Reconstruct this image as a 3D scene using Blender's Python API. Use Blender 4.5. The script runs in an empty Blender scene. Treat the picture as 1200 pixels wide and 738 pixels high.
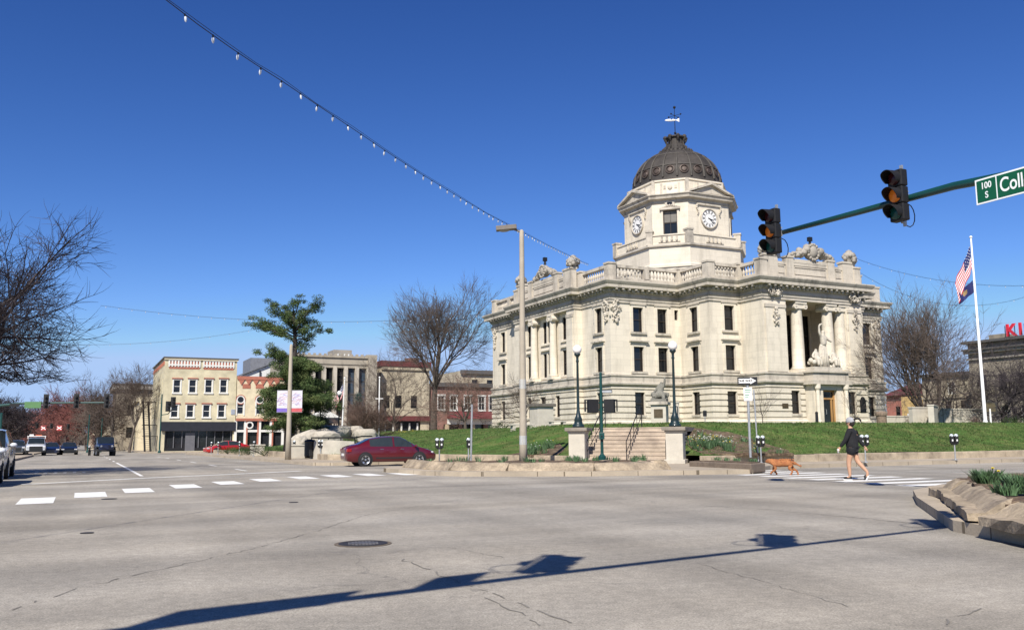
import bpy, math, random
from mathutils import Vector, Matrix
R = math.radians
random.seed(7)
S = bpy.context.scene
COL = S.collection
# ---------------------------------------------------------------- camera numbers
F = 1030.; PITCH = R(7.85); ROLL = R(0.34); HCAM = 1.3
CU, SU = .8996, .4368            # the town's street grid is turned 25.9 degrees
ANG = math.atan2(SU, CU)
def W2(u, v): return (CU*u - SU*v, SU*u + CU*v)          # grid (u, v) -> world x, y
def UV(x, y): return (CU*x + SU*y, -SU*x + CU*y)
def G(x, y):                                             # the street falls gently away to the left
    q = -x*SU + y*CU - 24
    if q <= 0: return 0.
    q = min(q, 260)
    return -.006*q*q/(q+8)
def Guv(u, v): return G(*W2(u, v))
def cambasis():
    f = Vector((0, math.cos(PITCH), math.sin(PITCH))); r = Vector((1, 0, 0)); u = Vector((0, -math.sin(PITCH), math.cos(PITCH)))
    c, s = math.cos(ROLL), math.sin(ROLL)
    return f, c*r - s*u, s*r + c*u
FW, RT, UP = cambasis()
def ray(px, py): return FW + RT*((px-600)/F) + UP*((369-py)/F)
def at(px, py, Y):                                       # a point seen at (px, py), Y metres north of the viewpoint
    r = ray(px, py); t = Y/r.y
    return Vector((r.x*t, Y, HCAM + r.z*t))
def gp(px, py, dz=0.):
    r = ray(px, py); t = 10.
    for _ in range(60):
        t += (HCAM + r.z*t - (G(r.x*t, r.y*t)+dz))/(-r.z)*.8
    return Vector((r.x*t, r.y*t, HCAM + r.z*t))
# ---------------------------------------------------------------- materials
MATS = {}
def srgb(r, g, b):
    f = lambda c: (c/255/12.92 if c/255 <= .04045 else ((c/255+.055)/1.055)**2.4)
    return (f(r), f(g), f(b))
def mat(name, col, rough=.8, var=.12, scale=2., fine=25., bump=.15, bscale=None, metal=0., spec=.4, stretch=(1, 1, 1), col2=None, c2amt=.0, c2scale=1., coat=0., emit=None, fvar=None, thr=(.45,.65)):
    if name in MATS: return MATS[name]
    m = bpy.data.materials.new(name); m.use_nodes = True
    nt = m.node_tree; N = nt.nodes; Lk = nt.links
    b = N['Principled BSDF']
    b.inputs['Roughness'].default_value = rough; b.inputs['Metallic'].default_value = metal
    b.inputs['Specular IOR Level'].default_value = spec
    if coat: b.inputs['Coat Weight'].default_value = coat; b.inputs['Coat Roughness'].default_value = .05
    tc = N.new('ShaderNodeTexCoord'); mp = N.new('ShaderNodeMapping'); mp.inputs['Scale'].default_value = stretch
    Lk.new(tc.outputs['Object'], mp.inputs['Vector'])
    def noise(sc, det=4, rgh=.6):
        n = N.new('ShaderNodeTexNoise'); n.inputs['Scale'].default_value = sc; n.inputs['Detail'].default_value = det; n.inputs['Roughness'].default_value = rgh
        Lk.new(mp.outputs[0], n.inputs['Vector']); return n.outputs['Fac']
    def ramp(src, lo, hi, a=.3, z=.7):
        r = N.new('ShaderNodeMapRange'); r.inputs[1].default_value = a; r.inputs[2].default_value = z
        r.inputs[3].default_value = lo; r.inputs[4].default_value = hi; Lk.new(src, r.inputs[0]); return r.outputs[0]
    if fvar is None: fvar = var*.6
    mul = N.new('ShaderNodeMath'); mul.operation = 'MULTIPLY'
    Lk.new(ramp(noise(scale), 1-var, 1+var), mul.inputs[0]); Lk.new(ramp(noise(fine, 2), 1-fvar, 1+fvar), mul.inputs[1])
    base = None
    if col2 is not None:
        mx = N.new('ShaderNodeMix'); mx.data_type = 'RGBA'
        mx.inputs[6].default_value = (*col, 1); mx.inputs[7].default_value = (*col2, 1)
        Lk.new(ramp(noise(c2scale, 6, .65), 0, c2amt, *thr), mx.inputs[0]); base = mx.outputs[2]
    vm = N.new('ShaderNodeVectorMath'); vm.operation = 'SCALE'
    if base: Lk.new(base, vm.inputs[0])
    else: vm.inputs[0].default_value = col
    Lk.new(mul.outputs[0], vm.inputs['Scale']); Lk.new(vm.outputs[0], b.inputs['Base Color'])
    if bump:
        bp = N.new('ShaderNodeBump'); bp.inputs['Strength'].default_value = bump; bp.inputs['Distance'].default_value = .02
        Lk.new(noise(bscale or fine, 5), bp.inputs['Height']); Lk.new(bp.outputs[0], b.inputs['Normal'])
    if emit:
        b.inputs['Emission Color'].default_value = (*emit[:3], 1); b.inputs['Emission Strength'].default_value = emit[3]
    MATS[name] = m; return m
def brick_mat(name, c1, c2, mortar, bw=.22, bh=.075, rough=.85, bump=.3, squash=1.):
    if name in MATS: return MATS[name]
    m = bpy.data.materials.new(name); m.use_nodes = True; nt = m.node_tree; N = nt.nodes; Lk = nt.links
    b = N['Principled BSDF']; b.inputs['Roughness'].default_value = rough
    tc = N.new('ShaderNodeTexCoord'); sp = N.new('ShaderNodeSeparateXYZ'); Lk.new(tc.outputs['Object'], sp.inputs[0])
    ad = N.new('ShaderNodeMath'); ad.operation = 'ADD'; Lk.new(sp.outputs[0], ad.inputs[0]); Lk.new(sp.outputs[1], ad.inputs[1])
    cb = N.new('ShaderNodeCombineXYZ'); Lk.new(ad.outputs[0], cb.inputs[0]); Lk.new(sp.outputs[2], cb.inputs[1])
    br = N.new('ShaderNodeTexBrick'); br.inputs['Scale'].default_value = 1.; br.inputs['Brick Width'].default_value = bw; br.inputs['Row Height'].default_value = bh
    br.inputs['Mortar Size'].default_value = .012*bh/.075; br.inputs['Color1'].default_value = (*c1, 1); br.inputs['Color2'].default_value = (*c2, 1); br.inputs['Mortar'].default_value = (*mortar, 1)
    Lk.new(cb.outputs[0], br.inputs['Vector'])
    n = N.new('ShaderNodeTexNoise'); n.inputs['Scale'].default_value = .7; n.inputs['Detail'].default_value = 6; Lk.new(tc.outputs['Object'], n.inputs['Vector'])
    r = N.new('ShaderNodeMapRange'); r.inputs[1].default_value = .3; r.inputs[2].default_value = .7; r.inputs[3].default_value = .75; r.inputs[4].default_value = 1.2; Lk.new(n.outputs['Fac'], r.inputs[0])
    vm = N.new('ShaderNodeVectorMath'); vm.operation = 'SCALE'; Lk.new(br.outputs['Color'], vm.inputs[0]); Lk.new(r.outputs[0], vm.inputs['Scale']); Lk.new(vm.outputs[0], b.inputs['Base Color'])
    bp = N.new('ShaderNodeBump'); bp.inputs['Strength'].default_value = bump; bp.inputs['Distance'].default_value = .01; bp.invert = True
    Lk.new(br.outputs['Fac'], bp.inputs['Height']); Lk.new(bp.outputs[0], b.inputs['Normal'])
    MATS[name] = m; return m
def limestone(name, col, dirt, amt):
    """pale ashlar: faint joints, rain streaks and grime"""
    m = bpy.data.materials.new(name); m.use_nodes = True; nt = m.node_tree; N = nt.nodes; Lk = nt.links
    b = N['Principled BSDF']; b.inputs['Roughness'].default_value = .85; b.inputs['Specular IOR Level'].default_value = .25
    tc = N.new('ShaderNodeTexCoord')
    def noise(sc, st=(1, 1, 1), det=5):
        mp = N.new('ShaderNodeMapping'); mp.inputs['Scale'].default_value = st; Lk.new(tc.outputs['Object'], mp.inputs['Vector'])
        n = N.new('ShaderNodeTexNoise'); n.inputs['Scale'].default_value = sc; n.inputs['Detail'].default_value = det; n.inputs['Roughness'].default_value = .65
        Lk.new(mp.outputs[0], n.inputs['Vector']); return n.outputs['Fac']
    def ramp(src, lo, hi, a, z):
        r = N.new('ShaderNodeMapRange'); r.inputs[1].default_value = a; r.inputs[2].default_value = z; r.inputs[3].default_value = lo; r.inputs[4].default_value = hi
        Lk.new(src, r.inputs[0]); return r.outputs[0]
    sp = N.new('ShaderNodeSeparateXYZ'); Lk.new(tc.outputs['Object'], sp.inputs[0])
    ad = N.new('ShaderNodeMath'); ad.operation = 'ADD'; Lk.new(sp.outputs[0], ad.inputs[0]); Lk.new(sp.outputs[1], ad.inputs[1])
    cb = N.new('ShaderNodeCombineXYZ'); Lk.new(ad.outputs[0], cb.inputs[0]); Lk.new(sp.outputs[2], cb.inputs[1])
    br = N.new('ShaderNodeTexBrick'); br.inputs['Scale'].default_value = 1; br.inputs['Brick Width'].default_value = 1.3; br.inputs['Row Height'].default_value = .52; br.inputs['Mortar Size'].default_value = .012
    br.inputs['Color1'].default_value = (*[c*1.03 for c in col], 1); br.inputs['Color2'].default_value = (*[c*.95 for c in col], 1); br.inputs['Mortar'].default_value = (*[c*.8 for c in col], 1)
    Lk.new(cb.outputs[0], br.inputs['Vector'])
    mx = N.new('ShaderNodeMix'); mx.data_type = 'RGBA'; Lk.new(br.outputs['Color'], mx.inputs[6]); mx.inputs[7].default_value = (*dirt, 1)
    mm = N.new('ShaderNodeMath'); mm.operation = 'MAXIMUM'
    Lk.new(ramp(noise(1.1, (1, 1, .16)), 0, amt, .5, .72), mm.inputs[0]); Lk.new(ramp(noise(.55), 0, amt*.8, .52, .75), mm.inputs[1]); Lk.new(mm.outputs[0], mx.inputs[0])
    vm = N.new('ShaderNodeVectorMath'); vm.operation = 'SCALE'; Lk.new(mx.outputs[2], vm.inputs[0]); Lk.new(ramp(noise(14.), .9, 1.08, .3, .7), vm.inputs['Scale']); Lk.new(vm.outputs[0], b.inputs['Base Color'])
    bp = N.new('ShaderNodeBump'); bp.inputs['Strength'].default_value = .25; bp.inputs['Distance'].default_value = .02; Lk.new(noise(18.), bp.inputs['Height']); Lk.new(bp.outputs[0], b.inputs['Normal'])
    MATS[name] = m; return m
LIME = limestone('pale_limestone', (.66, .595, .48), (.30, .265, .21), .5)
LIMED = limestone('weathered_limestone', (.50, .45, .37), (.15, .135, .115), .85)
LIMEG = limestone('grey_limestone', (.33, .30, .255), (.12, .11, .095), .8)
CONC = mat('concrete', (.40, .35, .28), .9, .14, 1.2, 30, .3, col2=(.2, .175, .14), c2amt=.6, c2scale=.8)
CONCL = mat('pale_concrete', (.50, .46, .38), .9, .1, 1.2, 30, .2, col2=(.3, .27, .23), c2amt=.5, c2scale=.8)
KERB = mat('weathered_kerb', (.33, .265, .185), .95, .3, 2.2, 16, 1., col2=(.15, .12, .09), c2amt=.7, c2scale=1.3)
STEPM = mat('step_stone', (.42, .345, .265), .9, .15, 1.5, 30, .3, col2=(.24, .19, .15), c2amt=.6, c2scale=.9)
GLASS = mat('dark_window_glass', (.012, .013, .015), .06, .1, .5, 3, .02, spec=.5)
GLASSB = mat('sky_tinted_glass', (.05, .075, .11), .05, .3, .4, 3, .03, spec=.8)
WINBR = mat('dark_brown_paint', (.035, .026, .02), .5, .1, 3, 30, .0)
BLACK = mat('black_metal', (.012, .012, .013), .45, .2, 4, 30, .05)
BLACKP = mat('black_plastic', (.008, .008, .009), .65, .2, 4, 30, .05)
GREENP = mat('green_pole_paint', (.006, .048, .042), .38, .15, 2, 30, .05, coat=.2)
GREYM = mat('galvanised_steel', (.42, .43, .43), .45, .15, 5, 40, .05, metal=.6)
WHITE = mat('white_paint', (.72, .71, .68), .6, .06, 2, 30, .05)
BRONZE = mat('dark_bronze_dome', (.050, .043, .037), .72, .35, .8, 14, .35, metal=.1, col2=(.03, .026, .024), c2amt=.7, c2scale=1.1)
BRONZEL = mat('bronze_rib', (.060, .053, .045), .7, .3, 2, 20, .3, metal=.1)
MARK = mat('road_paint', (.72, .71, .67), .8, .08, 2.5, 40, .15, col2=(.33, .32, .3), c2amt=.8, c2scale=5., thr=(.55,.68))
BARK = mat('bark', (.085, .068, .055), .95, .3, 3, 14, .6, stretch=(1, 1, .3))
BARKD = mat('dark_bark', (.045, .036, .032), .95, .3, 3, 14, .6)
TWIG = mat('twigs', (.095, .072, .058), .95, .25, 1, 6, 0)
TWIGD = mat('dark_twigs', (.045, .036, .038), .95, .25, 1, 6, 0)
SOIL = mat('mulch', (.085, .055, .036), 1., .5, 3, 20, 1., col2=(.20, .15, .09), c2amt=.8, c2scale=7.)
RUBBER = mat('tyre_rubber', (.015, .015, .016), .8, .1, 5, 30, .1)
RIM = mat('alloy_rim', (.55, .55, .56), .3, .05, 5, 30, 0, metal=.8)
# ---------------------------------------------------------------- mesh builder
class MB:
    def __init__(s): s.v = []; s.f = []; s.mi = []; s.mats = []; s.cur = 0; s.T = None; s.sm = []; s.smooth = False
    def m(s, mt):
        if mt not in s.mats: s.mats.append(mt)
        s.cur = s.mats.index(mt); return s
    def add(s, vs, fs):
        o = len(s.v)
        for p in vs:
            p = Vector(p)
            if s.T is not None: p = s.T @ p
            s.v.append(tuple(p))
        for f in fs: s.f.append(tuple(i+o for i in f)); s.mi.append(s.cur); s.sm.append(s.smooth)
    def box(s, x0, x1, y0, y1, z0, z1):
        s.add([(x0,y0,z0),(x1,y0,z0),(x1,y1,z0),(x0,y1,z0),(x0,y0,z1),(x1,y0,z1),(x1,y1,z1),(x0,y1,z1)],
              [(0,3,2,1),(4,5,6,7),(0,1,5,4),(1,2,6,5),(2,3,7,6),(3,0,4,7)]); return s
    def cbox(s, c, d): return s.box(c[0]-d[0]/2, c[0]+d[0]/2, c[1]-d[1]/2, c[1]+d[1]/2, c[2]-d[2]/2, c[2]+d[2]/2)
    def quad(s, a, b, c, d): s.add([a, b, c, d], [(0,1,2,3)])
    def poly(s, pts): s.add(pts, [tuple(range(len(pts)))])
    def prism(s, poly, z0, z1, top=True, bottom=True):
        n = len(poly)
        z0f = z0 if callable(z0) else (lambda x, y: z0); z1f = z1 if callable(z1) else (lambda x, y: z1)
        s.add([(p[0], p[1], z0f(*p[:2])) for p in poly]+[(p[0], p[1], z1f(*p[:2])) for p in poly],
              [(i, (i+1) % n, n+(i+1) % n, n+i) for i in range(n)] + ([tuple(range(n, 2*n))] if top else []) + ([tuple(reversed(range(n)))] if bottom else []))
    def tube(s, pts, rad, n=8, cap=True):
        pts = [Vector(p) for p in pts]
        if not hasattr(rad, '__len__'): rad = [rad]*len(pts)
        d = (pts[1]-pts[0]).normalized()
        a = d.orthogonal().normalized(); vs = []; fs = []
        for i, p in enumerate(pts):
            dd = (pts[min(i+1, len(pts)-1)]-pts[max(i-1, 0)])
            dd = dd.normalized() if dd.length > 1e-9 else d
            a = (a - dd*a.dot(dd)); a = a.normalized() if a.length > 1e-6 else dd.orthogonal().normalized()
            b = dd.cross(a)
            for k in range(n):
                t = 2*math.pi*k/n; vs.append(p + (a*math.cos(t)+b*math.sin(t))*rad[i])
        for i in range(len(pts)-1):
            for k in range(n): fs.append((i*n+k, i*n+(k+1) % n, (i+1)*n+(k+1) % n, (i+1)*n+k))
        if cap: fs.append(tuple(reversed(range(n)))); fs.append(tuple((len(pts)-1)*n+k for k in range(n)))
        s.add(vs, fs); return s
    def cyl(s, a, b, r0, r1=None, n=12): return s.tube([a, b], [r0, r0 if r1 is None else r1], n)
    def lathe(s, prof, n=16, c=(0, 0, 0), rot0=0., squ=(1, 1), cap=True):
        vs = []; fs = []
        for r, z in prof:
            for k in range(n):
                t = rot0+2*math.pi*k/n; vs.append((c[0]+r*math.cos(t)*squ[0], c[1]+r*math.sin(t)*squ[1], c[2]+z))
        for i in range(len(prof)-1):
            for k in range(n): fs.append((i*n+k, i*n+(k+1) % n, (i+1)*n+(k+1) % n, (i+1)*n+k))
        if cap and prof[0][0] > 1e-4: fs.append(tuple(reversed(range(n))))
        if cap and prof[-1][0] > 1e-4: fs.append(tuple((len(prof)-1)*n+k for k in range(n)))
        s.add(vs, fs); return s
    def sph(s, c, r, n=10, squ=(1, 1, 1), m=None):
        m = m or max(5, n//2+1)
        T0 = s.T; M = Matrix.Translation(Vector(c)) @ Matrix.Diagonal((squ[0], squ[1], squ[2], 1))
        s.T = M if T0 is None else T0 @ M
        s.lathe([(max(1e-5, r*math.sin(math.pi*i/m)), -r*math.cos(math.pi*i/m)) for i in range(m+1)], n)
        s.T = T0; return s
    def mould(s, pts, prof, closed=True, n_from=None):
        """sweep a (out, z) profile along a CCW plan outline with mitred corners; out is along the outward normal"""
        n = len(pts); offs = []
        for i in range(n):
            p = Vector(pts[i]);
            if closed or 0 < i < n-1:
                d0 = (p-Vector(pts[i-1])).normalized(); d1 = (Vector(pts[(i+1) % n])-p).normalized()
            elif i == 0: d0 = d1 = (Vector(pts[1])-p).normalized()
            else: d0 = d1 = (p-Vector(pts[i-1])).normalized()
            n0 = Vector((d0.y, -d0.x)); n1 = Vector((d1.y, -d1.x)); mm = n0+n1
            mm = mm/(max(.15, mm.dot(n0))) if mm.length > 1e-6 else n0
            offs.append(mm)
        k = len(prof); vs = []
        for i in range(n):
            for o, z in prof: vs.append((pts[i][0]+offs[i].x*o, pts[i][1]+offs[i].y*o, z))
        fs = []
        for i in range(n if closed else n-1):
            j = (i+1) % n
            for q in range(k-1): fs.append((i*k+q, j*k+q, j*k+q+1, i*k+q+1))
        if not closed: fs.append(tuple(reversed(range(k)))); fs.append(tuple((n-1)*k+q for q in range(k)))
        s.add(vs, fs); return s
    def wall(s, p0, p1, z0, z1, holes=(), rev=.25):
        p0 = Vector(p0); p1 = Vector(p1); L = (p1-p0).length; d = (p1-p0)/L; nrm = Vector((d.y, -d.x))
        xs = sorted({0., L} | {h[0] for h in holes} | {h[1] for h in holes}); zs = sorted({z0, z1} | {h[2] for h in holes} | {h[3] for h in holes})
        P = lambda x, z, o=0.: (p0.x+d.x*x-nrm.x*o, p0.y+d.y*x-nrm.y*o, z)
        for i in range(len(xs)-1):
            for j in range(len(zs)-1):
                cx, cz = (xs[i]+xs[i+1])/2, (zs[j]+zs[j+1])/2
                if cz < z0 or cz > z1: continue
                if any(h[0] < cx < h[1] and h[2] < cz < h[3] for h in holes): continue
                s.quad(P(xs[i], zs[j]), P(xs[i+1], zs[j]), P(xs[i+1], zs[j+1]), P(xs[i], zs[j+1]))
        for x0, x1, a, b in holes:
            s.quad(P(x0, a), P(x0, a, rev), P(x0, b, rev), P(x0, b)); s.quad(P(x1, a, rev), P(x1, a), P(x1, b), P(x1, b, rev))
            s.quad(P(x0, a), P(x1, a), P(x1, a, rev), P(x0, a, rev)); s.quad(P(x0, b, rev), P(x1, b, rev), P(x1, b), P(x0, b))
        return s
    def mesh(s, name):
        me = bpy.data.meshes.new(name); me.from_pydata(s.v, [], s.f)
        for m in s.mats: me.materials.append(m)
        me.polygons.foreach_set('material_index', s.mi); me.polygons.foreach_set('use_smooth', s.sm); me.update(); return me
    def build(s, name, parent=None, loc=None, rz=0., bevel=0.):
        o = bpy.data.objects.new(name, s.mesh(name)); COL.objects.link(o)
        if parent: o.parent = parent
        if loc is not None: o.location = loc
        if rz: o.rotation_euler.z = rz
        if bevel:
            b = o.modifiers.new('bevel', 'BEVEL'); b.width = bevel; b.segments = 2; b.limit_method = 'ANGLE'
        return o
def tag(o, label=None, cat=None, group=None, kind=None):
    if label: o['label'] = label
    if cat: o['category'] = cat
    if group: o['group'] = group
    if kind: o['kind'] = kind
    return o
def empty(name, loc=(0, 0, 0), rz=0., label=None, cat=None, group=None):
    o = bpy.data.objects.new(name, None); COL.objects.link(o); o.location = loc; o.rotation_euler.z = rz; o.empty_display_size = .3
    return tag(o, label, cat, group)
def inst(o, name, parent, loc, rz=0.):
    c = bpy.data.objects.new(name, o); COL.objects.link(c); c.parent = parent; c.location = loc; c.rotation_euler.z = rz; return c
KIDS = {}
def copy_tree(o, parent=None):
    c = o.copy(); COL.objects.link(c)
    if parent: c.parent = parent
    for ch in list(bpy.data.objects):
        if ch.parent == o: copy_tree(ch, c)
    return c
def text_obj(name, s, size, m, parent, matrix, extrude=.003, offset=0., align='CENTER', sx=1.):
    cu = bpy.data.curves.new(name, 'FONT'); cu.body = s; cu.size = size; cu.extrude = extrude; cu.offset = offset; cu.align_x = align; cu.align_y = 'CENTER'
    t = bpy.data.objects.new(name, cu); COL.objects.link(t); bpy.context.view_layer.update()
    me = bpy.data.meshes.new_from_object(t); bpy.data.objects.remove(t); bpy.data.curves.remove(cu)
    me.transform(Matrix.Diagonal((sx, 1, 1, 1))); me.materials.clear(); me.materials.append(m)
    o = bpy.data.objects.new(name, me); COL.objects.link(o); o.parent = parent; o.matrix_local = matrix; return o
UPX = Matrix.Rotation(R(90), 4, 'X')      # a text drawn in XY made to stand, facing -y
# windows: shared meshes
WCACHE = {}
def window_mesh(w, h, frame, nx=1, nz=2, fr=.07, dep=.2, pane=None, arch=False):
    key = (w, h, frame.name, nx, nz, fr, dep, (pane or GLASS).name)
    if key in WCACHE: return WCACHE[key]
    b = MB().m(frame); y0, y1 = dep-.09, dep-.02
    b.box(-w/2, w/2, y0, y1, 0, fr); b.box(-w/2, w/2, y0, y1, h-fr, h); b.box(-w/2, -w/2+fr, y0, y1, fr, h-fr); b.box(w/2-fr, w/2, y0, y1, fr, h-fr)
    for i in range(1, nx): x = -w/2+w*i/nx; b.box(x-.025, x+.025, y0+.01, y1, fr, h-fr)
    for j in range(1, nz): z = h*j/nz; b.box(-w/2+fr, w/2-fr, y0+.015, y1-.01, z-.03, z+.03)
    p = MB().m(pane or GLASS); p.quad((-w/2, dep, 0), (w/2, dep, 0), (w/2, dep, h), (-w/2, dep, h))
    WCACHE[key] = (b.mesh('window'), p.mesh('pane')); return WCACHE[key]
def add_window(parent, p, ang, z, w, h, frame=WINBR, sub=True, name='window', **k):
    fm, pm = window_mesh(w, h, frame, **k)
    o = inst(fm, name, parent, (p[0], p[1], z), ang); inst(pm, 'pane', o, (0, 0, 0)); return o
# ================================================================ world, sun, camera
def make_world():
    w = bpy.data.worlds.new("World"); S.world = w; w.use_nodes = True; nt = w.node_tree
    sky = nt.nodes.new('ShaderNodeTexSky'); sky.sky_type = 'NISHITA'; sky.sun_disc = False
    sky.sun_elevation = R(44); sky.sun_rotation = R(195); sky.altitude = 400; sky.air_density = SKY_AIR; sky.dust_density = SKY_DUST; sky.ozone_density = SKY_OZONE
    bg = nt.nodes['Background']; bg.inputs['Strength'].default_value = SKY_STR
    # grade the sky: deeper blue overhead, clear pale blue at the horizon
    K = SKY_STR*2**EXPO
    m1 = nt.nodes.new('ShaderNodeVectorMath'); m1.operation = 'SCALE'; m1.inputs['Scale'].default_value = K
    sp = nt.nodes.new('ShaderNodeSeparateXYZ'); cb = nt.nodes.new('ShaderNodeCombineXYZ')
    nt.links.new(sky.outputs[0], m1.inputs[0]); nt.links.new(m1.outputs[0], sp.inputs[0])
    for i, (g, a) in enumerate(((1.70, .98), (1.46, .74), (1.26, .82))):
        pw = nt.nodes.new('ShaderNodeMath'); pw.operation = 'POWER'; pw.inputs[1].default_value = g; ml = nt.nodes.new('ShaderNodeMath'); ml.operation = 'MULTIPLY'; ml.inputs[1].default_value = a/K
        mn = nt.nodes.new('ShaderNodeMath'); mn.operation = 'MINIMUM'; mn.inputs[1].default_value = (.42, .60, .93)[i]/K
        nt.links.new(sp.outputs[i], pw.inputs[0]); nt.links.new(pw.outputs[0], ml.inputs[0]); nt.links.new(ml.outputs[0], mn.inputs[0]); nt.links.new(mn.outputs[0], cb.inputs[i])
    nt.links.new(cb.outputs[0], bg.inputs[0])
    l = bpy.data.lights.new('sun', 'SUN'); l.energy = SUN_STR; l.angle = R(.53); l.color = (1., .945, .86)
    o = bpy.data.objects.new('sun', l); COL.objects.link(o)
    d = Vector((math.sin(R(195))*math.cos(R(44)), math.cos(R(195))*math.cos(R(44)), math.sin(R(44))))
    o.rotation_euler = d.to_track_quat('Z', 'Y').to_euler(); o.location = d*60
    c = bpy.data.cameras.new('camera'); co = bpy.data.objects.new('camera', c); COL.objects.link(co)
    c.sensor_width = 36; c.lens = F/1200*36; c.clip_end = 6000; c.clip_start = .1
    M = Matrix((RT, UP, -FW)).transposed().to_4x4(); co.matrix_world = Matrix.Translation((0, 0, HCAM)) @ M
    S.camera = co
    S.view_settings.view_transform = 'Standard'; S.view_settings.look = 'None'; S.view_settings.gamma = 1; S.view_settings.use_curve_mapping = False
    S.view_settings.exposure = EXPO
    S.cycles.max_bounces = 6; S.cycles.diffuse_bounces = 3; S.cycles.glossy_bounces = 3; S.cycles.transparent_max_bounces = 8
SKY_AIR, SKY_DUST, SKY_OZONE, SKY_STR, SUN_STR, EXPO = 1.0, 0., 6., .11, 5., .5
make_world()
# ================================================================ ground sheets
import bmesh
def sheet(name, uvpoly, zf, mt, du=None, dv=None, skirt=0., parent=None, wrange=None):
    """a flat polygon given in street-grid coordinates, cut into strips and laid on the height function zf(x, y)"""
    bm = bmesh.new(); vs = [bm.verts.new((u, v, 0)) for u, v in uvpoly]; bm.faces.new(vs)
    bmesh.ops.triangulate(bm, faces=bm.faces[:])
    def cuts(axis, lst):
        for c in lst:
            co = (c, 0, 0) if axis == 0 else (0, c, 0); no = (1, 0, 0) if axis == 0 else (0, 1, 0)
            bmesh.ops.bisect_plane(bm, geom=bm.verts[:]+bm.edges[:]+bm.faces[:], plane_co=co, plane_no=no)
    if du: cuts(0, du)
    if dv: cuts(1, dv)
    if skirt:
        be = [e for e in bm.edges if e.is_boundary]
        r = bmesh.ops.extrude_edge_only(bm, edges=be); low = {g for g in r['geom'] if isinstance(g, bmesh.types.BMVert)}
    else: low = set()
    for v in bm.verts:
        x, y = W2(v.co.x, v.co.y); v.co = (x, y, zf(x, y) - (skirt if v in low else 0))
    bmesh.ops.recalc_face_normals(bm, faces=bm.faces[:])
    me = bpy.data.meshes.new(name); bm.to_mesh(me); bm.free()
    if sum(p.normal.z for p in me.polygons) < 0: me.flip_normals()
    me.materials.append(mt); o = bpy.data.objects.new(name, me); COL.objects.link(o)
    if parent: o.parent = parent
    return o
VC = [24+3*i for i in range(26)] + [110+8*i for i in range(24)]
def fr(a, b, st): return [a+st*i for i in range(int((b-a)/st)+1)]
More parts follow.
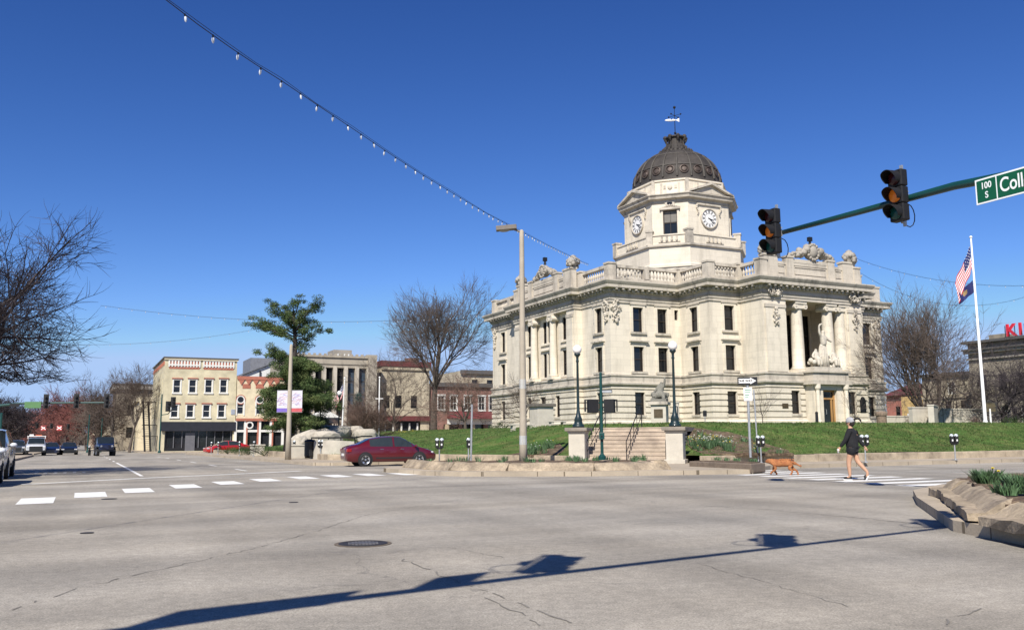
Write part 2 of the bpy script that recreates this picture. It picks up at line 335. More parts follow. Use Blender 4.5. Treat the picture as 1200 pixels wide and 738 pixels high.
def asphalt():
    m = bpy.data.materials.new('asphalt'); m.use_nodes = True; nt = m.node_tree; N = nt.nodes; Lk = nt.links
    b = N['Principled BSDF']; b.inputs['Roughness'].default_value = .88; b.inputs['Specular IOR Level'].default_value = .3
    tc = N.new('ShaderNodeTexCoord')
    def noise(sc, rot=0., st=(1, 1, 1), det=5, rg=.6, loc=(0, 0, 0)):
        mp = N.new('ShaderNodeMapping'); mp.vector_type = 'TEXTURE'; mp.inputs['Rotation'].default_value = (0, 0, rot); mp.inputs['Scale'].default_value = st; mp.inputs['Location'].default_value = loc
        Lk.new(tc.outputs['Object'], mp.inputs['Vector'])
        n = N.new('ShaderNodeTexNoise'); n.inputs['Scale'].default_value = sc; n.inputs['Detail'].default_value = det; n.inputs['Roughness'].default_value = rg
        Lk.new(mp.outputs[0], n.inputs['Vector']); return n.outputs['Fac']
    def ramp(src, lo, hi, a=.3, z=.7):
        r = N.new('ShaderNodeMapRange'); r.inputs[1].default_value = a; r.inputs[2].default_value = z; r.inputs[3].default_value = lo; r.inputs[4].default_value = hi
        Lk.new(src, r.inputs[0]); return r.outputs[0]
    def mul(a, c):
        q = N.new('ShaderNodeMath'); q.operation = 'MULTIPLY'; Lk.new(a, q.inputs[0]); Lk.new(c, q.inputs[1]); return q.outputs[0]
    # tyre tracks polished along both streets, blotches, sand and aggregate
    t1 = ramp(noise(.5, ANG, (7, .9, 1), 3, .5), .78, 1.1, .35, .62)
    t2 = ramp(noise(.5, ANG+R(90), (7, .9, 1), 3, .5, (3, 8, 0)), .82, 1.08, .35, .62)
    bl = ramp(noise(.35, 0, (1, 1, 1), 7, .65), .88, 1.1, .35, .65)
    fn = ramp(noise(9, 0, (1, 1, 1), 6, .8), .82, 1.2, .35, .65)
    ag = ramp(noise(55, 0, (1, 1, 1), 3, .8), .56, 1.48, .3, .7)
    k = mul(mul(mul(t1, t2), mul(bl, fn)), ag)
    mx = N.new('ShaderNodeMix'); mx.data_type = 'RGBA'; mx.inputs[6].default_value = (.315, .283, .232, 1); mx.inputs[7].default_value = (.262, .242, .208, 1)
    Lk.new(ramp(noise(.16, ANG, (2, 1, 1), 5, .6, (5, 5, 0)), 0, 1, .4, .62), mx.inputs[0])
    vm = N.new('ShaderNodeVectorMath'); vm.operation = 'SCALE'; Lk.new(mx.outputs[2], vm.inputs[0]); Lk.new(k, vm.inputs['Scale'])
    # fine random cracks
    vo = N.new('ShaderNodeTexVoronoi'); vo.feature = 'DISTANCE_TO_EDGE'; vo.inputs['Scale'].default_value = .33
    wn = N.new('ShaderNodeTexNoise'); wn.inputs['Scale'].default_value = 1.3; wn.inputs['Detail'].default_value = 6; Lk.new(tc.outputs['Object'], wn.inputs['Vector'])
    ws = N.new('ShaderNodeVectorMath'); ws.operation = 'SCALE'; ws.inputs['Scale'].default_value = 1.6; Lk.new(wn.outputs['Color'], ws.inputs[0])
    wa = N.new('ShaderNodeVectorMath'); wa.operation = 'ADD'; Lk.new(tc.outputs['Object'], wa.inputs[0]); Lk.new(ws.outputs[0], wa.inputs[1]); Lk.new(wa.outputs[0], vo.inputs['Vector'])
    cr = ramp(vo.outputs['Distance'], 1, 0, .002, .006)
    ms = ramp(noise(.22, 0, (1, 1, 1), 3, .5, (9, 1, 0)), 0, .5, .52, .62)
    cm = mul(cr, ms)
    m2 = N.new('ShaderNodeMix'); m2.data_type = 'RGBA'; Lk.new(cm, m2.inputs[0]); Lk.new(vm.outputs[0], m2.inputs[6]); m2.inputs[7].default_value = (.11, .10, .09, 1)
    Lk.new(m2.outputs[2], b.inputs['Base Color'])
    bp = N.new('ShaderNodeBump'); bp.inputs['Strength'].default_value = .5; bp.inputs['Distance'].default_value = .008; Lk.new(noise(80, 0, (1, 1, 1), 3, .7), bp.inputs['Height']); Lk.new(bp.outputs[0], b.inputs['Normal'])
    MATS['asphalt'] = m; return m
ASPH = asphalt()
def paving():
    m = mat('sidewalk_concrete', (.40, .335, .25), .92, .12, .5, 25, .25, col2=(.25, .21, .16), c2amt=.5, c2scale=.7)
    nt = m.node_tree; N = nt.nodes; Lk = nt.links; b = N['Principled BSDF']; src = b.inputs['Base Color'].links[0].from_socket
    tc = N.new('ShaderNodeTexCoord'); mp = N.new('ShaderNodeMapping'); mp.vector_type = 'TEXTURE'; mp.inputs['Rotation'].default_value = (0, 0, ANG); Lk.new(tc.outputs['Object'], mp.inputs['Vector'])
    br = N.new('ShaderNodeTexBrick'); br.offset = 0; br.inputs['Scale'].default_value = 1; br.inputs['Brick Width'].default_value = 1.5; br.inputs['Row Height'].default_value = 1.5; br.inputs['Mortar Size'].default_value = .014
    br.inputs['Color1'].default_value = (1, 1, 1, 1); br.inputs['Color2'].default_value = (.9, .9, .9, 1); br.inputs['Mortar'].default_value = (.35, .33, .3, 1); Lk.new(mp.outputs[0], br.inputs['Vector'])
    mx = N.new('ShaderNodeMix'); mx.data_type = 'RGBA'; mx.blend_type = 'MULTIPLY'; mx.inputs[0].default_value = 1; Lk.new(src, mx.inputs[6]); Lk.new(br.outputs['Color'], mx.inputs[7]); Lk.new(mx.outputs[2], b.inputs['Base Color']); return m
PAVE = paving()
EARTH = mat('far_ground', (.10, .10, .055), 1, .3, .05, 2, .0)
tag(sheet('ground', [(-1800, -1200), (1800, -1200), (1800, 2600), (-1800, 2600)], lambda x, y: G(x, y)-.03, EARTH, dv=VC+[400], du=[0]), kind='structure')
tag(sheet('road', [(-220, -90), (260, -90), (260, 460), (-220, 460)], G, ASPH, dv=VC+[350, 400], du=[-60, 60]), kind='structure')
GK = lambda x, y: G(x, y)+.15
BLOCK_A = [(97, 26.6), (97, 102.5), (10.2, 102.5), (10.4, 44.2), (11.2, 43.4), (15.9, 43.1), (16.3, 40.5), (17.2, 36.6), (15.8, 35.4), (11.3, 34.6), (10.5, 33), (10.7, 28.9),
           (11.4, 27.4), (12.8, 26.4), (15.05, 25.0), (18.1, 24.1), (20.4, 23.5), (21.2, 24.4), (23.6, 26.2), (24.9, 26.6)]
tag(sheet('courthouse_sidewalk', BLOCK_A, GK, PAVE, dv=VC, skirt=.22), kind='structure')
BLOCK_B = [(10.0, 6.9), (9.9, 4), (9.9, -80), (120, -80), (120, 14.6), (22, 14.6), (18, 14.3), (15.6, 13.1), (13.9, 11.6), (11.6, 9.3), (10.6, 8.3)]
tag(sheet('near_corner_sidewalk', BLOCK_B, GK, PAVE, skirt=.22), kind='structure')
BLOCK_C = [(-80, 18.5), (-3.4, 18.5), (-2.3, 19.6), (-2.0, 21), (-2.2, 23.5), (-4.3, 26.5), (-4.3, 102), (-80, 102)]
tag(sheet('left_sidewalk', BLOCK_C, GK, PAVE, dv=VC, skirt=.22), kind='structure')
tag(sheet('far_sidewalk', [(6.8, 119), (97, 119), (97, 420), (6.8, 420)], GK, PAVE, dv=VC, skirt=.22), kind='structure')
tag(sheet('far_left_sidewalk', [(-80, 119), (-5, 119), (-5, 420), (-80, 420)], GK, PAVE, dv=VC, skirt=.22), kind='structure')
tag(sheet('right_far_sidewalk', [(110, 14.6), (240, 14.6), (240, 160), (110, 160)], GK, PAVE, dv=VC, skirt=.22), kind='structure')
# ---------------------------------------------------------------- lawn, a low hill that carries the courthouse
GRASS = mat('lawn_grass', (.056, .108, .022), .95, .3, .8, 16, .9, bscale=22, col2=(.125, .125, .045), c2amt=.85, c2scale=.9, spec=.15, fvar=.4)
SP = Vector((2.95, 39.2)); SQ = Vector((6.95, 37.8)); SC_ = (SP+SQ)/2; SX = (SQ-SP).normalized(); SY = Vector((-SX.y, SX.x)); SANG = math.atan2(SX.y, SX.x)
def st(x, y): p = SC_+SX*x+SY*y; return (p.x, p.y)
NR = 9; RISE = .17; TREAD = .34; STW = 1.85
ztop = .15+NR*RISE
notch = [UV(*st(STW+.3, .3)), UV(*st(STW+.3, NR*TREAD)), UV(*st(-STW-.3, NR*TREAD)), UV(*st(-STW-.3, .3))]
LF = [(96, 29.65)] ; LEFTW = [UV(*st(-2.3, .1)), (16.7, 43.6), (16.4, 45), (12.9, 50), (12.9, 100)]
LAWN = [(23.4, 29.65), (95, 29.65), (95, 100), (12.9, 100), (12.9, 50), (16.4, 45), (16.8, 43.4), UV(*st(-2.4, .3))] + list(reversed(notch)) + [UV(*st(2.4, .3))]
FRONTL = [(95, 29.65), (23.4, 29.65), UV(*st(2.4, .3)), UV(*st(-2.4, .3)), (16.8, 43.4), (16.4, 45), (12.9, 50)]
def segd(p, a, b):
    ax, ay = a; bx, by = b; px, py = p; dx, dy = bx-ax, by-ay; t = max(0, min(1, ((px-ax)*dx+(py-ay)*dy)/(dx*dx+dy*dy)))
    return math.hypot(px-ax-t*dx, py-ay-t*dy)
def smooth(t): t = max(0, min(1, t)); return t*t*(3-2*t)
def zlawn(x, y):
    u, v = UV(x, y); p = (u, v)
    df = min(segd(p, FRONTL[i], FRONTL[i+1]) for i in range(len(FRONTL)-1))
    if abs(u-12.9) < 12 or True: dl = max(0, u-12.4)
    g = G(x, y)*(1-smooth(dl/20))
    f = min(1.52*smooth((df+.8)/8.6), 1.55*smooth(dl/19.) if v > 46 else 9)
    w = smooth((99-v)/5)*smooth((94.5-u)/5)
    n = .03*math.sin(x*.9+1.3*math.sin(y*.5))*math.sin(y*.7)
    return g+.42+(f+n)*w
lawn = sheet('lawn', LAWN, zlawn, GRASS, du=fr(13.5, 94.5, 1.5), dv=fr(30.2, 99.5, 1.5))
for p in lawn.data.polygons: p.use_smooth = True
tag(lawn, 'green lawn sloping up to the courthouse', None, kind='structure')
# grass tufts so that the lawn has a nap
def tufts(name, n, region, zf, mt, h=(.035, .08), w=.03, kind='stuff', label=None, cat=None):
    b = MB().m(mt); c = 0; k = 0
    while c < n and k < n*20:
        k += 1; u, v = region(); x, y = W2(u, v); z = zf(x, y)
        for _ in range(3):
            a = random.uniform(0, 6.28); hh = random.uniform(*h); ox, oy = random.uniform(-.08, .08), random.uniform(-.08, .08); lx, ly = random.uniform(-.05, .05), random.uniform(-.05, .05)
            b.add([(x+ox-math.cos(a)*w, y+oy-math.sin(a)*w, z-.02), (x+ox+math.cos(a)*w, y+oy+math.sin(a)*w, z-.02), (x+ox+lx, y+oy+ly, z+hh)], [(0, 1, 2)])
        c += 1
    o = b.build(name); return tag(o, label, cat, kind=kind)
GRASSB = mat('grass_blades', (.055, .105, .022), .9, .5, .6, 9, 0, col2=(.14, .14, .05), c2amt=.7, c2scale=1.6)
def inpoly(p, P):
    c = False; j = len(P)-1
    for i in range(len(P)):
        if (P[i][1] > p[1]) != (P[j][1] > p[1]) and p[0] < (P[j][0]-P[i][0])*(p[1]-P[i][1])/(P[j][1]-P[i][1])+P[i][0]: c = not c
        j = i
    return c
def rl():
    while True:
        r = random.random()
        if r < .6: p = (random.uniform(23.6, 62), 29.7+abs(random.gauss(0, 5)))
        else: p = (random.uniform(13.2, 30), random.uniform(36, 85))
        if inpoly(p, LAWN): return p
tufts('grass', 26000, rl, zlawn, GRASSB, label='short spring grass over the sloping courthouse lawn')
# ---------------------------------------------------------------- low kerb walls round the lawn
WALLM = mat('kerb_wall_stone', (.40, .33, .235), .95, .2, 1.2, 25, .5, col2=(.17, .135, .10), c2amt=.8, c2scale=1.1)
def low_wall(name, pts, h, th, label, capm=None, z0=.05, joints=3.2, group='low stone walls round the courthouse lawn'):
    b = MB().m(WALLM)
    for i in range(len(pts)-1):
        a = Vector(pts[i]); c = Vector(pts[i+1]); L = (c-a).length; n = max(1, round(L/joints)); d = (c-a)/L; nr = Vector((d.y, -d.x))
        for k in range(n):
            p = a+d*(L*k/n+(.012)); q = a+d*(L*(k+1)/n-(.012))
            P = [W2(*(p+nr*0)), W2(*(q+nr*0)), W2(*(q-nr*th)), W2(*(p-nr*th))]
            zg = min(G(*P[0]), G(*P[1]))
            hh = h+random.uniform(-.012, .012)
            b.prism([(x, y) for x, y in P], zg+z0, zg+.15+hh)
    o = b.build(name, bevel=.02); return tag(o, label, 'low wall', group)
low_wall('stone_kerb_wall', [(22.95, 29.35), (95, 29.35)], .31, .32, 'long low stone wall along the sidewalk right of the stairs')
low_wall('stone_kerb_wall', [(16.5, 43.4), UV(*st(-2.45, -.05))], .34, .32, 'low stone wall behind the red sedan, left of the stair piers')
low_wall('stone_kerb_wall', [(12.6, 100), (12.6, 72)], .33, .35, 'low stone wall beyond the banner pole, farthest on the left sidewalk')
low_wall('stone_kerb_wall', [(12.6, 70.5), (12.6, 58.2)], .4, .35, 'low stone wall in front of the evergreen with the banner pole')
low_wall('stone_kerb_wall', [(12.6, 52.5), (12.6, 50), (16.1, 45), (16.5, 43.4)], .33, .32, 'short low wall just left of the red sedan')
# pale square end blocks of the left walls
for i, (u, v) in enumerate([(12.4, 71.3), (12.4, 57.4)]):
    x, y = W2(u, v); b = MB().m(CONCL); b.box(-.45, .45, -.6, .6, 0, .78); b.box(-.5, .5, -.65, .65, .78, .88)
    tag(b.build('stone_block', loc=(x, y, G(x, y)+.15), rz=ANG, bevel=.02), ['pale square end block of the low wall, farther from the red sedan', 'pale square end block of the low wall beside the rock fountain'][i], 'wall block', 'wall end blocks')
# ---------------------------------------------------------------- bump-out bed edged with boulders of cut stone
def slab_row(name, pts, h, depth, label, lean=.25, seed=1, mt=None, group='sloped stone slabs edging the planting beds', zb=.02):
    rr = random.Random(seed)
    for i in range(len(pts)-1):
        a = Vector(pts[i]); c = Vector(pts[i+1]); L = (c-a).length; d = (c-a)/L; nr = Vector((d.y, -d.x)); b = MB().m(mt or KERB)
        m = max(4, int(L/.3)); ks = 6; vs = []
        prof = [(0, zb), (.0, .12+zb), (-lean*.55, h*.62), (-lean, h*.93), (-lean-.12, h), (-depth, h*.97), (-depth, zb)]
        for k in range(m+1):
            t = k/m; p = a+d*(.03+(L-.06)*t)
            for o, z in prof:
                e = rr.uniform(-.022, .022); q = p+nr*(o+e); vs.append((q.x, q.y, .02+z+rr.uniform(-.02, .02)*(z > .1)))
        K = len(prof); fs = [(k*K+j, (k+1)*K+j, (k+1)*K+j+1, k*K+j+1) for k in range(m) for j in range(K-1)]
        fs += [tuple(reversed(range(K))), tuple(m*K+j for j in range(K))]
        b.add(vs, fs); o = b.build(name); tag(o, label[i] if i < len(label) else None, 'stone slab', group)
        mo = o.modifiers.new('round', 'BEVEL'); mo.width = .03; mo.segments = 2; mo.limit_method = 'ANGLE'
BP = [(-4.35, 35.2), (-3.2, 32.2), (-2.2, 30.9), (-.2, 29.95), (2.7, 29.5), (5.35, 30.3), (5.6, 31.6)]
slab_row('stone_slab', BP, .39, .55, ['stone slab at the left tip of the bed, nearest the red sedan', 'sloped stone slab on the left of the bed, beside the red sedan', 'sloped stone slab below the twin parking meter in the bed', 'long stone slab at the foot of the tall concrete lamp post', 'long stone slab in front of the green signal post', 'stone slab closing the bed at its right end'], lean=.22)
bed = [(-4.0, 35.6), (-2.9, 32.5), (-1.9, 31.3), (0, 30.4), (2.7, 29.95), (5.0, 30.7), (5.1, 33.5), (3.5, 35.5), (0, 36.4), (-3, 36.5)]
tag(sheet('planting_bed_soil', [UV(*p) for p in bed], lambda x, y: G(x, y)+.35+.05*math.sin(x*2)*math.sin(y*3), SOIL, du=fr(10, 24, .6), dv=fr(24, 38, .6), skirt=.3), 'brown mulch filling the street-side bed', None, kind='structure')
# dark low wall in line with the right edge of the path
b = MB().m(mat('dirty_wall', (.20, .155, .115), .95, .25, 2, 25, .5, col2=(.07, .055, .045), c2amt=.7, c2scale=2))
dw = [(6.6, 33.4), (8.0, 29.95), (8.75, 30.9), (8.3, 33.9)]
b.prism(dw, .02, .34); tag(b.build('bed_edging_wall', bevel=.03), 'dark stained low wall beside the one-way sign post', 'low wall')
tag(sheet('right_bed_soil', [UV(*p) for p in [(6.8, 33.4), (8.1, 30.3), (8.6, 31.0), (8.2, 33.7)]], lambda x, y: .36, SOIL, skirt=.2), 'mulch on top of the small right bed', None, kind='structure')
# ---------------------------------------------------------------- painted road markings and iron covers
def strip(b, pts_px, dz): b.poly([(p.x, p.y, p.z+dz) for p in [gp(x, y) for x, y in pts_px]])
b = MB().m(MARK)
for x, y in [(43, 586.6), (106, 579.6), (161.5, 574.4), (217, 569.6), (266.5, 565.6), (311, 562.3), (355, 559.6), (394, 557.6), (432, 556.1), (474, 555.2)]:
    p = gp(x, y); a = Vector((-.4368, .8996)); c = Vector((.84, .54)).normalized(); h = 1.02; w = .34
    q = [Vector((p.x, p.y))+a*i*h+c*j*w for i, j in ((-1, -1), (-1, 1), (1, 1), (1, -1))]
    b.poly([(t.x, t.y, G(t.x, t.y)+.006) for t in q])
tag(b.build('crosswalk_stripes'), 'block crosswalk across the left street', None, kind='structure')
b = MB().m(MARK); P = [gp(24, 567.6), gp(165, 560.2), gp(260, 556.), gp(352, 551.7)]
for i in range(3):
    a, c = P[i], P[i+1]; n = Vector((-(c-a).y, (c-a).x)).normalized()*.15
    b.poly([(a.x-n.x, a.y-n.y, a.z+.006), (c.x-n.x, c.y-n.y, c.z+.006), (c.x+n.x, c.y+n.y, c.z+.006), (a.x+n.x, a.y+n.y, a.z+.006)])
tag(b.build('stop_line'), 'white stop line across the left street', None, kind='structure')
def uvline(b, u0, v0, u1, v1, w, dz=.006, step=4):
    L = math.hypot(u1-u0, v1-v0); n = max(1, int(L/step)); dx, dy = (u1-u0)/L, (v1-v0)/L; ox, oy = -dy*w/2, dx*w/2
    for i in range(n):
        a, c = L*i/n, L*(i+1)/n
        pts = [(u0+dx*a-ox, v0+dy*a-oy), (u0+dx*c-ox, v0+dy*c-oy), (u0+dx*c+ox, v0+dy*c+oy), (u0+dx*a+ox, v0+dy*a+oy)]
        b.poly([(*W2(*q), Guv(*q)+dz) for q in reversed(pts)])
b = MB().m(MARK)
uvline(b, 2.0, 34.5, 2.0, 60, .13)
for k in range(5): uvline(b, 2.0, 64+k*9, 2.0, 67+k*9, .12)
for k in range(6): uvline(b, 6.2, 38+k*9, 6.2, 41+k*9, .12)
tag(b.build('lane_lines'), 'white lane lines of the left street', None, kind='structure')
b = MB().m(mat('worn_paint', (.42, .41, .38), .85, .2, 6, 40, .1, col2=(.21, .2, .19), c2amt=1, c2scale=7))
for k in range(4): uvline(b, -4.2+.02, 33+6.2*k, -2.0, 33+6.2*k, .1)
for k in range(6): uvline(b, -1.6+k*.35, 40, -1.6+k*.35, 42.5-(k % 2)*.8, .12)
uvline(b, -1.2, 44, 1.2, 44, .3); uvline(b, 26, 20.6, 60, 20.6, .12); uvline(b, 34, 17.6, 80, 17.6, .12)
tag(b.build('worn_markings'), 'worn bay marks and road lettering', None, kind='structure')
b = MB().m(MARK)
for k in range(9):   # bars of the right crosswalk, laid across the line the walker takes
    v = 16.0+k*1.16
    uvline(b, 18.7+k*.12, v, 22.2+k*.12, v, .5, step=9)
tag(b.build('crosswalk_bars'), 'bar crosswalk under the walker and the dog', None, kind='structure')
def cover(px, py, r, label):
    p = gp(px, py); b = MB().m(mat('cast_iron', (.05, .045, .042), .6, .2, 8, 40, .2, metal=.5))
    b.lathe([(r, 0), (r, .010), (r-.05, .012), (r-.06, .007), (1e-5, .007)], 40)
    b.m(mat('iron_waffle', (.16, .15, .14), .5, .2, 8, 40, .2, metal=.3))
    for i in range(-6, 7):
        for j in range(-6, 7):
            x, y = i*r/7.2, j*r/7.2
            if math.hypot(x, y) < r-.1 and not (abs(j) <= 1 and abs(i) <= 3): b.box(x-.014, x+.014, y-.014, y+.014, .007, .0125)
    b.m(mat('iron_plate', (.13, .12, .11), .5, .2, 8, 40, .2, metal=.5)); b.box(-.17, .17, -.07, .07, .007, .013)
    b.m(mat('iron_rust', (.12, .095, .07), .9, .2, 8, 40, .2)); b.lathe([(r+.05, 0), (r+.05, .005), (r, .005)], 40)
    return tag(b.build('manhole_cover', loc=(p.x, p.y, G(p.x, p.y)+.002), rz=.2), label, 'manhole cover', 'iron covers in the road')
cover(425.5, 637, .30, 'large round manhole cover with waffle pattern in the foreground')
for px, py, r, l in [(344, 588.5, .09, 'small round valve cover in the middle of the road'), (102, 624.5, .09, 'small round valve cover at the left foreground'), (128, 584.5, .16, 'dark patch-like valve cover beside the second crosswalk block')]:
    p = gp(px, py); b = MB().m(MATS['cast_iron']); b.lathe([(r, 0), (r, .008), (r-.02, .006), (1e-5, .006)], 20); tag(b.build('valve_cover', loc=(p.x, p.y, p.z+.002)), l, 'valve cover', 'small valve covers')
TAR = mat('crack_dark', (.175, .16, .138), .95, .35, 2, 20, 0)
def crack(pts, w, seed, label=None):
    rr = random.Random(seed); b = MB().m(TAR); P = [gp(*p) for p in pts]; Q = []
    for i in range(len(P)-1):
        L = (P[i+1]-P[i]).length; n = max(2, int(L/.12))
        for k in range(n): q = P[i].lerp(P[i+1], k/n); Q.append(Vector((q.x+rr.uniform(-.035, .035), q.y+rr.uniform(-.035, .035), 0)))
    for i in range(len(Q)-1):
        if rr.random() < .14: continue
        d = (Q[i+1]-Q[i]).normalized(); n = Vector((-d.y, d.x, 0)); a = w*rr.uniform(.3, 1); c = w*rr.uniform(.3, 1)
        b.poly([(t.x, t.y, G(t.x, t.y)+.004) for t in (Q[i]-n*a, Q[i+1]-n*c, Q[i+1]+n*c, Q[i]+n*a)])
    tag(b.build('road_crack'), None, None, kind='structure')
crack([(0, 718), (90, 690), (200, 664), (300, 642), (370, 622), (430, 603), (520, 588), (640, 573)], .009, 1)
crack([(470, 655), (560, 690), (620, 712), (680, 735)], .012, 2)
crack([(570, 700), (600, 714), (640, 738)], .009, 3)
crack([(820, 592), (900, 597), (1000, 606), (1090, 615)], .016, 4)
crack([(1105, 737), (1118, 722), (1160, 710)], .012, 5)
crack([(450, 648), (520, 640), (600, 655)], .006, 6)
crack([(820, 660), (960, 700), (1010, 715)], .006, 7)
# ================================================================ the courthouse (its own frame: x along the entrance front, y towards the back)
CH = empty('courthouse', (8.43, 75, 0), ANG, 'white limestone domed courthouse with clock tower on top of the lawn', 'courthouse')
O_ = [(0, 24.2), (0, 17.0), (-.8, 17.0), (-.8, 4.8), (0, 4.8), (0, 0), (7.35, 0), (7.35, -4.2), (10.7, -4.2), (10.7, -7), (22.2, -7), (22.2, -4.2), (25.4, -4.2), (25.4, 0), (32.5, 0),
      (32.5, 24.2), (25.4, 24.2), (25.4, 28.4), (7.35, 28.4), (7.35, 24.2)]
# segment index -> windows as (distance along, width, z0, z1, hood)
UPW = (10.25, 12.4); MIDW = (6.8, 8.95); GRW = (3.05, 5.0)
def tri(s, w=1.1): return [(s, w, *UPW, 'u'), (s, w, *MIDW, 'm'), (s, w, *GRW, 'g')]
SEG = {0: tri(2.7), 4: tri(2.95, 1.15), 5: tri(2.86, 1.06)+tri(5.43, 1.06)+[(7.0, .42, 11.5, 12.4, 's')], 6: tri(2.05), 7: tri(2.1),
       13: tri(5.1), 12: tri(1.7), 11: []}
SEG[2] = [(9.0, .95, *GRW, 'g'), (3.2, .95, *GRW, 'g'), (6.1, 1.3, 2.35, 5.0, 'g')]
SEG[9] = [(3.2, 1.0, *GRW, 'g'), (9.75, 1.0, *GRW, 'g')]
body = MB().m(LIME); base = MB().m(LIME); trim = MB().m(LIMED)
RAV = (1.4, 10.8)      # side pavilion opening, along its front (from far to near)
RBV = (2.6, 9.6)
n = len(O_); wins = []
for i in range(n):
    a = Vector(O_[i]); c = Vector(O_[(i+1) % n]); L = (c-a).length; d = (c-a)/L; nr = Vector((d.y, -d.x)); ang = math.atan2(d.y, d.x)
    W = SEG.get(i, [])
    gr = [(s-w/2, s+w/2, z0, z1) for s, w, z0, z1, h in W if z1 < 5.5]; up = [(s-w/2, s+w/2, z0, z1) for s, w, z0, z1, h in W if z1 > 5.5]
    base.wall(a, c, 1.2, 5.6, gr, .32)
    if i == 2: up = up+[(RAV[0], RAV[1], 6.5, 12.72)]
    if i == 9: up = up+[(RBV[0], RBV[1], 6.5, 12.72)]
    body.wall(a, c, 5.6, 14.6, up, .3 if i not in (2, 9) else .01)
    for s, w, z0, z1, h in W:
        p = a+d*s
        fm = WINBR
        wins.append(add_window(CH, p, ang, z0, w, z1-z0, fm, nx=1, nz=2, fr=.08, dep=.28))
        P = lambda x0, x1, o0, o1, za, zb, bb=trim: bb.add([(*(p+d*x+nr*o), z) for z in (za, zb) for x, o in ((x0, o0), (x1, o0), (x1, o1), (x0, o1))], [(0,1,2,3),(7,6,5,4),(4,5,1,0),(5,6,2,1),(6,7,3,2),(7,4,0,3)])
        if h in 'um':
            P(-w/2-.22, -w/2, 0, .07, z0, z1, body); P(w/2, w/2+.22, 0, .07, z0, z1, body); P(-w/2-.22, w/2+.22, 0, .07, z1, z1+.22, body)
            P(-w/2-.3, w/2+.3, 0, .16, z0-.2, z0-.02)
        if h == 'm':
            P(-w/2-.34, w/2+.34, 0, .1, z1+.23, z1+.42, body); P(-w/2-.42, w/2+.42, 0, .3, z1+.42, z1+.54)
        if h == 'u': P(-w/2-.32, w/2+.32, 0, .14, z1+.223, z1+.3)
        if h == 'g': P(-w/2-.12, w/2+.12, 0, .1, z0-.2, z0-.02)
    # rusticated courses
    pv = Vector(O_[i-1]); d0 = (a-pv).normalized(); cross = d0.x*d.y-d0.y*d.x; pr = .09
    s0 = -pr if cross > 0 else pr
    gsp = sorted(gr)
    if i == 9: gsp = sorted(gr+[(4.25, 7.95, 1.2, 5.5)])
    z = 2.75
    while z < 5.4:
        z1 = min(z+.445, 5.46); xs = s0
        for x0, x1, za, zb in gsp+[(L, L, 0, 9)]:
            if zb <= z+.02 or za >= z1-.02:
                if x0 < L: continue
            if x0 > xs+.01:
                q = [a+d*xs, a+d*x0]
                base.add([(*(t+nr*o), zz) for zz, ins in ((z+.04, .0), (z1-.04, 0)) for t, o in ((q[0], .0), (q[1], 0), (q[1], pr), (q[0], pr))], [(7,6,5,4),(0,1,2,3),(4,5,1,0),(5,6,2,1),(6,7,3,2),(7,4,0,3)])
            xs = x1
        z += .50
base.mould(O_, [(.0, 1.3), (.22, 1.3), (.22, 2.45), (.12, 2.55), (.12, 2.7), (0, 2.72)])
base.build('rusticated_base', CH)
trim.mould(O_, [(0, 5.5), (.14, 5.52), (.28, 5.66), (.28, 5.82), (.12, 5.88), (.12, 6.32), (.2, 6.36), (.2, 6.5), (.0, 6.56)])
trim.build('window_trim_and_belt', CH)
# entablature with dentils
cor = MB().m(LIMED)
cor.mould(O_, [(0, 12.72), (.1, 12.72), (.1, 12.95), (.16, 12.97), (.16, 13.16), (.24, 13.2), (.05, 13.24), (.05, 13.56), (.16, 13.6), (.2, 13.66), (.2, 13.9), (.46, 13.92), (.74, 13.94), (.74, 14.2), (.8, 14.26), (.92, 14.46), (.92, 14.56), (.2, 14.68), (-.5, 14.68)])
for i in range(n-5):
    a = Vector(O_[i]); c = Vector(O_[i+1]); L = (c-a).length; d = (c-a)/L; nr = Vector((d.y, -d.x)); k = max(2, int(L/.46))
    for j in range(k):
        s = (j+.5)*L/k; p = a+d*s
        cor.add([(*(p+d*x+nr*o), z) for z in (13.66, 13.88) for x, o in ((-.12, .2), (.12, .2), (.12, .42), (-.12, .42))], [(0,1,2,3),(7,6,5,4),(4,5,1,0),(5,6,2,1),(6,7,3,2),(7,4,0,3)])
    k = max(2, int(L/.62))
    for j in range(k):
        s = (j+.5)*L/k; p = a+d*s
        cor.add([(*(p+d*x+nr*o), z) for z in (13.78, 13.925) for x, o in ((-.1, .43), (.1, .43), (.1, .68), (-.1, .68))], [(0,1,2,3),(7,6,5,4),(4,5,1,0),(5,6,2,1),(6,7,3,2),(7,4,0,3)])
cor.build('cornice', CH)
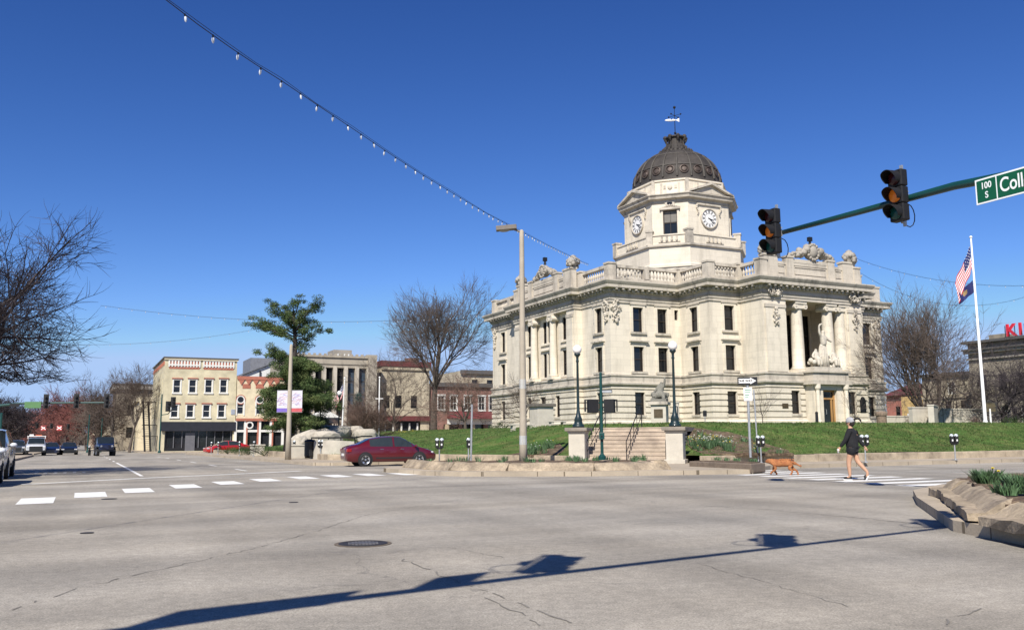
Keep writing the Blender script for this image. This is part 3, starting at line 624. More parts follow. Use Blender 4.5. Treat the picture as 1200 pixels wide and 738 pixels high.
# balustrade: posts, rails and turned balusters; solid parapets over the two pavilions
BO = [(x, y) for x, y in O_]
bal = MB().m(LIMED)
def off(i, o):
    p = Vector(O_[i]); d0 = (p-Vector(O_[i-1])).normalized(); d1 = (Vector(O_[(i+1) % n])-p).normalized(); n0 = Vector((d0.y, -d0.x)); n1 = Vector((d1.y, -d1.x)); m = n0+n1; m /= m.dot(n0); return p+m*o
for i in range(n):
    if i in (1, 3): continue
    a = off(i, -.3); c = off((i+1) % n, -.3); L = (c-a).length; d = (c-a)/L; nr = Vector((d.y, -d.x))
    Q = lambda x0, x1, o0, o1, za, zb: bal.add([(*(a+d*x+nr*o), z) for z in (za, zb) for x, o in ((x0, o0), (x1, o0), (x1, o1), (x0, o1))], [(0,1,2,3),(7,6,5,4),(4,5,1,0),(5,6,2,1),(6,7,3,2),(7,4,0,3)])
    Q(-.38, .38, -.38, .38, 14.6, 16.1); Q(-.44, .44, -.44, .44, 16.1, 16.26)
    if L < 1.2: continue
    Q(.38, L-.38, -.2, .2, 14.6, 15.0); Q(.38, L-.38, -.2, .2, 15.86, 16.12)
    if i in (2, 9):
        Q(.38, L-.38, -.14, .14, 15.0, 15.86)
        for s in ((L*.28, L*.72) if i == 9 else (L*.27, L*.73)): Q(s-.4, s+.4, -.26, .3, 14.7, 16.5); Q(s-.46, s+.46, -.3, .36, 16.5, 16.66)
        for s in (.9, L-.9): Q(s-.75, s+.75, -.3, .3, 14.65, 16.5); Q(s-.82, s+.82, -.36, .36, 16.5, 16.68)
        Q(L*.28+.47, L*.72-.47, -.24, .22, 16.121, 16.45)
        for s0, s1 in ((1.8, L*.27-.5), (L*.28+.6, L*.72-.6), (L*.73+.5, L-1.8)):
            for zz in (15.1, 15.7): Q(s0, s1, .14, .2, zz, zz+.1)
        continue
    bays = max(1, round(L/3.4)); 
    for k in range(1, bays): s = L*k/bays; Q(s-.26, s+.26, -.26, .26, 15.001, 15.859)
    k = int((L-.9)/.34)
    for j in range(k):
        s = .45+(j+.5)*(L-.9)/k; p = a+d*s
        if min(abs(s-L*q/bays) for q in range(bays+1)) < .36: continue
        bal.lathe([(.11, 15.0), (.07, 15.12), (.13, 15.32), (.12, 15.42), (.055, 15.62), (.08, 15.76), (.11, 15.86)], 6, (p.x, p.y, 0))
bal.build('balustrade', CH)
rf = MB().m(mat('roof_gravel', (.22, .21, .19), .95, .2, 1, 20, .3)); IN = [tuple(off(i, -.05)) for i in range(n)]
rf.poly([(x, y, 14.72) for x, y in IN]); rf.build('roof', CH)
# pavilion recesses
def rwalls(bb, i, s0, s1, dep, z0, z1, holes):
    a = Vector(O_[i]); c = Vector(O_[i+1]); d = (c-a).normalized(); nr = Vector((d.y, -d.x))
    A, B_ = a+d*s0, a+d*s1; A2, B2 = A-nr*dep, B_-nr*dep
    bb.wall(A, A2, z0, z1); bb.wall(A2, B2, z0, z1, holes, .2); bb.wall(B2, B_, z0, z1)
    bb.poly([(*A, z0), (*B_, z0), (*B2, z0), (*A2, z0)]); bb.poly([(*A, z1), (*A2, z1), (*B2, z1), (*B_, z1)])
    return A2, d, math.atan2(d.y, d.x), nr
# side (left) pavilion
ws = []
for cx, w in ((1.0, .95), (4.2, .72), (5.15, .72), (8.2, .95)):
    ws += [(cx-w/2, cx+w/2, 10.2, 12.3), (cx-w/2, cx+w/2, 6.9, 9.2)]
A2, d, ang, nr = rwalls(body, 2, RAV[0], RAV[1], .5, 6.5, 12.72, ws)
for x0, x1, z0, z1 in ws: add_window(CH, A2+d*((x0+x1)/2), ang, z0, x1-x0, z1-z0, WINBR, nx=1, nz=2, fr=.07, dep=.2)
for x0, x1 in ((.3, 1.7), (3.5, 5.85), (7.5, 8.9)):
    for zz, o in ((9.97, .14), (9.45, .18), (6.7, .14)):
        q = [A2+d*x0, A2+d*x1]; body.add([(*(t+nr*oo), z) for z in (zz, zz+.14) for t, oo in ((q[0], 0), (q[1], 0), (q[1], o), (q[0], o))], [(0,1,2,3),(7,6,5,4),(4,5,1,0),(5,6,2,1),(6,7,3,2),(7,4,0,3)])
# entrance pavilion
ws = [(.35, 1.95, 6.7, 12.2), (2.5, 4.5, 6.7, 12.2), (5.1, 6.7, 6.7, 12.2)]
A3, d3, ang3, nr3 = rwalls(body, 9, RBV[0], RBV[1], 4.2, 6.5, 12.72, ws)
for x0, x1, z0, z1 in ws: add_window(CH, A3+d3*((x0+x1)/2), ang3, z0, x1-x0, z1-z0, WINBR, nx=2 if x1-x0 > 1.1 else 1, nz=3, fr=.07, dep=.2)
body.build('wall', CH)
def column(p, ang, r, z0, z1, name='column'):
    b = MB().m(LIME); b.smooth = True
    H = z1-z0; b.lathe([(r*1.25, .28), (r*1.3, .38), (r*1.05, .46), (r*1.12, .52), (r, .6), (r*1.0, H*.4), (r*.86, H-.7), (r*.9, H-.62), (r*.86, H-.6)], 20)
    b.smooth = False; b.box(-r*1.3, r*1.3, -r*1.3, r*1.3, 0, .28); b.box(-r*1.2, r*1.2, -r*1.2, r*1.2, H-.2, H)
    for sx in (-1, 1):
        b.cyl((sx*r*.98, -r*1.1, H-.42), (sx*r*.98, r*1.1, H-.42), .24, .24, 12)
        b.m(LIMED); b.cyl((sx*r*.98, -r*1.16, H-.42), (sx*r*.98, -r*1.1, H-.42), .1, .1, 8); b.m(LIME)
    b.box(-r*.98, r*.98, -r*1.05, r*1.05, H-.6, H-.2)
    return b.build(name, CH, (p[0], p[1], z0), ang)
for v in (8.95, 12.85): column((-.72, v), -R(90), .36, 6.56, 12.7)
for u in (15.05, 18.6, 20.1): column((u, -6.38), 0, .54, 6.56, 12.7)
# flat pilasters on the entrance piers, with carved drops
for u0, u1 in ((10.95, 13.1), (20.45, 21.95)):
    pil = MB().m(LIME); pil.box(u0, u1, -7.14, -7.002, 6.57, 12.0); pil.m(LIMED); pil.box(u0-.06, u1+.06, -7.2, -7.002, 12.0, 12.3); pil.build('pilaster', CH)
for v0, v1 in ((4.95, 6.05), (15.75, 16.85)): pil = MB().m(LIME); pil.box(-.92, -.802, v0, v1, 6.57, 12.0); pil.m(LIMED); pil.box(-.96, -.802, v0-.04, v1+.04, 12.0, 12.3); pil.build('pilaster', CH)
def carving(name, c, nrm, w, h, nb, seed, parent=CH, m=LIMED, r0=.16):
    rr = random.Random(seed); b = MB().m(m); b.smooth = True; t = Vector((-nrm[1], nrm[0], 0))
    for k in range(nb):
        x = rr.gauss(0, .4)*w/2; z = rr.uniform(-.5, .5)*h; f = 1-abs(z/h)*.7; x *= f
        r = r0*rr.uniform(.55, 1.3); p = Vector(c)+t*x+Vector((0, 0, z)); p += Vector((*nrm, 0))*rr.uniform(-.02, .06)
        b.sph(p, r, 7, (rr.uniform(.6, 1.2), rr.uniform(.6, 1.2), rr.uniform(.7, 1.5)))
    for sx in (-1, 1):     # paired scrolls
        pts = []
        for q in range(15):
            a = q*.55; rad = w*.22*(1-q/18); pts.append(Vector(c)+t*(sx*(w*.3+rad*math.cos(a)*.8))+Vector((0, 0, h*.05+rad*math.sin(a)))+Vector((*nrm, 0))*.06)
        b.tube(pts, [r0*.55*(1-q/22) for q in range(15)], 5)
    return b.build(name, parent)
carving('carved_trophy', (.55, -.06, 12.05), (0, -1), 1.1, 1.9, 46, 3, r0=.12); carving('carved_trophy', (-.06, .55, 12.05), (-1, 0), 1.1, 1.9, 46, 4, r0=.12)
carving('carved_trophy', (12.0, -7.2, 11.2), (0, -1), .8, 1.5, 26, 5, r0=.09); carving('carved_trophy', (21.2, -7.2, 11.2), (0, -1), .8, 1.5, 30, 16, r0=.09)
carving('carved_trophy', (-.05, 23.6, 11.9), (-1, 0), .9, 2.2, 40, 8, r0=.12); carving('carved_trophy', (31.8, -.06, 12.0), (0, -1), 1.0, 2.4, 40, 9, r0=.12)
for k, u in enumerate((11.9, 21.2)): carving('carved_capital', (u, -7.3, 13.25), (0, -1), 1.6, .5, 24, 20+k, r0=.12)
# carved crests over the pavilions
def crest(cx, cy, nrm, name, seed, s=1.):
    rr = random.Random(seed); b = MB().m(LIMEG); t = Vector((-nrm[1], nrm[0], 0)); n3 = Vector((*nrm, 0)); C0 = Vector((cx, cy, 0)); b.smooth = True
    b.T = None
    b.sph(C0+Vector((0, 0, 17.25)), .62*s, 14, (1, 1, 1.15))
    for k in range(14): a = k/14*6.28; b.sph(C0+n3*.35+t*(math.cos(a)*.6*s)+Vector((0, 0, 17.2+math.sin(a)*.68*s)), .15*s, 7)
    for sx in (-1, 1):
        for k in range(26):
            f = k/25; b.sph(C0+t*(sx*(.5+f*2.2)*s)+n3*rr.uniform(-.1, .2)+Vector((0, 0, 16.7+(1-f)**1.2*.75*s+rr.uniform(-.2, .12))), (.34-.14*f)*s*rr.uniform(.6, 1.25), 7, (1, 1, rr.uniform(.7, 1.3)))
        pts = [C0+t*(sx*(.5+q*.24)*s)+n3*.2+Vector((0, 0, 17.5-q*.11+.12*math.sin(q*1.4))) for q in range(9)]; b.tube(pts, [.2*s*(1-q/13) for q in range(9)], 6)
    b.smooth = False; b.m(BLACK); b.cyl(C0+Vector((0, 0, 17.9)), C0+Vector((0, 0, 18.25)), .14, .1, 8); b.box(cx-.18, cx+.18, cy-.15, cy+.15, 18.25, 18.62)
    return b.build(name, CH)
crest(16.8, -6.65, (0, -1), 'carved_crest', 5); crest(-.45, 10.9, (-1, 0), 'carved_crest', 6, .85)
def urn(x, y, z, s, name='roof_urn', seed=1):
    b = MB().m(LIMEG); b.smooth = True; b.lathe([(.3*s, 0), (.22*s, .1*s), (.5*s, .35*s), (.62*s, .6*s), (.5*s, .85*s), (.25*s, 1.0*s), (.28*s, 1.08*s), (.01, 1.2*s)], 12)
    rr = random.Random(seed)
    for k in range(14): a = rr.uniform(0, 6.28); b.sph((math.cos(a)*.5*s, math.sin(a)*.5*s, rr.uniform(.1, .7)*s), .2*s, 6)
    return b.build(name, CH, (x, y, z))
for k, (x, y) in enumerate(((11.6, -6.7), (21.4, -6.7), (-.4, 5.5), (-.4, 16.3))): urn(x, y, 16.68 if y < 0 else 16.68, 1.0, seed=k)
# entrance portico with balcony, door and steps
por = MB().m(LIME); X0, X1, DX0, DX1 = 15.0, 18.75, 16.05, 17.65
por.box(X0, DX0, -8.0, -6.9, 1.4, 5.5); por.box(DX1, X1, -8.0, -6.9, 1.4, 5.5); por.box(DX0+.001, DX1-.001, -7.98, -6.9, 5.05, 5.5)
por.m(LIMED); por.box(X0-.35, X1+.35, -8.4, -6.92, 5.5, 5.85); por.box(X0-.15, X1+.15, -8.2, -6.92, 5.85, 6.5); por.box(X0-.3, X1+.3, -8.35, -6.9, 6.5, 6.65)
por.m(LIME)
for x in (X0+.25, X1-.25): por.lathe([(.2, 2.3), (.24, 2.4), (.2, 2.5), (.17, 5.0), (.26, 5.15), (.28, 5.5)], 12, (x, -8.2, 0)); por.box(x-.3, x+.3, -8.5, -8.0, 1.5, 2.3)
por.build('entrance_portico', CH)
dr = MB().m(mat('oak_door', (.36, .20, .075), .5, .25, 3, 20, .1, stretch=(1, 1, .2)))
dr.box(DX0, DX0+.16, -7.7, -7.55, 2.0, 5.04); dr.box(DX1-.16, DX1, -7.7, -7.55, 2.0, 5.04); dr.box(DX0+.16, DX1-.16, -7.69, -7.55, 4.25, 4.4); dr.box(DX0+.16, DX0+.3, -7.68, -7.58, 2.0, 4.25); dr.box(DX1-.45, DX1-.3, -7.68, -7.58, 2.0, 4.25)
dr.box(DX0+.3, DX1-.45, -7.67, -7.58, 2.0, 2.3); dr.box(DX0+.16, DX1-.16, -7.69, -7.55, 4.9, 5.04)
D = dr.build('door', CH); pn = MB().m(GLASS); pn.quad((DX0, -7.6, 2.0), (DX1, -7.6, 2.0), (DX1, -7.6, 5.04), (DX0, -7.6, 5.04)); pn.build('pane', D)
hb = MB().m(GREYM); hb.tube([(DX0+.5, -7.7, 3.0), (DX0+.5, -7.78, 3.0), (DX0+.5, -7.78, 3.4), (DX0+.5, -7.7, 3.4)], .02, 6); hb.build('handle', D)
pq = MB().m(BLACK); pq.box(21.25, 21.95, -7.14, -7.1, 3.2, 4.3); pq.cyl((21.6, -7.14, 4.3), (21.6, -7.1, 4.3), .28, .28, 16); pq.build('wall_plaque', CH)
pq = MB().m(mat('bronze_plaque', (.10, .075, .045), .5, .2, 5, 20, .1, metal=.4)); pq.box(12.3, 12.95, -7.13, -7.1, 3.5, 3.9); pq.build('wall_plaque', CH)
# ---------------------------------------------------------------- tower
def octo(cx, cy, a, c): return [(cx-a, cy+a-c), (cx-a, cy-a+c), (cx-a+c, cy-a), (cx+a-c, cy-a), (cx+a, cy-a+c), (cx+a, cy+a-c), (cx+a-c, cy+a), (cx-a+c, cy+a)]
TX, TY = 16.6, 12.1
tw = MB().m(LIME); B0 = octo(TX, TY, 6.1, 2.9); B1 = octo(TX, TY, 5.2, 2.6)
for i in range(8): tw.wall(B0[i], B0[(i+1) % 8], 14.6, 20.3)
tw.mould(B0, [(0, 18.0), (.14, 18.05), (.14, 18.3), (0, 18.4)]); tw.m(LIMED); tw.mould(B0, [(0, 20.1), (.22, 20.2), (.22, 20.38), (.1, 20.42), (-1.0, 20.42)])
tw.m(LIME); Bp = octo(TX, TY, 6.0, 2.85); tw.mould(Bp, [(0, 20.4), (0, 21.3), (.1, 21.34), (.1, 21.46), (-.35, 21.46), (-.35, 20.4)])
tw.m(LIMED)
for i in range(8):       # panels and corner blocks of the low tower parapet
    a = Vector(Bp[i]); c = Vector(Bp[(i+1) % 8]); L = (c-a).length; d = (c-a)/L; nr = Vector((d.y, -d.x)); ang = math.atan2(d.y, d.x)
    tw.T = Matrix.Translation((a.x, a.y, 0)) @ Matrix.Rotation(ang, 4, 'Z')
    tw.box(-.34, .34, -.2, .5, 20.42, 21.75); tw.box(-.4, .4, -.26, .56, 21.75, 21.92)
    for j in range(4): s = L/2+(j-1.5)*.5; tw.lathe([(.1, 20.7), (.13, 20.85), (.08, 21.0), (.1, 21.2)], 6, (s, -.06, 0)); 
    tw.box(L/2-1.1, L/2+1.1, -.08, -.001, 20.62, 20.68); tw.T = None
tw.m(LIME)
for i in range(8):
    L = (Vector(B1[(i+1) % 8])-Vector(B1[i])).length; h = [] if i % 2 == 0 else [(L/2-.72, L/2+.72, 21.55, 24.2)]
    tw.wall(B1[i], B1[(i+1) % 8], 20.3, 25.0, h, .3)
    a = Vector(B1[i]); c = Vector(B1[(i+1) % 8]); d = (c-a)/L; ang = math.atan2(d.y, d.x)
    tw.T = Matrix.Translation((a.x, a.y, 0)) @ Matrix.Rotation(ang, 4, 'Z')
    if h:
        tw.box(L/2-.92, L/2-.72, -.08, -.001, 21.4, 24.2); tw.box(L/2+.72, L/2+.92, -.08, -.001, 21.4, 24.2); tw.m(LIMED); tw.box(L/2-1.0, L/2+1.0, -.2, -.001, 21.25, 21.4); tw.box(L/2-1.05, L/2+1.05, -.26, -.001, 24.22, 24.42)
        for k in range(9): tw.sph((L/2+(k-4)*.22, -.1, 24.5+.16*math.cos((k-4)*.6)), .13, 6)
        tw.m(LIME)
    else:
        tw.m(LIMED)
        tw.box(L/2-1.35, L/2+1.35, -.16, -.001, 24.72, 24.9)
        for sx in (-1, 1):
            for k in range(7): tw.sph((L/2+sx*(1.45+.1*math.sin(k)), -.08, 24.75-k*.17), .14-.01*k, 6)
        tw.m(LIME)
    tw.T = None
for p in B1: tw.m(LIME)
tw.m(LIMED); tw.mould(B1, [(0, 24.95), (.1, 24.98), (.1, 25.2), (.16, 25.24), (.5, 25.34), (.55, 25.55), (.7, 25.7), (.7, 25.78), (-.4, 26.0)])
for i in range(0, 8, 2):      # pediments over the clock faces
    a = Vector(B1[i]); c = Vector(B1[(i+1) % 8]); L = (c-a).length; d = (c-a)/L; ang = math.atan2(d.y, d.x)
    tw.T = Matrix.Translation((a.x, a.y, 0)) @ Matrix.Rotation(ang, 4, 'Z')
    def tri3(x0, x1, zb, zt, y0, y1): tw.add([(x0, y0, zb), (x1, y0, zb), ((x0+x1)/2, y0, zt), (x0, y1, zb), (x1, y1, zb), ((x0+x1)/2, y1, zt)], [(0, 1, 2), (5, 4, 3), (0, 2, 5, 3), (2, 1, 4, 5), (1, 0, 3, 4)])
    tw.m(LIMED)
    for sx in (-1, 1):
        x = L/2+sx*(L/2+.3); tw.add([(x, -.72, 25.79), (x-sx*.1, -.72, 26.02), (L/2, -.72, 27.1), (L/2, -.72, 26.84), (x, .6, 25.79), (x-sx*.1, .6, 26.02), (L/2, .6, 27.1), (L/2, .6, 26.84)],
               [(0, 1, 2, 3), (7, 6, 5, 4), (1, 5, 6, 2), (0, 3, 7, 4), (0, 4, 5, 1)] if sx < 0 else [(3, 2, 1, 0), (4, 5, 6, 7), (2, 6, 5, 1), (4, 7, 3, 0), (1, 5, 4, 0)])
    tw.m(LIME); tri3(.1, L-.1, 25.79, 26.84, -.35, .6); tw.m(LIMED); tri3(.9, L-.9, 25.93, 26.6, -.40, -.351)
    tw.T = None
tw.m(LIME); A1 = octo(TX, TY, 4.75, 2.45)
for i in range(8):
    a = Vector(A1[i]); c = Vector(A1[(i+1) % 8]); L = (c-a).length; ang = math.atan2((c-a).y, (c-a).x)
    tw.wall(a, c, 25.7, 27.5)
    tw.T = Matrix.Translation((a.x, a.y, 0)) @ Matrix.Rotation(ang, 4, 'Z'); tw.m(LIMED)
    for sx in (-1, 1): tw.box(L/2+sx*.9-.1, L/2+sx*.9+.1, -.07, -.001, 26.1, 27.2)
    tw.box(-.16, .16, -.12, .3, 25.8, 27.56); tw.sph((L/2, -.05, 26.75), .26, 8, (1, .4, 1)); tw.box(L/2-.7, L/2-.45, -.06, -.001, 26.6, 26.95); tw.box(L/2+.45, L/2+.7, -.06, -.001, 26.6, 26.95); tw.m(LIME); tw.T = None
tw.m(LIME); tw.mould(A1, [(0, 27.35), (.12, 27.42), (.12, 27.58), (-1.2, 27.62)])
TW = tw.build('clock_tower', CH)
for i in range(8):
    a = Vector(B1[i]); c = Vector(B1[(i+1) % 8]); L = (c-a).length; d = (c-a)/L; ang = math.atan2(d.y, d.x); m_ = (a+c)/2; nr = Vector((d.y, -d.x))
    if i % 2:
        add_window(TW, m_, ang, 21.55, 1.44, 2.65, WINBR, name='tower_window', nx=2, nz=2, fr=.1, dep=.28)
        b = MB().m(mat('grey_blind', (.17, .16, .14), .9, .1, 3, 30, .1)); b.box(-.62, .62, .2, .24, 22.95, 24.1); b.build('window_blind', TW, (m_.x, m_.y, 0), ang)
        b = MB().m(LIMED); b.T = Matrix.Rotation(R(90), 4, 'X'); b.lathe([(.5, 0), (.5, .1), (.28, .14), (.26, .05)], 18, cap=False); b.m(GLASS); b.lathe([(.27, 0), (.27, .045), (1e-5, .05)], 16); b.build('round_window', TW, (m_.x, m_.y, 25.02-.3), ang) if False else b.build('round_window', TW, (m_.x+nr.x*.005, m_.y+nr.y*.005, 24.85), ang)
    else:
        b = MB().m(LIMED); b.T = Matrix.Rotation(R(90), 4, 'X')
        b.lathe([(1.08, 0), (1.08, .16), (.98, .2), (.92, .12), (.92, .05)], 40, cap=False)
        b.m(mat('clock_white', (.74, .73, .70), .6, .04, 2, 20, 0)); b.lathe([(.95, 0), (.95, .1), (1e-5, .101)], 40)
        b.m(BLACK); 
        for k in range(12):
            t = k*math.pi/6; M0 = b.T; b.T = M0 @ Matrix.Rotation(t, 4, 'Z'); w = .07 if k % 3 else .1
            b.box(-w, -w*.25, .6, .86, .10, .112); b.box(w*.25, w, .6, .86, .10, .112); b.T = M0
        for k in range(40):
            t = k*2*math.pi/40; b.T = Matrix.Rotation(R(90), 4, 'X') @ Matrix.Rotation(t, 4, 'Z'); b.box(-.075, .075, .52, .545, .1, .109); b.box(-.076, .076, .905, .93, .1, .109)
        for ang_, l, w in ((R(-105), .5, .05), (R(-97+15), .0, .03), (R(-132), .78, .035)):
            if l: b.T = Matrix.Rotation(R(90), 4, 'X') @ Matrix.Rotation(ang_, 4, 'Z'); b.box(-w, w, -.15, l, .115, .13)
        b.build('clock_face', TW, (m_.x, m_.y, 23.35), ang)
# ---------------------------------------------------------------- dome
dm = MB().m(BRONZE); dm.smooth = True; RD = 4.72; Z0 = 27.55
def dr_(t): return RD*math.cos(t)**.92, Z0+.45+3.95*math.sin(t)
prof = [(RD+.12, Z0), (RD+.12, Z0+.18), (RD+.02, Z0+.22), (RD, Z0+.4)]+[dr_(R(a)) for a in range(2, 72, 4)]
dm.lathe(prof, 80, (TX, TY, 0)); DM = dm.build('dome', CH)
rb = MB().m(BRONZEL); NRB = 20
for k in range(NRB):
    t = 2*math.pi*k/NRB; pts = []
    for a in range(0, 71, 5):
        r, z = dr_(R(a)); pts.append((TX+(r+.02)*math.cos(t), TY+(r+.02)*math.sin(t), z))
    rb.tube(pts, [.13-.0009*i*6 for i in range(len(pts))], 5)
for a in (20, 22, 47):
    r, z = dr_(R(a)); rb.lathe([(r+.02, z-.06), (r+.1, z-.04), (r+.06, z+.06), (r-.05, z+.08)], 60, (TX, TY, 0)) if a != 22 else None
rb.build('dome_ribs', DM)
md = MB().m(mat('bronze_medallion', (.075, .055, .045), .55, .3, 3, 20, .2, metal=.3))
for k in range(NRB):
    t = 2*math.pi*(k+.5)/NRB; r, z = dr_(R(11)); r2, z2 = dr_(R(14)); sl = math.atan2(z2-z, r2-r)
    M = Matrix.Translation((TX+r*math.cos(t), TY+r*math.sin(t), z)) @ Matrix.Rotation(t, 4, 'Z') @ Matrix.Rotation(R(78), 4, 'Y')
    md.T = M; md.lathe([(.48, 0), (.48, .07), (.38, .1), (.36, .0)], 20, cap=False); md.lathe([(.3, .02), (.22, .08), (1e-5, .1)], 14)
md.T = None; md.build('dome_medallions', DM)
cr = MB().m(BRONZE); r0, z0 = dr_(R(68)); z0 -= .15
cr.lathe([(1.75, z0-.05), (1.9, z0), (1.9, z0+.22), (1.6, z0+.3), (1.5, z0+.5), (1.1, z0+.65), (1.05, z0+1.1), (.85, z0+1.3), (.8, z0+1.9), (1.0, z0+2.05), (1.0, z0+2.2), (.3, z0+2.35), (.12, z0+2.5)], 24, (TX, TY, 0))
for k in range(24): t = 2*math.pi*k/24; cr.sph((TX+1.78*math.cos(t), TY+1.78*math.sin(t), z0+.38), .14, 6, (1, 1, 1.6))
for k in range(8):
    t = 2*math.pi*(k+.5)/8
    cr.tube([(TX+q*math.cos(t), TY+q*math.sin(t), z0+h) for q, h in ((1.35, .45), (1.3, .8), (1.0, 1.1), (.95, 1.5), (1.15, 1.8), (1.25, 2.1), (1.1, 2.25))], [.13, .16, .12, .1, .13, .15, .1], 6); cr.sph((TX+1.12*math.cos(t), TY+1.12*math.sin(t), z0+2.1), .22, 7)
cr.build('dome_crown', DM)
vn = MB().m(BLACK); zt = z0+2.4; vn.cyl((TX, TY, zt), (TX, TY, zt+3.2), .05, .03, 6); vn.sph((TX, TY, zt+3.25), .16, 8); vn.sph((TX, TY, zt+.3), .14, 8)
for k in range(4):
    t = k*math.pi/2+.4; e = (TX+.75*math.cos(t), TY+.75*math.sin(t), zt+2.3); vn.cyl((TX, TY, zt+2.3), e, .025, .02, 5); vn.sph(e, .1, 6)
vn.m(WHITE); vn.T = Matrix.Translation((TX-.2, TY, zt+1.75)) @ Matrix.Rotation(R(-30), 4, 'Z'); vn.sph((-.3, 0, 0), .3, 10, (2.1, .35, .5)); vn.add([(.25, -.02, 0), (.65, -.02, .22), (.65, -.02, -.22), (.25, .02, 0), (.65, .02, .22), (.65, .02, -.22)], [(0, 2, 1), (3, 4, 5), (0, 1, 4, 3), (1, 2, 5, 4), (2, 0, 3, 5)]); vn.T = None
vn.build('weather_vane', DM)
# ---------------------------------------------------------------- statue group over the entrance
def skin(name, verts, edges, radii, mt, parent=None, loc=None, rz=0., sub=2, smooth=True):
    me = bpy.data.meshes.new(name); me.from_pydata(verts, edges, []); me.materials.append(mt)
    o = bpy.data.objects.new(name, me); COL.objects.link(o); o.modifiers.new('skin', 'SKIN')
    if not me.skin_vertices: return o
    sv = me.skin_vertices[0].data
    for i, r in enumerate(radii): sv[i].radius = (r, r) if not hasattr(r, '__len__') else r
    sv[0].use_root = True; o.modifiers['skin'].use_smooth_shade = smooth
    s_ = o.modifiers.new('sub', 'SUBSURF'); s_.levels = sub; s_.render_levels = sub
    if parent: o.parent = parent
    if loc is not None: o.location = loc
    o.rotation_euler.z = rz; return o
STAT = mat('statue_stone', (.56, .51, .42), .85, .2, 2, 14, .4, col2=(.22, .2, .17), c2amt=.7, c2scale=2)
sb = MB().m(STAT); sb.T = Matrix.Translation((16.7, -7.6, 6.65)); sb.box(-1.6, 1.6, -.55, .5, 0, .35); sb.smooth = True
sb.lathe([(.5, .35), (.45, .8), (.4, 1.5), (.32, 2.2), (.26, 2.35)], 14, squ=(1, .75)); 
rr = random.Random(4)
for k in range(14): a = k/14*6.28; sb.tube([(.5*math.cos(a), .4*math.sin(a), .36), (.43*math.cos(a+.1), .33*math.sin(a+.1), 1.2), (.3*math.cos(a+.3), .22*math.sin(a+.3), 2.2)], [.07, .06, .03], 5)
for sx in (-1, 1):
    for k in range(16): sb.sph((sx*rr.uniform(.6, 1.5), rr.uniform(-.4, .3), .4+rr.uniform(0, .55)), rr.uniform(.14, .26), 7)
SG = sb.build('entrance_sculpture', CH)
def stone_fig(parent, loc, sc, pose):
    V = {'stand': ([(0,0,2.1),(0,0,2.5),(0,0,2.95),(0,0,3.12),(0,0,3.3),(0,-.02,3.5),(-.25,0,2.95),(-.45,-.05,3.25),(-.5,-.08,3.75),(-.42,-.12,3.95),(.25,0,2.9),(.55,-.08,2.65),(.85,-.12,2.5),(-.15,-.14,4.02)],
                   [(0,1),(1,2),(2,3),(3,4),(4,5),(2,6),(6,7),(7,8),(8,9),(2,10),(10,11),(11,12),(9,13)], [.3,.26,.28,.12,.17,.14,.14,.11,.09,.1,.13,.1,.08,.08]),
         'sit': ([(0,0,.9),(0,.02,1.3),(0,0,1.6),(0,-.02,1.75),(0,-.04,1.95),(.22,0,1.55),(.4,-.15,1.25),(.3,-.35,1.15),(-.22,0,1.55),(-.45,-.05,1.25),(-.5,-.3,1.1),(.18,-.4,.95),(.2,-.45,.4),(-.18,-.45,.95),(-.16,-.5,.4)],
                 [(0,1),(1,2),(2,3),(3,4),(2,5),(5,6),(6,7),(2,8),(8,9),(9,10),(0,11),(11,12),(0,13),(13,14)], [.28,.24,.25,.1,.17,.13,.1,.08,.13,.1,.08,.18,.13,.18,.13])}[pose]
    return skin('sculpted_figure', [tuple(c*sc for c in v) for v in V[0]], V[1], [r*sc for r in V[2]], STAT, parent, loc)
stone_fig(SG, (16.7, -7.7, 6.7), 1.0, 'stand'); stone_fig(SG, (15.75, -7.7, 6.7), .95, 'sit'); stone_fig(SG, (17.75, -7.7, 6.7), .95, 'sit')
# ================================================================ stairs, piers, lamps
def stw(x, y, z=0): p = SC_+SX*x+SY*y; return (p.x, p.y, z)
b = MB().m(STEPM)
for k in range(NR):
    z1 = .15+(k+1)*RISE
    b.box(-STW-.28, STW+.28, k*TREAD, NR*TREAD+.2, z1-RISE if k else .05, z1-.05); b.box(-STW-.28, STW+.28, k*TREAD-.025, k*TREAD+TREAD+.02, z1-.05+.001, z1)
b.m(PAVE); b.box(-STW-.28, STW+.28, NR*TREAD+.02, NR*TREAD+4, ztop-.2, ztop-.004)
tag(b.build('stairs', loc=stw(0, 0), rz=SANG), 'broad stone stairs between the two lamp piers', 'stairs')
for sx, lab in ((-1, 'stone pier left of the stairs with a globe lamp on it'), (1, 'stone pier right of the stairs with a globe lamp on it')):
    x, y, _ = stw(sx*2.12, -.15); t = empty('stair_pier', (x, y, 0), SANG, lab, 'stone pier', 'piers at the foot of the stairs')
    b = MB().m(CONCL); b.box(-.36, .36, -.36, .36, .05, 1.42); b.box(-.44, .44, -.44, .44, .05, .3); b.build('shaft', t, bevel=.015)
    b = MB().m(CONCL); b.box(-.4, .4, -.4, .4, 1.42, 1.5); b.m(mat('dark_capstone', (.22, .19, .155), .9, .2, 2, 20, .3)); b.box(-.5, .5, -.5, .5, 1.501, 1.66); b.build('cap', t, bevel=.02)
    b = MB().m(CONCL); b.box(-.3, .3, .37, 3.1, .06, .5); b.build('cheek_wall', t)
LAMPG = mat('lamp_globe', (.80, .78, .74), .35, .02, 2, 20, 0, spec=.5)
LAMPP = mat('lamp_post_green', (.012, .026, .028), .4, .2, 3, 20, .05, coat=.2)
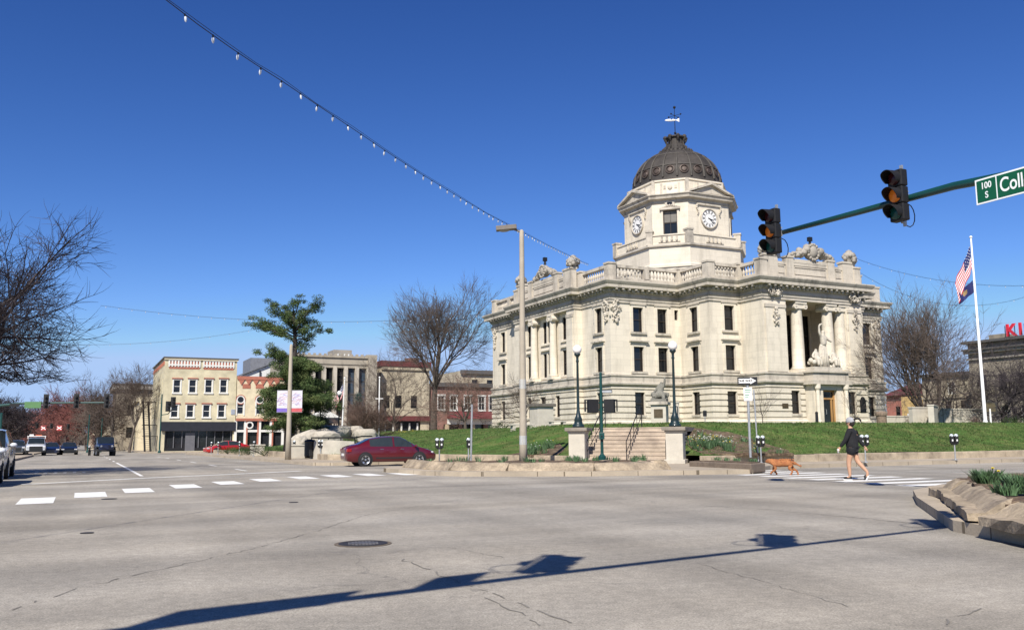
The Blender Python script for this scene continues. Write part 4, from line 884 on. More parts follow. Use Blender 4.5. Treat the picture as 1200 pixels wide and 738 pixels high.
def globe_lamp(loc, h, lab, mt=LAMPP, rz=0.):
    t = empty('globe_lamp_post', loc, rz, lab, 'street lamp', 'globe lamps round the courthouse')
    b = MB().m(mt); b.smooth = True
    b.lathe([(.26, 0), (.26, .1), (.2, .14), (.17, .3), (.19, .34), (.12, .5), (.09, .62), (.065, .8), (.05, h-.75), (.075, h-.7), (.055, h-.62), (.06, h-.5), (.13, h-.42), (.15, h-.36), (.09, h-.34)], 12); b.build('post', t)
    b = MB().m(LAMPG); b.smooth = True; b.sph((0, 0, h-.17), .20, 16, (1, 1, 1.05)); b.build('globe', t)
    return t
x, y, _ = stw(-2.12, -.15); globe_lamp((x, y, 1.66), 3.62, 'dark green globe lamp standing on the left stair pier')
x, y, _ = stw(2.12, -.15); globe_lamp((x, y, 1.66), 3.62, 'dark green globe lamp standing on the right stair pier')
for x0, sgn, lab in ((-1.75, 1, 'black iron handrail at the left edge of the stairs'), (.0, 1, 'black iron handrail up the middle of the stairs'), (1.7, 1, 'black iron handrail at the right edge of the stairs')):
    x, y, _ = stw(x0, 0); b = MB().m(BLACK); P = [(0, -.15, .15), (0, -.15, 1.05), (0, 0, 1.12), (0, NR*TREAD, ztop+.95), (0, NR*TREAD+.35, ztop+.95), (0, NR*TREAD+.35, ztop)]
    b.tube(P, .022, 6); b.tube([(0, -.12, .62), (0, NR*TREAD+.3, ztop+.5)], .016, 5)
    for k in range(1, 4): yy = NR*TREAD*k/4; zz = .15+ (yy/TREAD)*RISE; b.cyl((0, yy, zz), (0, yy, zz+1.0), .016, n=5)
    tag(b.build('stair_handrail', loc=(x, y, 0), rz=SANG), lab, 'handrail', 'iron handrails of the stairs')
# statue on a pedestal at the head of the stairs, second pedestal at the left
def pedestal(px, D, w, h, z, lab, dark=False, rz=SANG):
    X = at(px, 480, D).x; t = empty('stone_pedestal', (X, D, z), rz, lab, 'pedestal')
    b = MB().m(CONCL); b.box(-w/2-.1, w/2+.1, -w/2-.1, w/2+.1, 0, .22); b.box(-w/2, w/2, -w/2, w/2, .22, h-.2); b.build('shaft', t, bevel=.01)
    b = MB().m(mat('dark_cap', (.13, .115, .095), .9, .2, 2, 20, .3) if dark else LIMED); b.box(-w/2-.14, w/2+.14, -w/2-.14, w/2+.14, h-.2, h); b.build('cap', t, bevel=.02)
    if not dark: b = MB().m(MATS['bronze_plaque']); b.box(-.28, .28, -w/2-.03, -w/2-.001, h*.35, h*.7); b.build('plaque', t)
    return X, t
X1_, _t = pedestal(773, 56, .95, 1.55, zlawn(9.5, 56)-.1, 'pale pedestal with bronze plaque at the head of the stairs')
zp = zlawn(9.5, 56)-.1+1.55
STG = mat('weathered_statue', (.21, .20, .165), .85, .3, 3, 14, .4, col2=(.08, .08, .07), c2amt=.8, c2scale=3)
b = MB().m(STG); b.box(-.5, .5, -.42, .42, 0, .18); b.smooth = True
rr = random.Random(11)
for k in range(16): b.sph((rr.uniform(-.42, .4), rr.uniform(-.3, .3), .2+rr.uniform(0, .28)), rr.uniform(.12, .2), 7)
st_ = b.build('memorial_statue', loc=(X1_, 56, zp), rz=SANG); tag(st_, 'weathered stone figure with raised arm on the pale pedestal', 'statue')
skin('carved_figure', [(0,0,.3),(.05,0,.7),(.12,-.02,1.0),(.16,-.03,1.12),(.18,-.05,1.27),(-.08,-.05,.9),(-.28,-.1,.62),(-.42,-.2,.45),(.32,-.03,1.05),(.40,-.1,1.35),(.38,-.12,1.58),(-.25,-.2,.35),(-.4,-.3,.1),(.3,-.2,.4),(.32,-.3,.1)],
     [(0,1),(1,2),(2,3),(3,4),(2,5),(5,6),(6,7),(2,8),(8,9),(9,10),(0,11),(11,12),(0,13),(13,14)], [.24,.2,.2,.08,.12,.1,.08,.06,.1,.07,.05,.15,.12,.15,.12], STG, st_)
pedestal(634.5, 60, 1.2, 1.75, zlawn(2.1, 60)-.1, 'stone pedestal with dark cap on the left part of the lawn', True, ANG)
def bench(px, D, rz, lab, w=1.7):
    X = at(px, 480, D).x; t = empty('stone_bench', (X, D, zlawn(X, D)-.03), rz, lab, 'bench', 'stone benches on the courthouse lawn')
    b = MB().m(CONCL); b.box(-w/2, w/2, -.22, .22, .42, .52); b.build('seat', t, bevel=.01)
    for sx in (-1, 1): b = MB().m(CONCL); b.box(sx*w*.36-.09, sx*w*.36+.09, -.19, .19, 0, .42); b.build('leg', t)
bench(611, 58, ANG, 'stone bench just left of the dark-capped pedestal'); bench(653, 57, ANG, 'stone bench just right of the dark-capped pedestal', 1.2)
# ================================================================ poles and signs in the bed
def tall_lamp(px, D, h, lab):
    X = at(px, 500, D).x; z0 = .42; t = empty('street_lamp', (X, D, z0), 0, lab, 'street lamp')
    b = MB().m(mat('lamp_concrete', (.36, .315, .245), .85, .12, 1.5, 30, .25)); b.smooth = True; b.lathe([(.165, -.1), (.15, .5), (.135, 2), (.095, h-.3), (.085, h), (.05, h+.05)], 14); b.build('pole', t)
    b = MB().m(mat('lamp_head_brown', (.15, .13, .11), .6, .15, 4, 30, .1)); b.cyl((0, 0, h-.05), (-.35, 0, h+.08), .04, n=8); b.T = Matrix.Translation((-.62, 0, h+.1)) @ Matrix.Rotation(R(-5), 4, 'Y')
    b.box(-.42, .42, -.17, .17, -.06, .12); b.build('lamp_head', t, bevel=.05)
    b = MB().m(mat('lens_dim', (.30, .28, .22), .3, .1, 3, 30, 0)); b.T = Matrix.Translation((-.62, 0, h+.1)) @ Matrix.Rotation(R(-5), 4, 'Y'); b.sph((-.08, 0, -.06), .15, 10, (1.6, .9, .45)); b.build('lens', t)
    for za, zb_, r_ in ((2.75, 3.12, .133), (.55, .9, .153)): b = MB().m(mat('pole_label', (.40, .41, .40), .6, .15, 5, 30, 0)); b.lathe([(r_, za), (r_-.003, zb_)], 12); b.build('paper_notice', t)
tall_lamp(613, 35, 9.15, 'tall concrete street lamp with box head rising from the bed')
# green post with pedestrian signals seen from behind
X = at(705, 500, 33).x; t = empty('pedestrian_signal_post', (X, 33, .42), R(-6), 'green post carrying two black pedestrian signals in front of the stairs', 'signal post')
b = MB().m(GREENP); b.lathe([(.14, 0), (.14, .12), (.07, .2), (.057, .25), (.052, 3.2), (.04, 3.24)], 12); b.build('post', t)
for sx, ry in ((-1, 20), (1, -14)):
    b = MB().m(BLACKP); b.T = Matrix.Translation((sx*.31, .02, 1.98)) @ Matrix.Rotation(R(ry), 4, 'Z'); b.box(-.19, .19, -.12, .14, -.25, .25); b.box(-.24, .24, .141, .3, .22, .25); b.box(-.24, -.22, .141, .3, -.2, .22); b.box(.22, .24, .141, .3, -.2, .22)
    b.build('pedestrian_signal', t, bevel=.02); b = MB().m(GREENP); b.cyl((0, 0, 2.1), (sx*.15, .02, 2.1), .025, n=6); b.cyl((0, 0, 1.84), (sx*.15, .02, 1.84), .025, n=6); b.build('bracket', t)
b = MB().m(BLACKP); b.box(-.06, .42, -.02, .0, 2.46, 2.58); b.m(GREYM); b.box(-.04, .40, -.026, -.021, 2.48, 2.56); b.build('small_sign', t)
b = MB().m(GREENP); b.box(-.1, .1, -.16, -.04, .75, 1.0); b.m(BLACKP); b.cyl((0, -.16, .87), (0, -.19, .87), .03, n=8); b.build('push_button_box', t, bevel=.01)
# one-way sign
X = at(878, 500, 32).x; t = empty('one_way_sign', (X, 32, .5), R(-12), 'black one way sign with white right arrow on a steel post', 'traffic sign')
b = MB().m(GREYM); b.lathe([(.045, 0), (.045, 2.85), (.01, 2.87)], 10); b.build('post', t)
b = MB().m(BLACK); b.box(-.35, .35, -.075, -.055, 2.6, 2.88); b.build('sign_panel', t)
b = MB().m(WHITE); yy = -.078
b.add([(-.31, yy, 2.66), (.1, yy, 2.66), (.1, yy, 2.62), (.31, yy, 2.74), (.1, yy, 2.86), (.1, yy, 2.82), (-.31, yy, 2.82)], [(0, 1, 2, 3, 4, 5, 6)]); b.build('arrow', t)
text_obj('lettering', 'ONE WAY', .11, BLACK, t, Matrix.Translation((-.08, yy-.003, 2.74)) @ UPX, .001, .004)
b = MB().m(WHITE); b.box(-.15, .15, -.07, -.05, 2.02, 2.5); b.m(mat('sign_green', (.06, .25, .12), .5, .05, 3, 30, 0)); 
for k in range(4): b.box(-.11, .11-.03*k, -.073, -.0705, 2.4-.09*k, 2.43-.09*k)
b.build('small_white_sign', t)
X = at(887, 500, 37.5).x; t = MB().m(GREYM); t.tube([(0, 0, 0), (-.07, 0, 3.0)], .03, 6); tag(t.build('thin_post', loc=(X, 37.5, .2)), 'thin leaning post just behind the one-way sign post', 'post')
X = at(552, 500, 37.5).x; t = MB().m(GREYM); t.cyl((0, 0, 0), (.04, 0, 2.35), .042, n=10); tag(t.build('steel_post', loc=(X, 37.5, .3)), 'bare steel post on the left of the bed beside a parking meter', 'post')
# parking meters
def meter(px, D, twin, lab, z=.15, ytop=None, rz=0.):
    p = at(px, 515, D); zz = G(p.x, D)+z
    h = 1.02; t = empty('parking_meter', (p.x, D, zz), rz, lab, 'parking meter', 'parking meters along the sidewalk')
    b = MB().m(GREYM); b.cyl((0, 0, 0), (0, 0, h-.3), .03, n=8); b.lathe([(.09, 0), (.09, .02), (.035, .05)], 10); b.build('post', t)
    b = MB().m(BLACKP); 
    if twin: b.box(-.13, .13, -.045, .045, h-.36, h-.28)
    for sx in ((-1, 1) if twin else (0,)):
        b.box(sx*.1-.075, sx*.1+.075, -.07, .07, h-.3, h-.02); b.cyl((sx*.1, -.06, h-.02), (sx*.1, .06, h-.02), .085, n=16)
    b.build('housing', t, bevel=.02)
    b = MB().m(mat('meter_dome', (.62, .66, .66), .15, .05, 3, 30, 0, metal=.3, coat=.5)); b.smooth = True
    for sx in ((-1, 1) if twin else (0,)): b.sph((sx*.1, 0, h+.03), .092, 12, (1, .75, 1.0))
    b.build('display_dome', t)
    for sx in ((-1, 1) if twin else (0,)): b = MB().m(WHITE); b.box(sx*.1-.03, sx*.1+.03, -.076, -.0715, h-.2, h-.12); b.build('price_label', t)
    return t
meter(515, 38.5, True, 'twin parking meter in the bed nearest the red sedan'); meter(551-2, 38.2, False, 'single parking meter next to the bare steel post', rz=.4)
meter(891, 37, True, 'twin parking meter just right of the one-way sign'); meter(1013, 36.5, True, 'twin parking meter right behind the walking person'); meter(1118, 39, True, 'twin parking meter farthest right in front of the lawn', z=.16)
for i, (px, D) in enumerate([(376, 53), (345, 56.5), (298, 66), (281, 71), (256, 79), (248, 82.5)]):
    meter(px, D, i == 0, ['dark twin parking meter in front of the rock fountain', 'parking meter just right of the banner pole', 'parking meter left of the banner pole, before the hedge', 'parking meter between the hedge and the small red car', 'parking meter just right of the small red car', 'farthest parking meter, by the black storefront'][i])
# ================================================================ banner pole, flags
X = at(338.6, 500, 52).x; t = empty('banner_pole', (X, 52, G(X, 52)+.15), 0, 'tall concrete pole with two square banners in front of the evergreen', 'banner pole')
b = MB().m(MATS['lamp_concrete']); b.smooth = True; b.lathe([(.19, 0), (.15, 1.5), (.10, 6.6), (.08, 6.75), (.01, 6.8)], 12); b.build('pole', t)
for sx, c1, c2 in ((-1, (.10, .12, .42), (.17, .12, .42)), (1, (.45, .09, .10), (.42, .07, .08))):
    x0, x1 = (.13, .74) if sx > 0 else (-.74, -.13)
    b = MB().m(mat('banner_white', (.56, .54, .58), .8, .05, 3, 20, 0)); b.box(x0, x1, -.012, .012, 3.0, 4.02); 
    b.m(mat('banner_%s' % ('red' if sx > 0 else 'purple'), c1 if sx > 0 else c2, .8, .1, 3, 20, 0)); b.box(x0, x1, -.014, .014, 2.78, 2.995)
    rr = random.Random(sx+5); 
    for k in range(22): cx = rr.uniform(x0+.1, x1-.1); cz = rr.uniform(3.15, 3.85); b.m(mat('banner_tint_%d' % (k % 2), ((.35, .33, .55), (.58, .38, .42))[k % 2], .8, .1, 3, 20, 0)); b.tube([(cx-.12, -.016, cz), (cx, -.016, cz+rr.uniform(-.1, .15)), (cx+.12, -.016, cz+rr.uniform(-.1, .1))], .012, 4)
    o = b.build('banner', t); 
    for zz in (4.04, 2.76): b = MB().m(GREYM); b.cyl((.1*sx, 0, zz), (.76*sx, 0, zz), .015, n=6); b.build('banner_arm', t)
FR, FB, FWH = mat('flag_red', (.45, .03, .04), .8, .1, 3, 20, 0), mat('flag_blue', (.015, .02, .10), .8, .1, 3, 20, 0), mat('flag_white', (.68, .67, .66), .8, .05, 3, 20, 0)
def flag(parent, ztop_, L, Hh, droop, sgn=-1, us=True, name='flag', seed=0, n=26, m=13):
    """a limp flag: rows hang away from the pole; stripes are faces of their own colour"""
    b = MB(); vs = []
    for i in range(n+1):
        s = i/n
        for j in range(m+1):
            t = j/m; x = sgn*(s*L*math.cos(droop)); z = ztop_-t*Hh*(1-.1*s)-s*L*math.sin(droop)
            x += sgn*(-.02)*t; y = .10*math.sin(s*9+t*2.2+seed)*s**.5+.05*math.sin(s*17+seed)
            vs.append((x*(1-.12*t), y, z))
    o = len(b.v); b.v += vs
    for i in range(n):
        for j in range(m):
            mt = (FB if (i < n*.4 and j < 7) else (FR if j % 2 == 0 else FWH)) if us else (FB if not ((i-13)**2/16+(j-6)**2/9 < 1 and (i+j) % 2) else mat('flag_gold', (.5, .33, .06), .8, .1, 3, 20, 0))
            b.m(mt); b.f.append((i*(m+1)+j, i*(m+1)+j+1, (i+1)*(m+1)+j+1, (i+1)*(m+1)+j)); b.mi.append(b.cur); b.sm.append(True)
    if us:
        b.m(FWH)
        for i in range(1, 10, 2):
            for j in range(0, 7, 2): 
                v = Vector(vs[i*(m+1)+j]); b.smooth = False; b.add([(v.x-.03, v.y-.015, v.z-.03), (v.x+.03, v.y-.015, v.z-.03), (v.x, v.y-.015, v.z+.03)], [(0, 1, 2)])
    return b.build(name, parent)
X = at(1154.8, 495, 58).x; zb = zlawn(X, 58); t = empty('flagpole', (X, 58, zb-.05), R(8), 'tall white flagpole on the right side of the lawn', 'flagpole')
hp = at(1140, 278.5, 58).z-zb
b = MB().m(WHITE); b.smooth = True; b.lathe([(.16, 0), (.15, .2), (.11, .3), (.05, hp), (.02, hp+.02)], 12); b.build('pole', t); b = MB().m(WHITE); b.sph((0, 0, hp+.08), .10, 10); b.build('finial', t)
fl = flag(None, 0, 2.9, 1.5, R(64), name='national_flag', seed=1); fl.location = (X-.08, 58, zb+hp-.55); tag(fl, 'striped national flag hanging limp at the top of the right flagpole', 'flag')
fl = flag(None, 0, 1.5, .8, R(38), us=False, name='state_flag', seed=2); fl.location = (X-.08, 58, zb+hp-2.9); tag(fl, 'dark blue flag hanging below the striped flag on the right flagpole', 'flag')
X = at(400, 500, 74).x; t = empty('flagpole', (X, 74, G(X, 74)+.8), 0, 'pale flagpole behind the rock fountain on the left', 'flagpole')
b = MB().m(WHITE); b.cyl((0, 0, -.6), (.2, 0, 5.6), .07, .04, 10); b.sph((.2, 0, 5.68), .09, 8); b.build('pole', t)
fl = flag(None, 0, 1.6, .85, R(62), name='national_flag', seed=3); fl.location = (X+.1, 74, G(X, 74)+6.0); tag(fl, 'small striped flag hanging beside the left globe lamps', 'flag')
X = at(444, 500, 80).x; b = MB().m(WHITE); b.cyl((0, 0, 0), (0, 0, 6.2), .08, .05, 10); b.sph((0, 0, 6.25), .09, 8); b.box(-.35, .35, -.02, .02, 4.3, 4.36); tag(b.build('flagpole', loc=(X, 80, G(X, 80)+.7)), 'bare white pole between the spruce and the large bare tree', 'flagpole')
for px, D, h, lab in ((375, 66, 3.75, 'dark globe lamp between the banner pole and the flag'), (397, 70, 4.6, 'green globe lamp directly beside the small striped flag')):
    X = at(px, 500, D).x; globe_lamp((X, D, G(X, D)+.55), h, lab)
# ================================================================ traffic signals on mast arms
LR = mat('lens_red', (.045, .006, .008), .3, .1, 5, 30, 0); LA = mat('lens_amber', (.55, .16, .02), .3, .12, 5, 30, 0, emit=(.9, .22, .02, .08)); LG = mat('lens_green', (.005, .06, .05), .3, .1, 5, 30, 0)
def signal(loc, rz, lab, group, cable=True):
    """three-light head; local -y is the side the lights face, the mast is behind it"""
    t = empty('traffic_signal', loc, rz, lab, 'traffic signal', group)
    b = MB().m(BLACKP)
    for k in range(3): b.box(-.172, .172, -.05, .14, -.53+k*.356, -.53+k*.356+.348)
    b.build('housing', t, bevel=.025)
    for k, lm in enumerate((LG, LA, LR)):
        z = -.355+k*.356
        b = MB().m(lm); b.T = Matrix.Translation((0, -.06, z)) @ Matrix.Rotation(R(90), 4, 'X'); b.smooth = True; b.lathe([(.145, -.01), (.142, .01), (.1, .03), (1e-5, .04)], 24); b.build('lens', t)
        b = MB().m(BLACKP); vs = []; n_ = 22
        for i in range(n_+1):
            a = R(-35)+R(250)*i/n_; ca, sa = math.cos(a), math.sin(a); d = .235*(.45+.55*max(0, min(1, (sa+.5)/1.1)))
            for r_ in (.152, .160): 
                vs.append((r_*ca, -.05, z+r_*sa)); vs.append((r_*ca, -.06-d, z+r_*sa-.012*d/.2))
        fs = []
        for i in range(n_): o = i*4; q = o+4; fs += [(o, o+1, q+1, q), (o+2, q+2, q+3, o+3), (o+1, o+3, q+3, q+1)]
        fs += [(0, 2, 3, 1), (n_*4, n_*4+1, n_*4+3, n_*4+2)]
        b.add(vs, fs); b.build('visor', t)
    b = MB().m(GREYM); b.box(-.03, .03, .16, .20, -.62, .66); b.box(-.03, .03, .10, .16, -.56, -.52); b.box(-.03, .03, .10, .16, .52, .56); b.box(-.05, .05, .2, .3, -.06, .06); b.box(-.09, .09, .17, .24, -.11, -.08); b.box(-.09, .09, .17, .24, .08, .11); b.build('bracket', t)
    if cable:
        b = MB().m(BLACK); pts = [(.0, .18, -.1)]+[(.0, .30+.18*math.sin(a), -.38+.24*math.cos(a)) for a in [k*.5 for k in range(0, 11)]]+[(.02, .12, -.5)]
        b.tube(pts, .011, 5); b.build('cable_loop', t)
    return t
AZ = ANG-R(90)      # local -y -> grid -u : lights look towards the left street
g1 = 'traffic signals on the nearer green mast arm'
signal((7.85, 17.4, 6.1), AZ, 'black traffic signal with glowing amber lens, right one on the green arm', g1)
signal((6.08, 20.08, 6.0), AZ, 'black traffic signal at the very tip of the green arm', g1)
t = empty('signal_mast', (12.3, 6.9, .15), 0, 'green mast arm reaching in from the right over the crosswalk', 'signal mast')
uax = Vector((CU, SU, 0))*.5
P = [Vector((5.9, 20.0, 6.0)), Vector((7.0, 18.2, 6.02)), Vector((7.65, 17.2, 6.05)), Vector((8.1, 16.25, 6.03)), Vector((8.85, 14.8, 5.9)), Vector((10, 12.0, 5.75)), Vector((11.4, 9.0, 5.5)), Vector((12.2, 7.3, 5.3))]
# arm heights follow the gentle bow of the tube
b = MB().m(GREENP); b.smooth = True; O0 = Vector((12.3, 6.9, .15))
b.tube([p+uax*(1 if i < 6 else (.5 if i == 6 else .1))-O0 for i, p in enumerate(P)], [.055, .065, .072, .08, .09, .11, .13, .14], 14); b.build('arm', t)
b = MB().m(GREENP); b.smooth = True; b.lathe([(.3, 0), (.3, .05), (.18, .08), (.17, 5.6), (.1, 5.7)], 16); b.build('pole', t)
# street name sign
SGN = mat('street_sign_green', (.004, .085, .035), .45, .05, 3, 30, 0, coat=.1); SWH = mat('sign_white', (.78, .80, .78), .5, .03, 3, 30, 0)
a0 = Vector((8.46, 15.55, 5.63)); da = Vector((SU, -CU, 0)); Lg = 2.3; Hs = .46
M = Matrix.Translation(a0) @ Matrix.Rotation(math.atan2(da.y, da.x), 4, 'Z')
t = empty('street_name_sign', a0, math.atan2(da.y, da.x), 'green street name sign reading 100 S College on the mast arm', 'street sign')
b = MB().m(SWH); b.box(0, Lg, -.012, .012, -Hs/2, Hs/2); b.build('sign_border', t)
b = MB().m(SGN); b.box(.03, .40, -.016, -.0125, -Hs/2+.03, Hs/2-.03); b.box(.425, Lg-.03, -.016, -.0125, -Hs/2+.03, Hs/2-.03); b.build('sign_face', t)
text_obj('lettering', '100', .165, SWH, t, Matrix.Translation((.215, -.018, .085)) @ UPX, .001, .003, sx=.85)
text_obj('lettering', 'S', .165, SWH, t, Matrix.Translation((.215, -.018, -.09)) @ UPX, .001, .003, sx=.85)
text_obj('lettering', 'College Av', .36, SWH, t, Matrix.Translation((.47, -.018, .0)) @ UPX, .001, .004, align='LEFT', sx=.73)
b = MB().m(GREYM); 
for x in (.5, 1.7): b.cyl((x, .0, .1), (x, .25, .22), .02, n=6)
b.build('bracket', t)
# second mast, standing behind the viewpoint, whose shadow lies across the road
sd = Vector((math.sin(R(195))*math.cos(R(44)), math.cos(R(195))*math.cos(R(44)), math.sin(R(44)))); sd /= sd.z
def over(px, py, z): p = gp(px, py); return Vector((p.x, p.y, 0))+sd*z
g2 = 'traffic signals on the mast arm behind the viewer'; ARMZ = 6.0
q = [over(1200, 612, ARMZ), over(905, 642, ARMZ), over(640, 672.5, ARMZ), over(400, 702, ARMZ), over(150, 738, ARMZ)]
dq = (q[1]-q[3]).normalized(); tip = q[1]+dq*4.1; foot = q[4]-dq*5.5
t = empty('signal_mast', (foot.x, foot.y, 0), 0, 'green mast arm standing behind the viewer, known by its shadow on the road', 'signal mast')
b = MB().m(GREENP); f0 = Vector((foot.x, foot.y, 0)); b.tube([tip-f0, q[1]-f0, q[2]-f0, q[3]-f0, q[4]-f0, foot-f0], [.05, .06, .07, .085, .10, .13], 10); b.build('arm', t)
b = MB().m(GREENP); b.lathe([(.3, 0), (.3, .05), (.17, .08), (.15, 6.2), (.05, 6.3)], 12); b.build('pole', t)
for i, (px, py) in enumerate(((641, 660), (906, 632.5), (1092, 613))):
    p = over(px, py, ARMZ+.12); signal((p.x, p.y, ARMZ+.12), R(75), ['nearest hanging signal behind the viewer, left of three', 'middle hanging signal behind the viewer', 'outermost hanging signal behind the viewer'][i], g2)
for i, (pa, pb, hh) in enumerate((((165, 731), (400, 703), .66), ((486, 690), (556, 681.5), .8))):
    A, B_ = over(*pa, ARMZ+.15), over(*pb, ARMZ+.15); d = (B_-A); L = d.length; t = empty('overhead_sign', A, math.atan2(d.y, d.x), ['long green street sign on the mast arm behind the viewer', 'short white lane sign on the mast arm behind the viewer'][i], 'street sign')
    b = MB().m(SGN if i == 0 else SWH); b.box(0, L, .03, .05, -.22, hh-.22); b.build('sign_face', t)
# mast and signals at the far junction, left
def far_mast(pts_px, D, sig, lab, foot_px=None, base=None):
    a = at(*pts_px[0], D); t = empty('signal_mast', (a.x, a.y, a.z), 0, lab, 'signal mast'); b = MB().m(GREENP)
    P = [at(*p, D)-a for p in pts_px]; b.tube(P, [.16-.09*i/(len(P)-1) for i in range(len(P))], 8); b.build('arm', t)
    if base: zz = G(a.x, a.y)-a.z; b = MB().m(GREENP); b.cyl((0, 0, zz), (0, 0, .6), .17, .13, 10); b.build('pole', t)
    for px, py, l, sz in sig:
        p = at(px, py, D-.3); o = empty('traffic_signal', p, R(8), l, 'traffic signal', 'distant traffic signals at the far crossing')
        b = MB().m(BLACKP); b.box(-.26*sz, .26*sz, -.1, .1, -.95*sz, .95*sz)
        for k in (-1, 0, 1): b.cyl((0, -.1, k*.6*sz), (0, -.28, k*.6*sz), .17*sz, n=10)
        b.build('housing', o, bevel=.02)
        b = MB().m(mat('backplate', (.02, .02, .02), .6, .1, 3, 20, 0)); b.box(-.38*sz, .38*sz, -.02, .02, -1.1*sz, 1.1*sz); b.build('backplate', o)
far_mast([(-40, 481), (0, 475), (25, 472.5), (60, 472), (126, 471.5)], 84, [(54, 470, 'distant signal above the white pickup, leftmost on the far arm', .62), (89.5, 469.5, 'distant signal in the middle of the far arm', .62), (125, 469.5, 'distant signal at the tip of the far arm, before the stone building', .62)], 'long green mast arm across the left street')
p = at(38.5, 474, 83.8); t = empty('street_name_sign', p, R(5), 'small green street name sign on the far mast arm', 'street sign'); b = MB().m(mat('faded_green', (.08, .18, .07), .6, .1, 3, 30, 0)); b.box(-.75, .75, -.03, .03, -.32, .28); b.build('sign_face', t)
p = at(17, 474.5, 83.8); b = MB().m(BLACKP); b.box(-.45, .45, -.03, .03, -.15, .15); tag(b.build('lane_sign', loc=p), 'small dark sign on the far mast arm, left of the green sign', 'street sign')
# green poles round the far crossing, one carrying a double signal by the cream building
def green_pole(px, y0, D, lab, r=.09):
    a = at(px, y0, D); zg = G(a.x, a.y)+.1; t = empty('signal_pole', (a.x, a.y, zg), 0, lab, 'signal pole', 'green signal poles at the far crossing')
    b = MB().m(GREENP); b.lathe([(r*2, 0), (r*2, .2), (r, .35), (r*.8, a.z-zg), (.02, a.z-zg+.05)], 10); b.build('pole', t); return t, a, zg
t, a, zg = green_pole(190, 462, 104, 'green signal pole at the corner of the cream building')
for i, (px, py, sz) in enumerate(((197, 476, .5), (203, 471, .5))):
    p = at(px, py, 103.6)-Vector((a.x, a.y, zg)); b = MB().m(BLACKP); b.box(p.x-.25, p.x+.25, p.y-.15, p.y+.15, p.z-.6, p.z+.6); 
    for k in (-1, 0, 1): b.cyl((p.x+.1, p.y-.15, p.z+k*.38), (p.x+.22, p.y-.35, p.z+k*.38), .16, n=8)
    b.build('signal_head', t, bevel=.02)
p = at(197, 480, 104)-Vector((a.x, a.y, zg)); b = MB().m(GREENP); b.tube([(0, 0, p.z-.6), (p.x, p.y, p.z-.5), (p.x+.5, p.y, p.z+.1)], .05, 6); b.build('bracket', t)
green_pole(105, 486, 118, 'green signal pole before the reddish trees')
green_pole(120, 490, 122, 'thin green pole left of the stone building', .07)
green_pole(2, 484, 82, 'dark green pole at the left edge behind the parked cars', .14)
# ================================================================ strings of bulbs over the street
WIRE = mat('cable_black', (.02, .02, .022), .6, .1, 3, 30, 0); BULB = mat('bulb_white', (.55, .58, .62), .15, .03, 3, 30, 0, spec=.6)
def catenary(A, B_, sag, n): return [A.lerp(B_, i/n)-Vector((0, 0, sag*4*(i/n)*(1-i/n))) for i in range(n+1)]
def bulb_string(A, B_, sag, step, lab, pts=None, bulbs=True, r=.011, bs=1., merge=False):
    P = pts or catenary(A, B_, sag, 40); t = empty('string_lights', P[0], 0, lab, 'string lights', 'strings of bulbs across the square')
    b = MB().m(WIRE); b.tube([p-P[0] for p in P], r, 5); b.tube([p-P[0]+Vector((0, 0, .02+.05*abs(math.sin(i*1.3)))) for i, p in enumerate(P)], r*.6, 4); b.build('wire', t)
    L = sum((P[i+1]-P[i]).length for i in range(len(P)-1)); cnt = int(L/step); mesh = None
    bb = MB()
    def one(bb, o):
        bb.m(BLACK); bb.smooth = False; bb.cyl(o+Vector((0, 0, .01)), o+Vector((0, 0, -.05)), .024*bs, .024*bs, 6); bb.smooth = True; bb.m(BULB)
        bb.T = Matrix.Translation(o); bb.lathe([(.018*bs, -.045), (.034*bs, -.08*bs), (.038*bs, -.12*bs), (.028*bs, -.17*bs), (1e-4, -.21*bs)], 8); bb.T = None
    one(bb, Vector((0, 0, 0))); me = bb.mesh('bulb'); acc = 0; k = 0; d = step*.4
    for i in range(len(P)-1):
        seg = (P[i+1]-P[i]).length
        while d <= acc+seg and k < 98: 
            q = P[i].lerp(P[i+1], (d-acc)/seg); o = bpy.data.objects.new('bulb', me); COL.objects.link(o); o.parent = t; o.location = q-P[0]; o.rotation_euler = (random.uniform(-.15, .15), random.uniform(-.25, .25), 0); d += step; k += 1
        acc += seg
    return t
a = at(193, 0, 15); c = at(690, 308, 76.5); P = []
def wirept(px, py):
    r = ray(px, py); k = r.x/r.y; dx, dy = c.x-a.x, c.y-a.y; t_ = (a.x-k*a.y)/(k*dy-dx); return at(px, py, a.y+dy*t_)
P = [wirept(*p) for p in ((100, -75), (150, -32), (193, -1), (232, 29), (270, 56), (300, 76), (330, 95), (370, 122), (412, 150), (455, 179), (492, 203), (530, 226), (570, 250), (610, 271), (645, 289), (680, 306), (690, 310))]
dh = P[0]-P[3]; dh.z = 0; e0 = P[0]+dh.normalized()*26; e0.z = 10.2; P = [e0]+[P[0].lerp(e0, k/5)-Vector((0, 0, 2.2*(k/5)*(1-k/5))) for k in (4, 3, 2, 1)]+P
b = MB().m(mat('wood_pole', (.16, .12, .085), .9, .2, 2, 20, .3)); b.lathe([(.17, 0), (.12, e0.z+.5), (.02, e0.z+.55)], 12); tag(b.build('utility_pole', loc=(e0.x, e0.y, 0)), 'wooden pole outside the frame that holds the near string of bulbs', 'utility pole')
bulb_string(None, None, 0, .98, 'near string of clear bulbs slanting down the sky to the courthouse roof', pts=P, r=.010, bs=.82)
bulb_string(at(118, 358, 95), at(575, 368, 96), 1.3, 1.45, 'far string of bulbs passing behind the top of the evergreen', bs=.95, r=.012)
bulb_string(at(95, 404, 100), at(300, 386, 104), .5, 2.2, 'faint string of bulbs just above the cream corner building', bs=.9, r=.010)
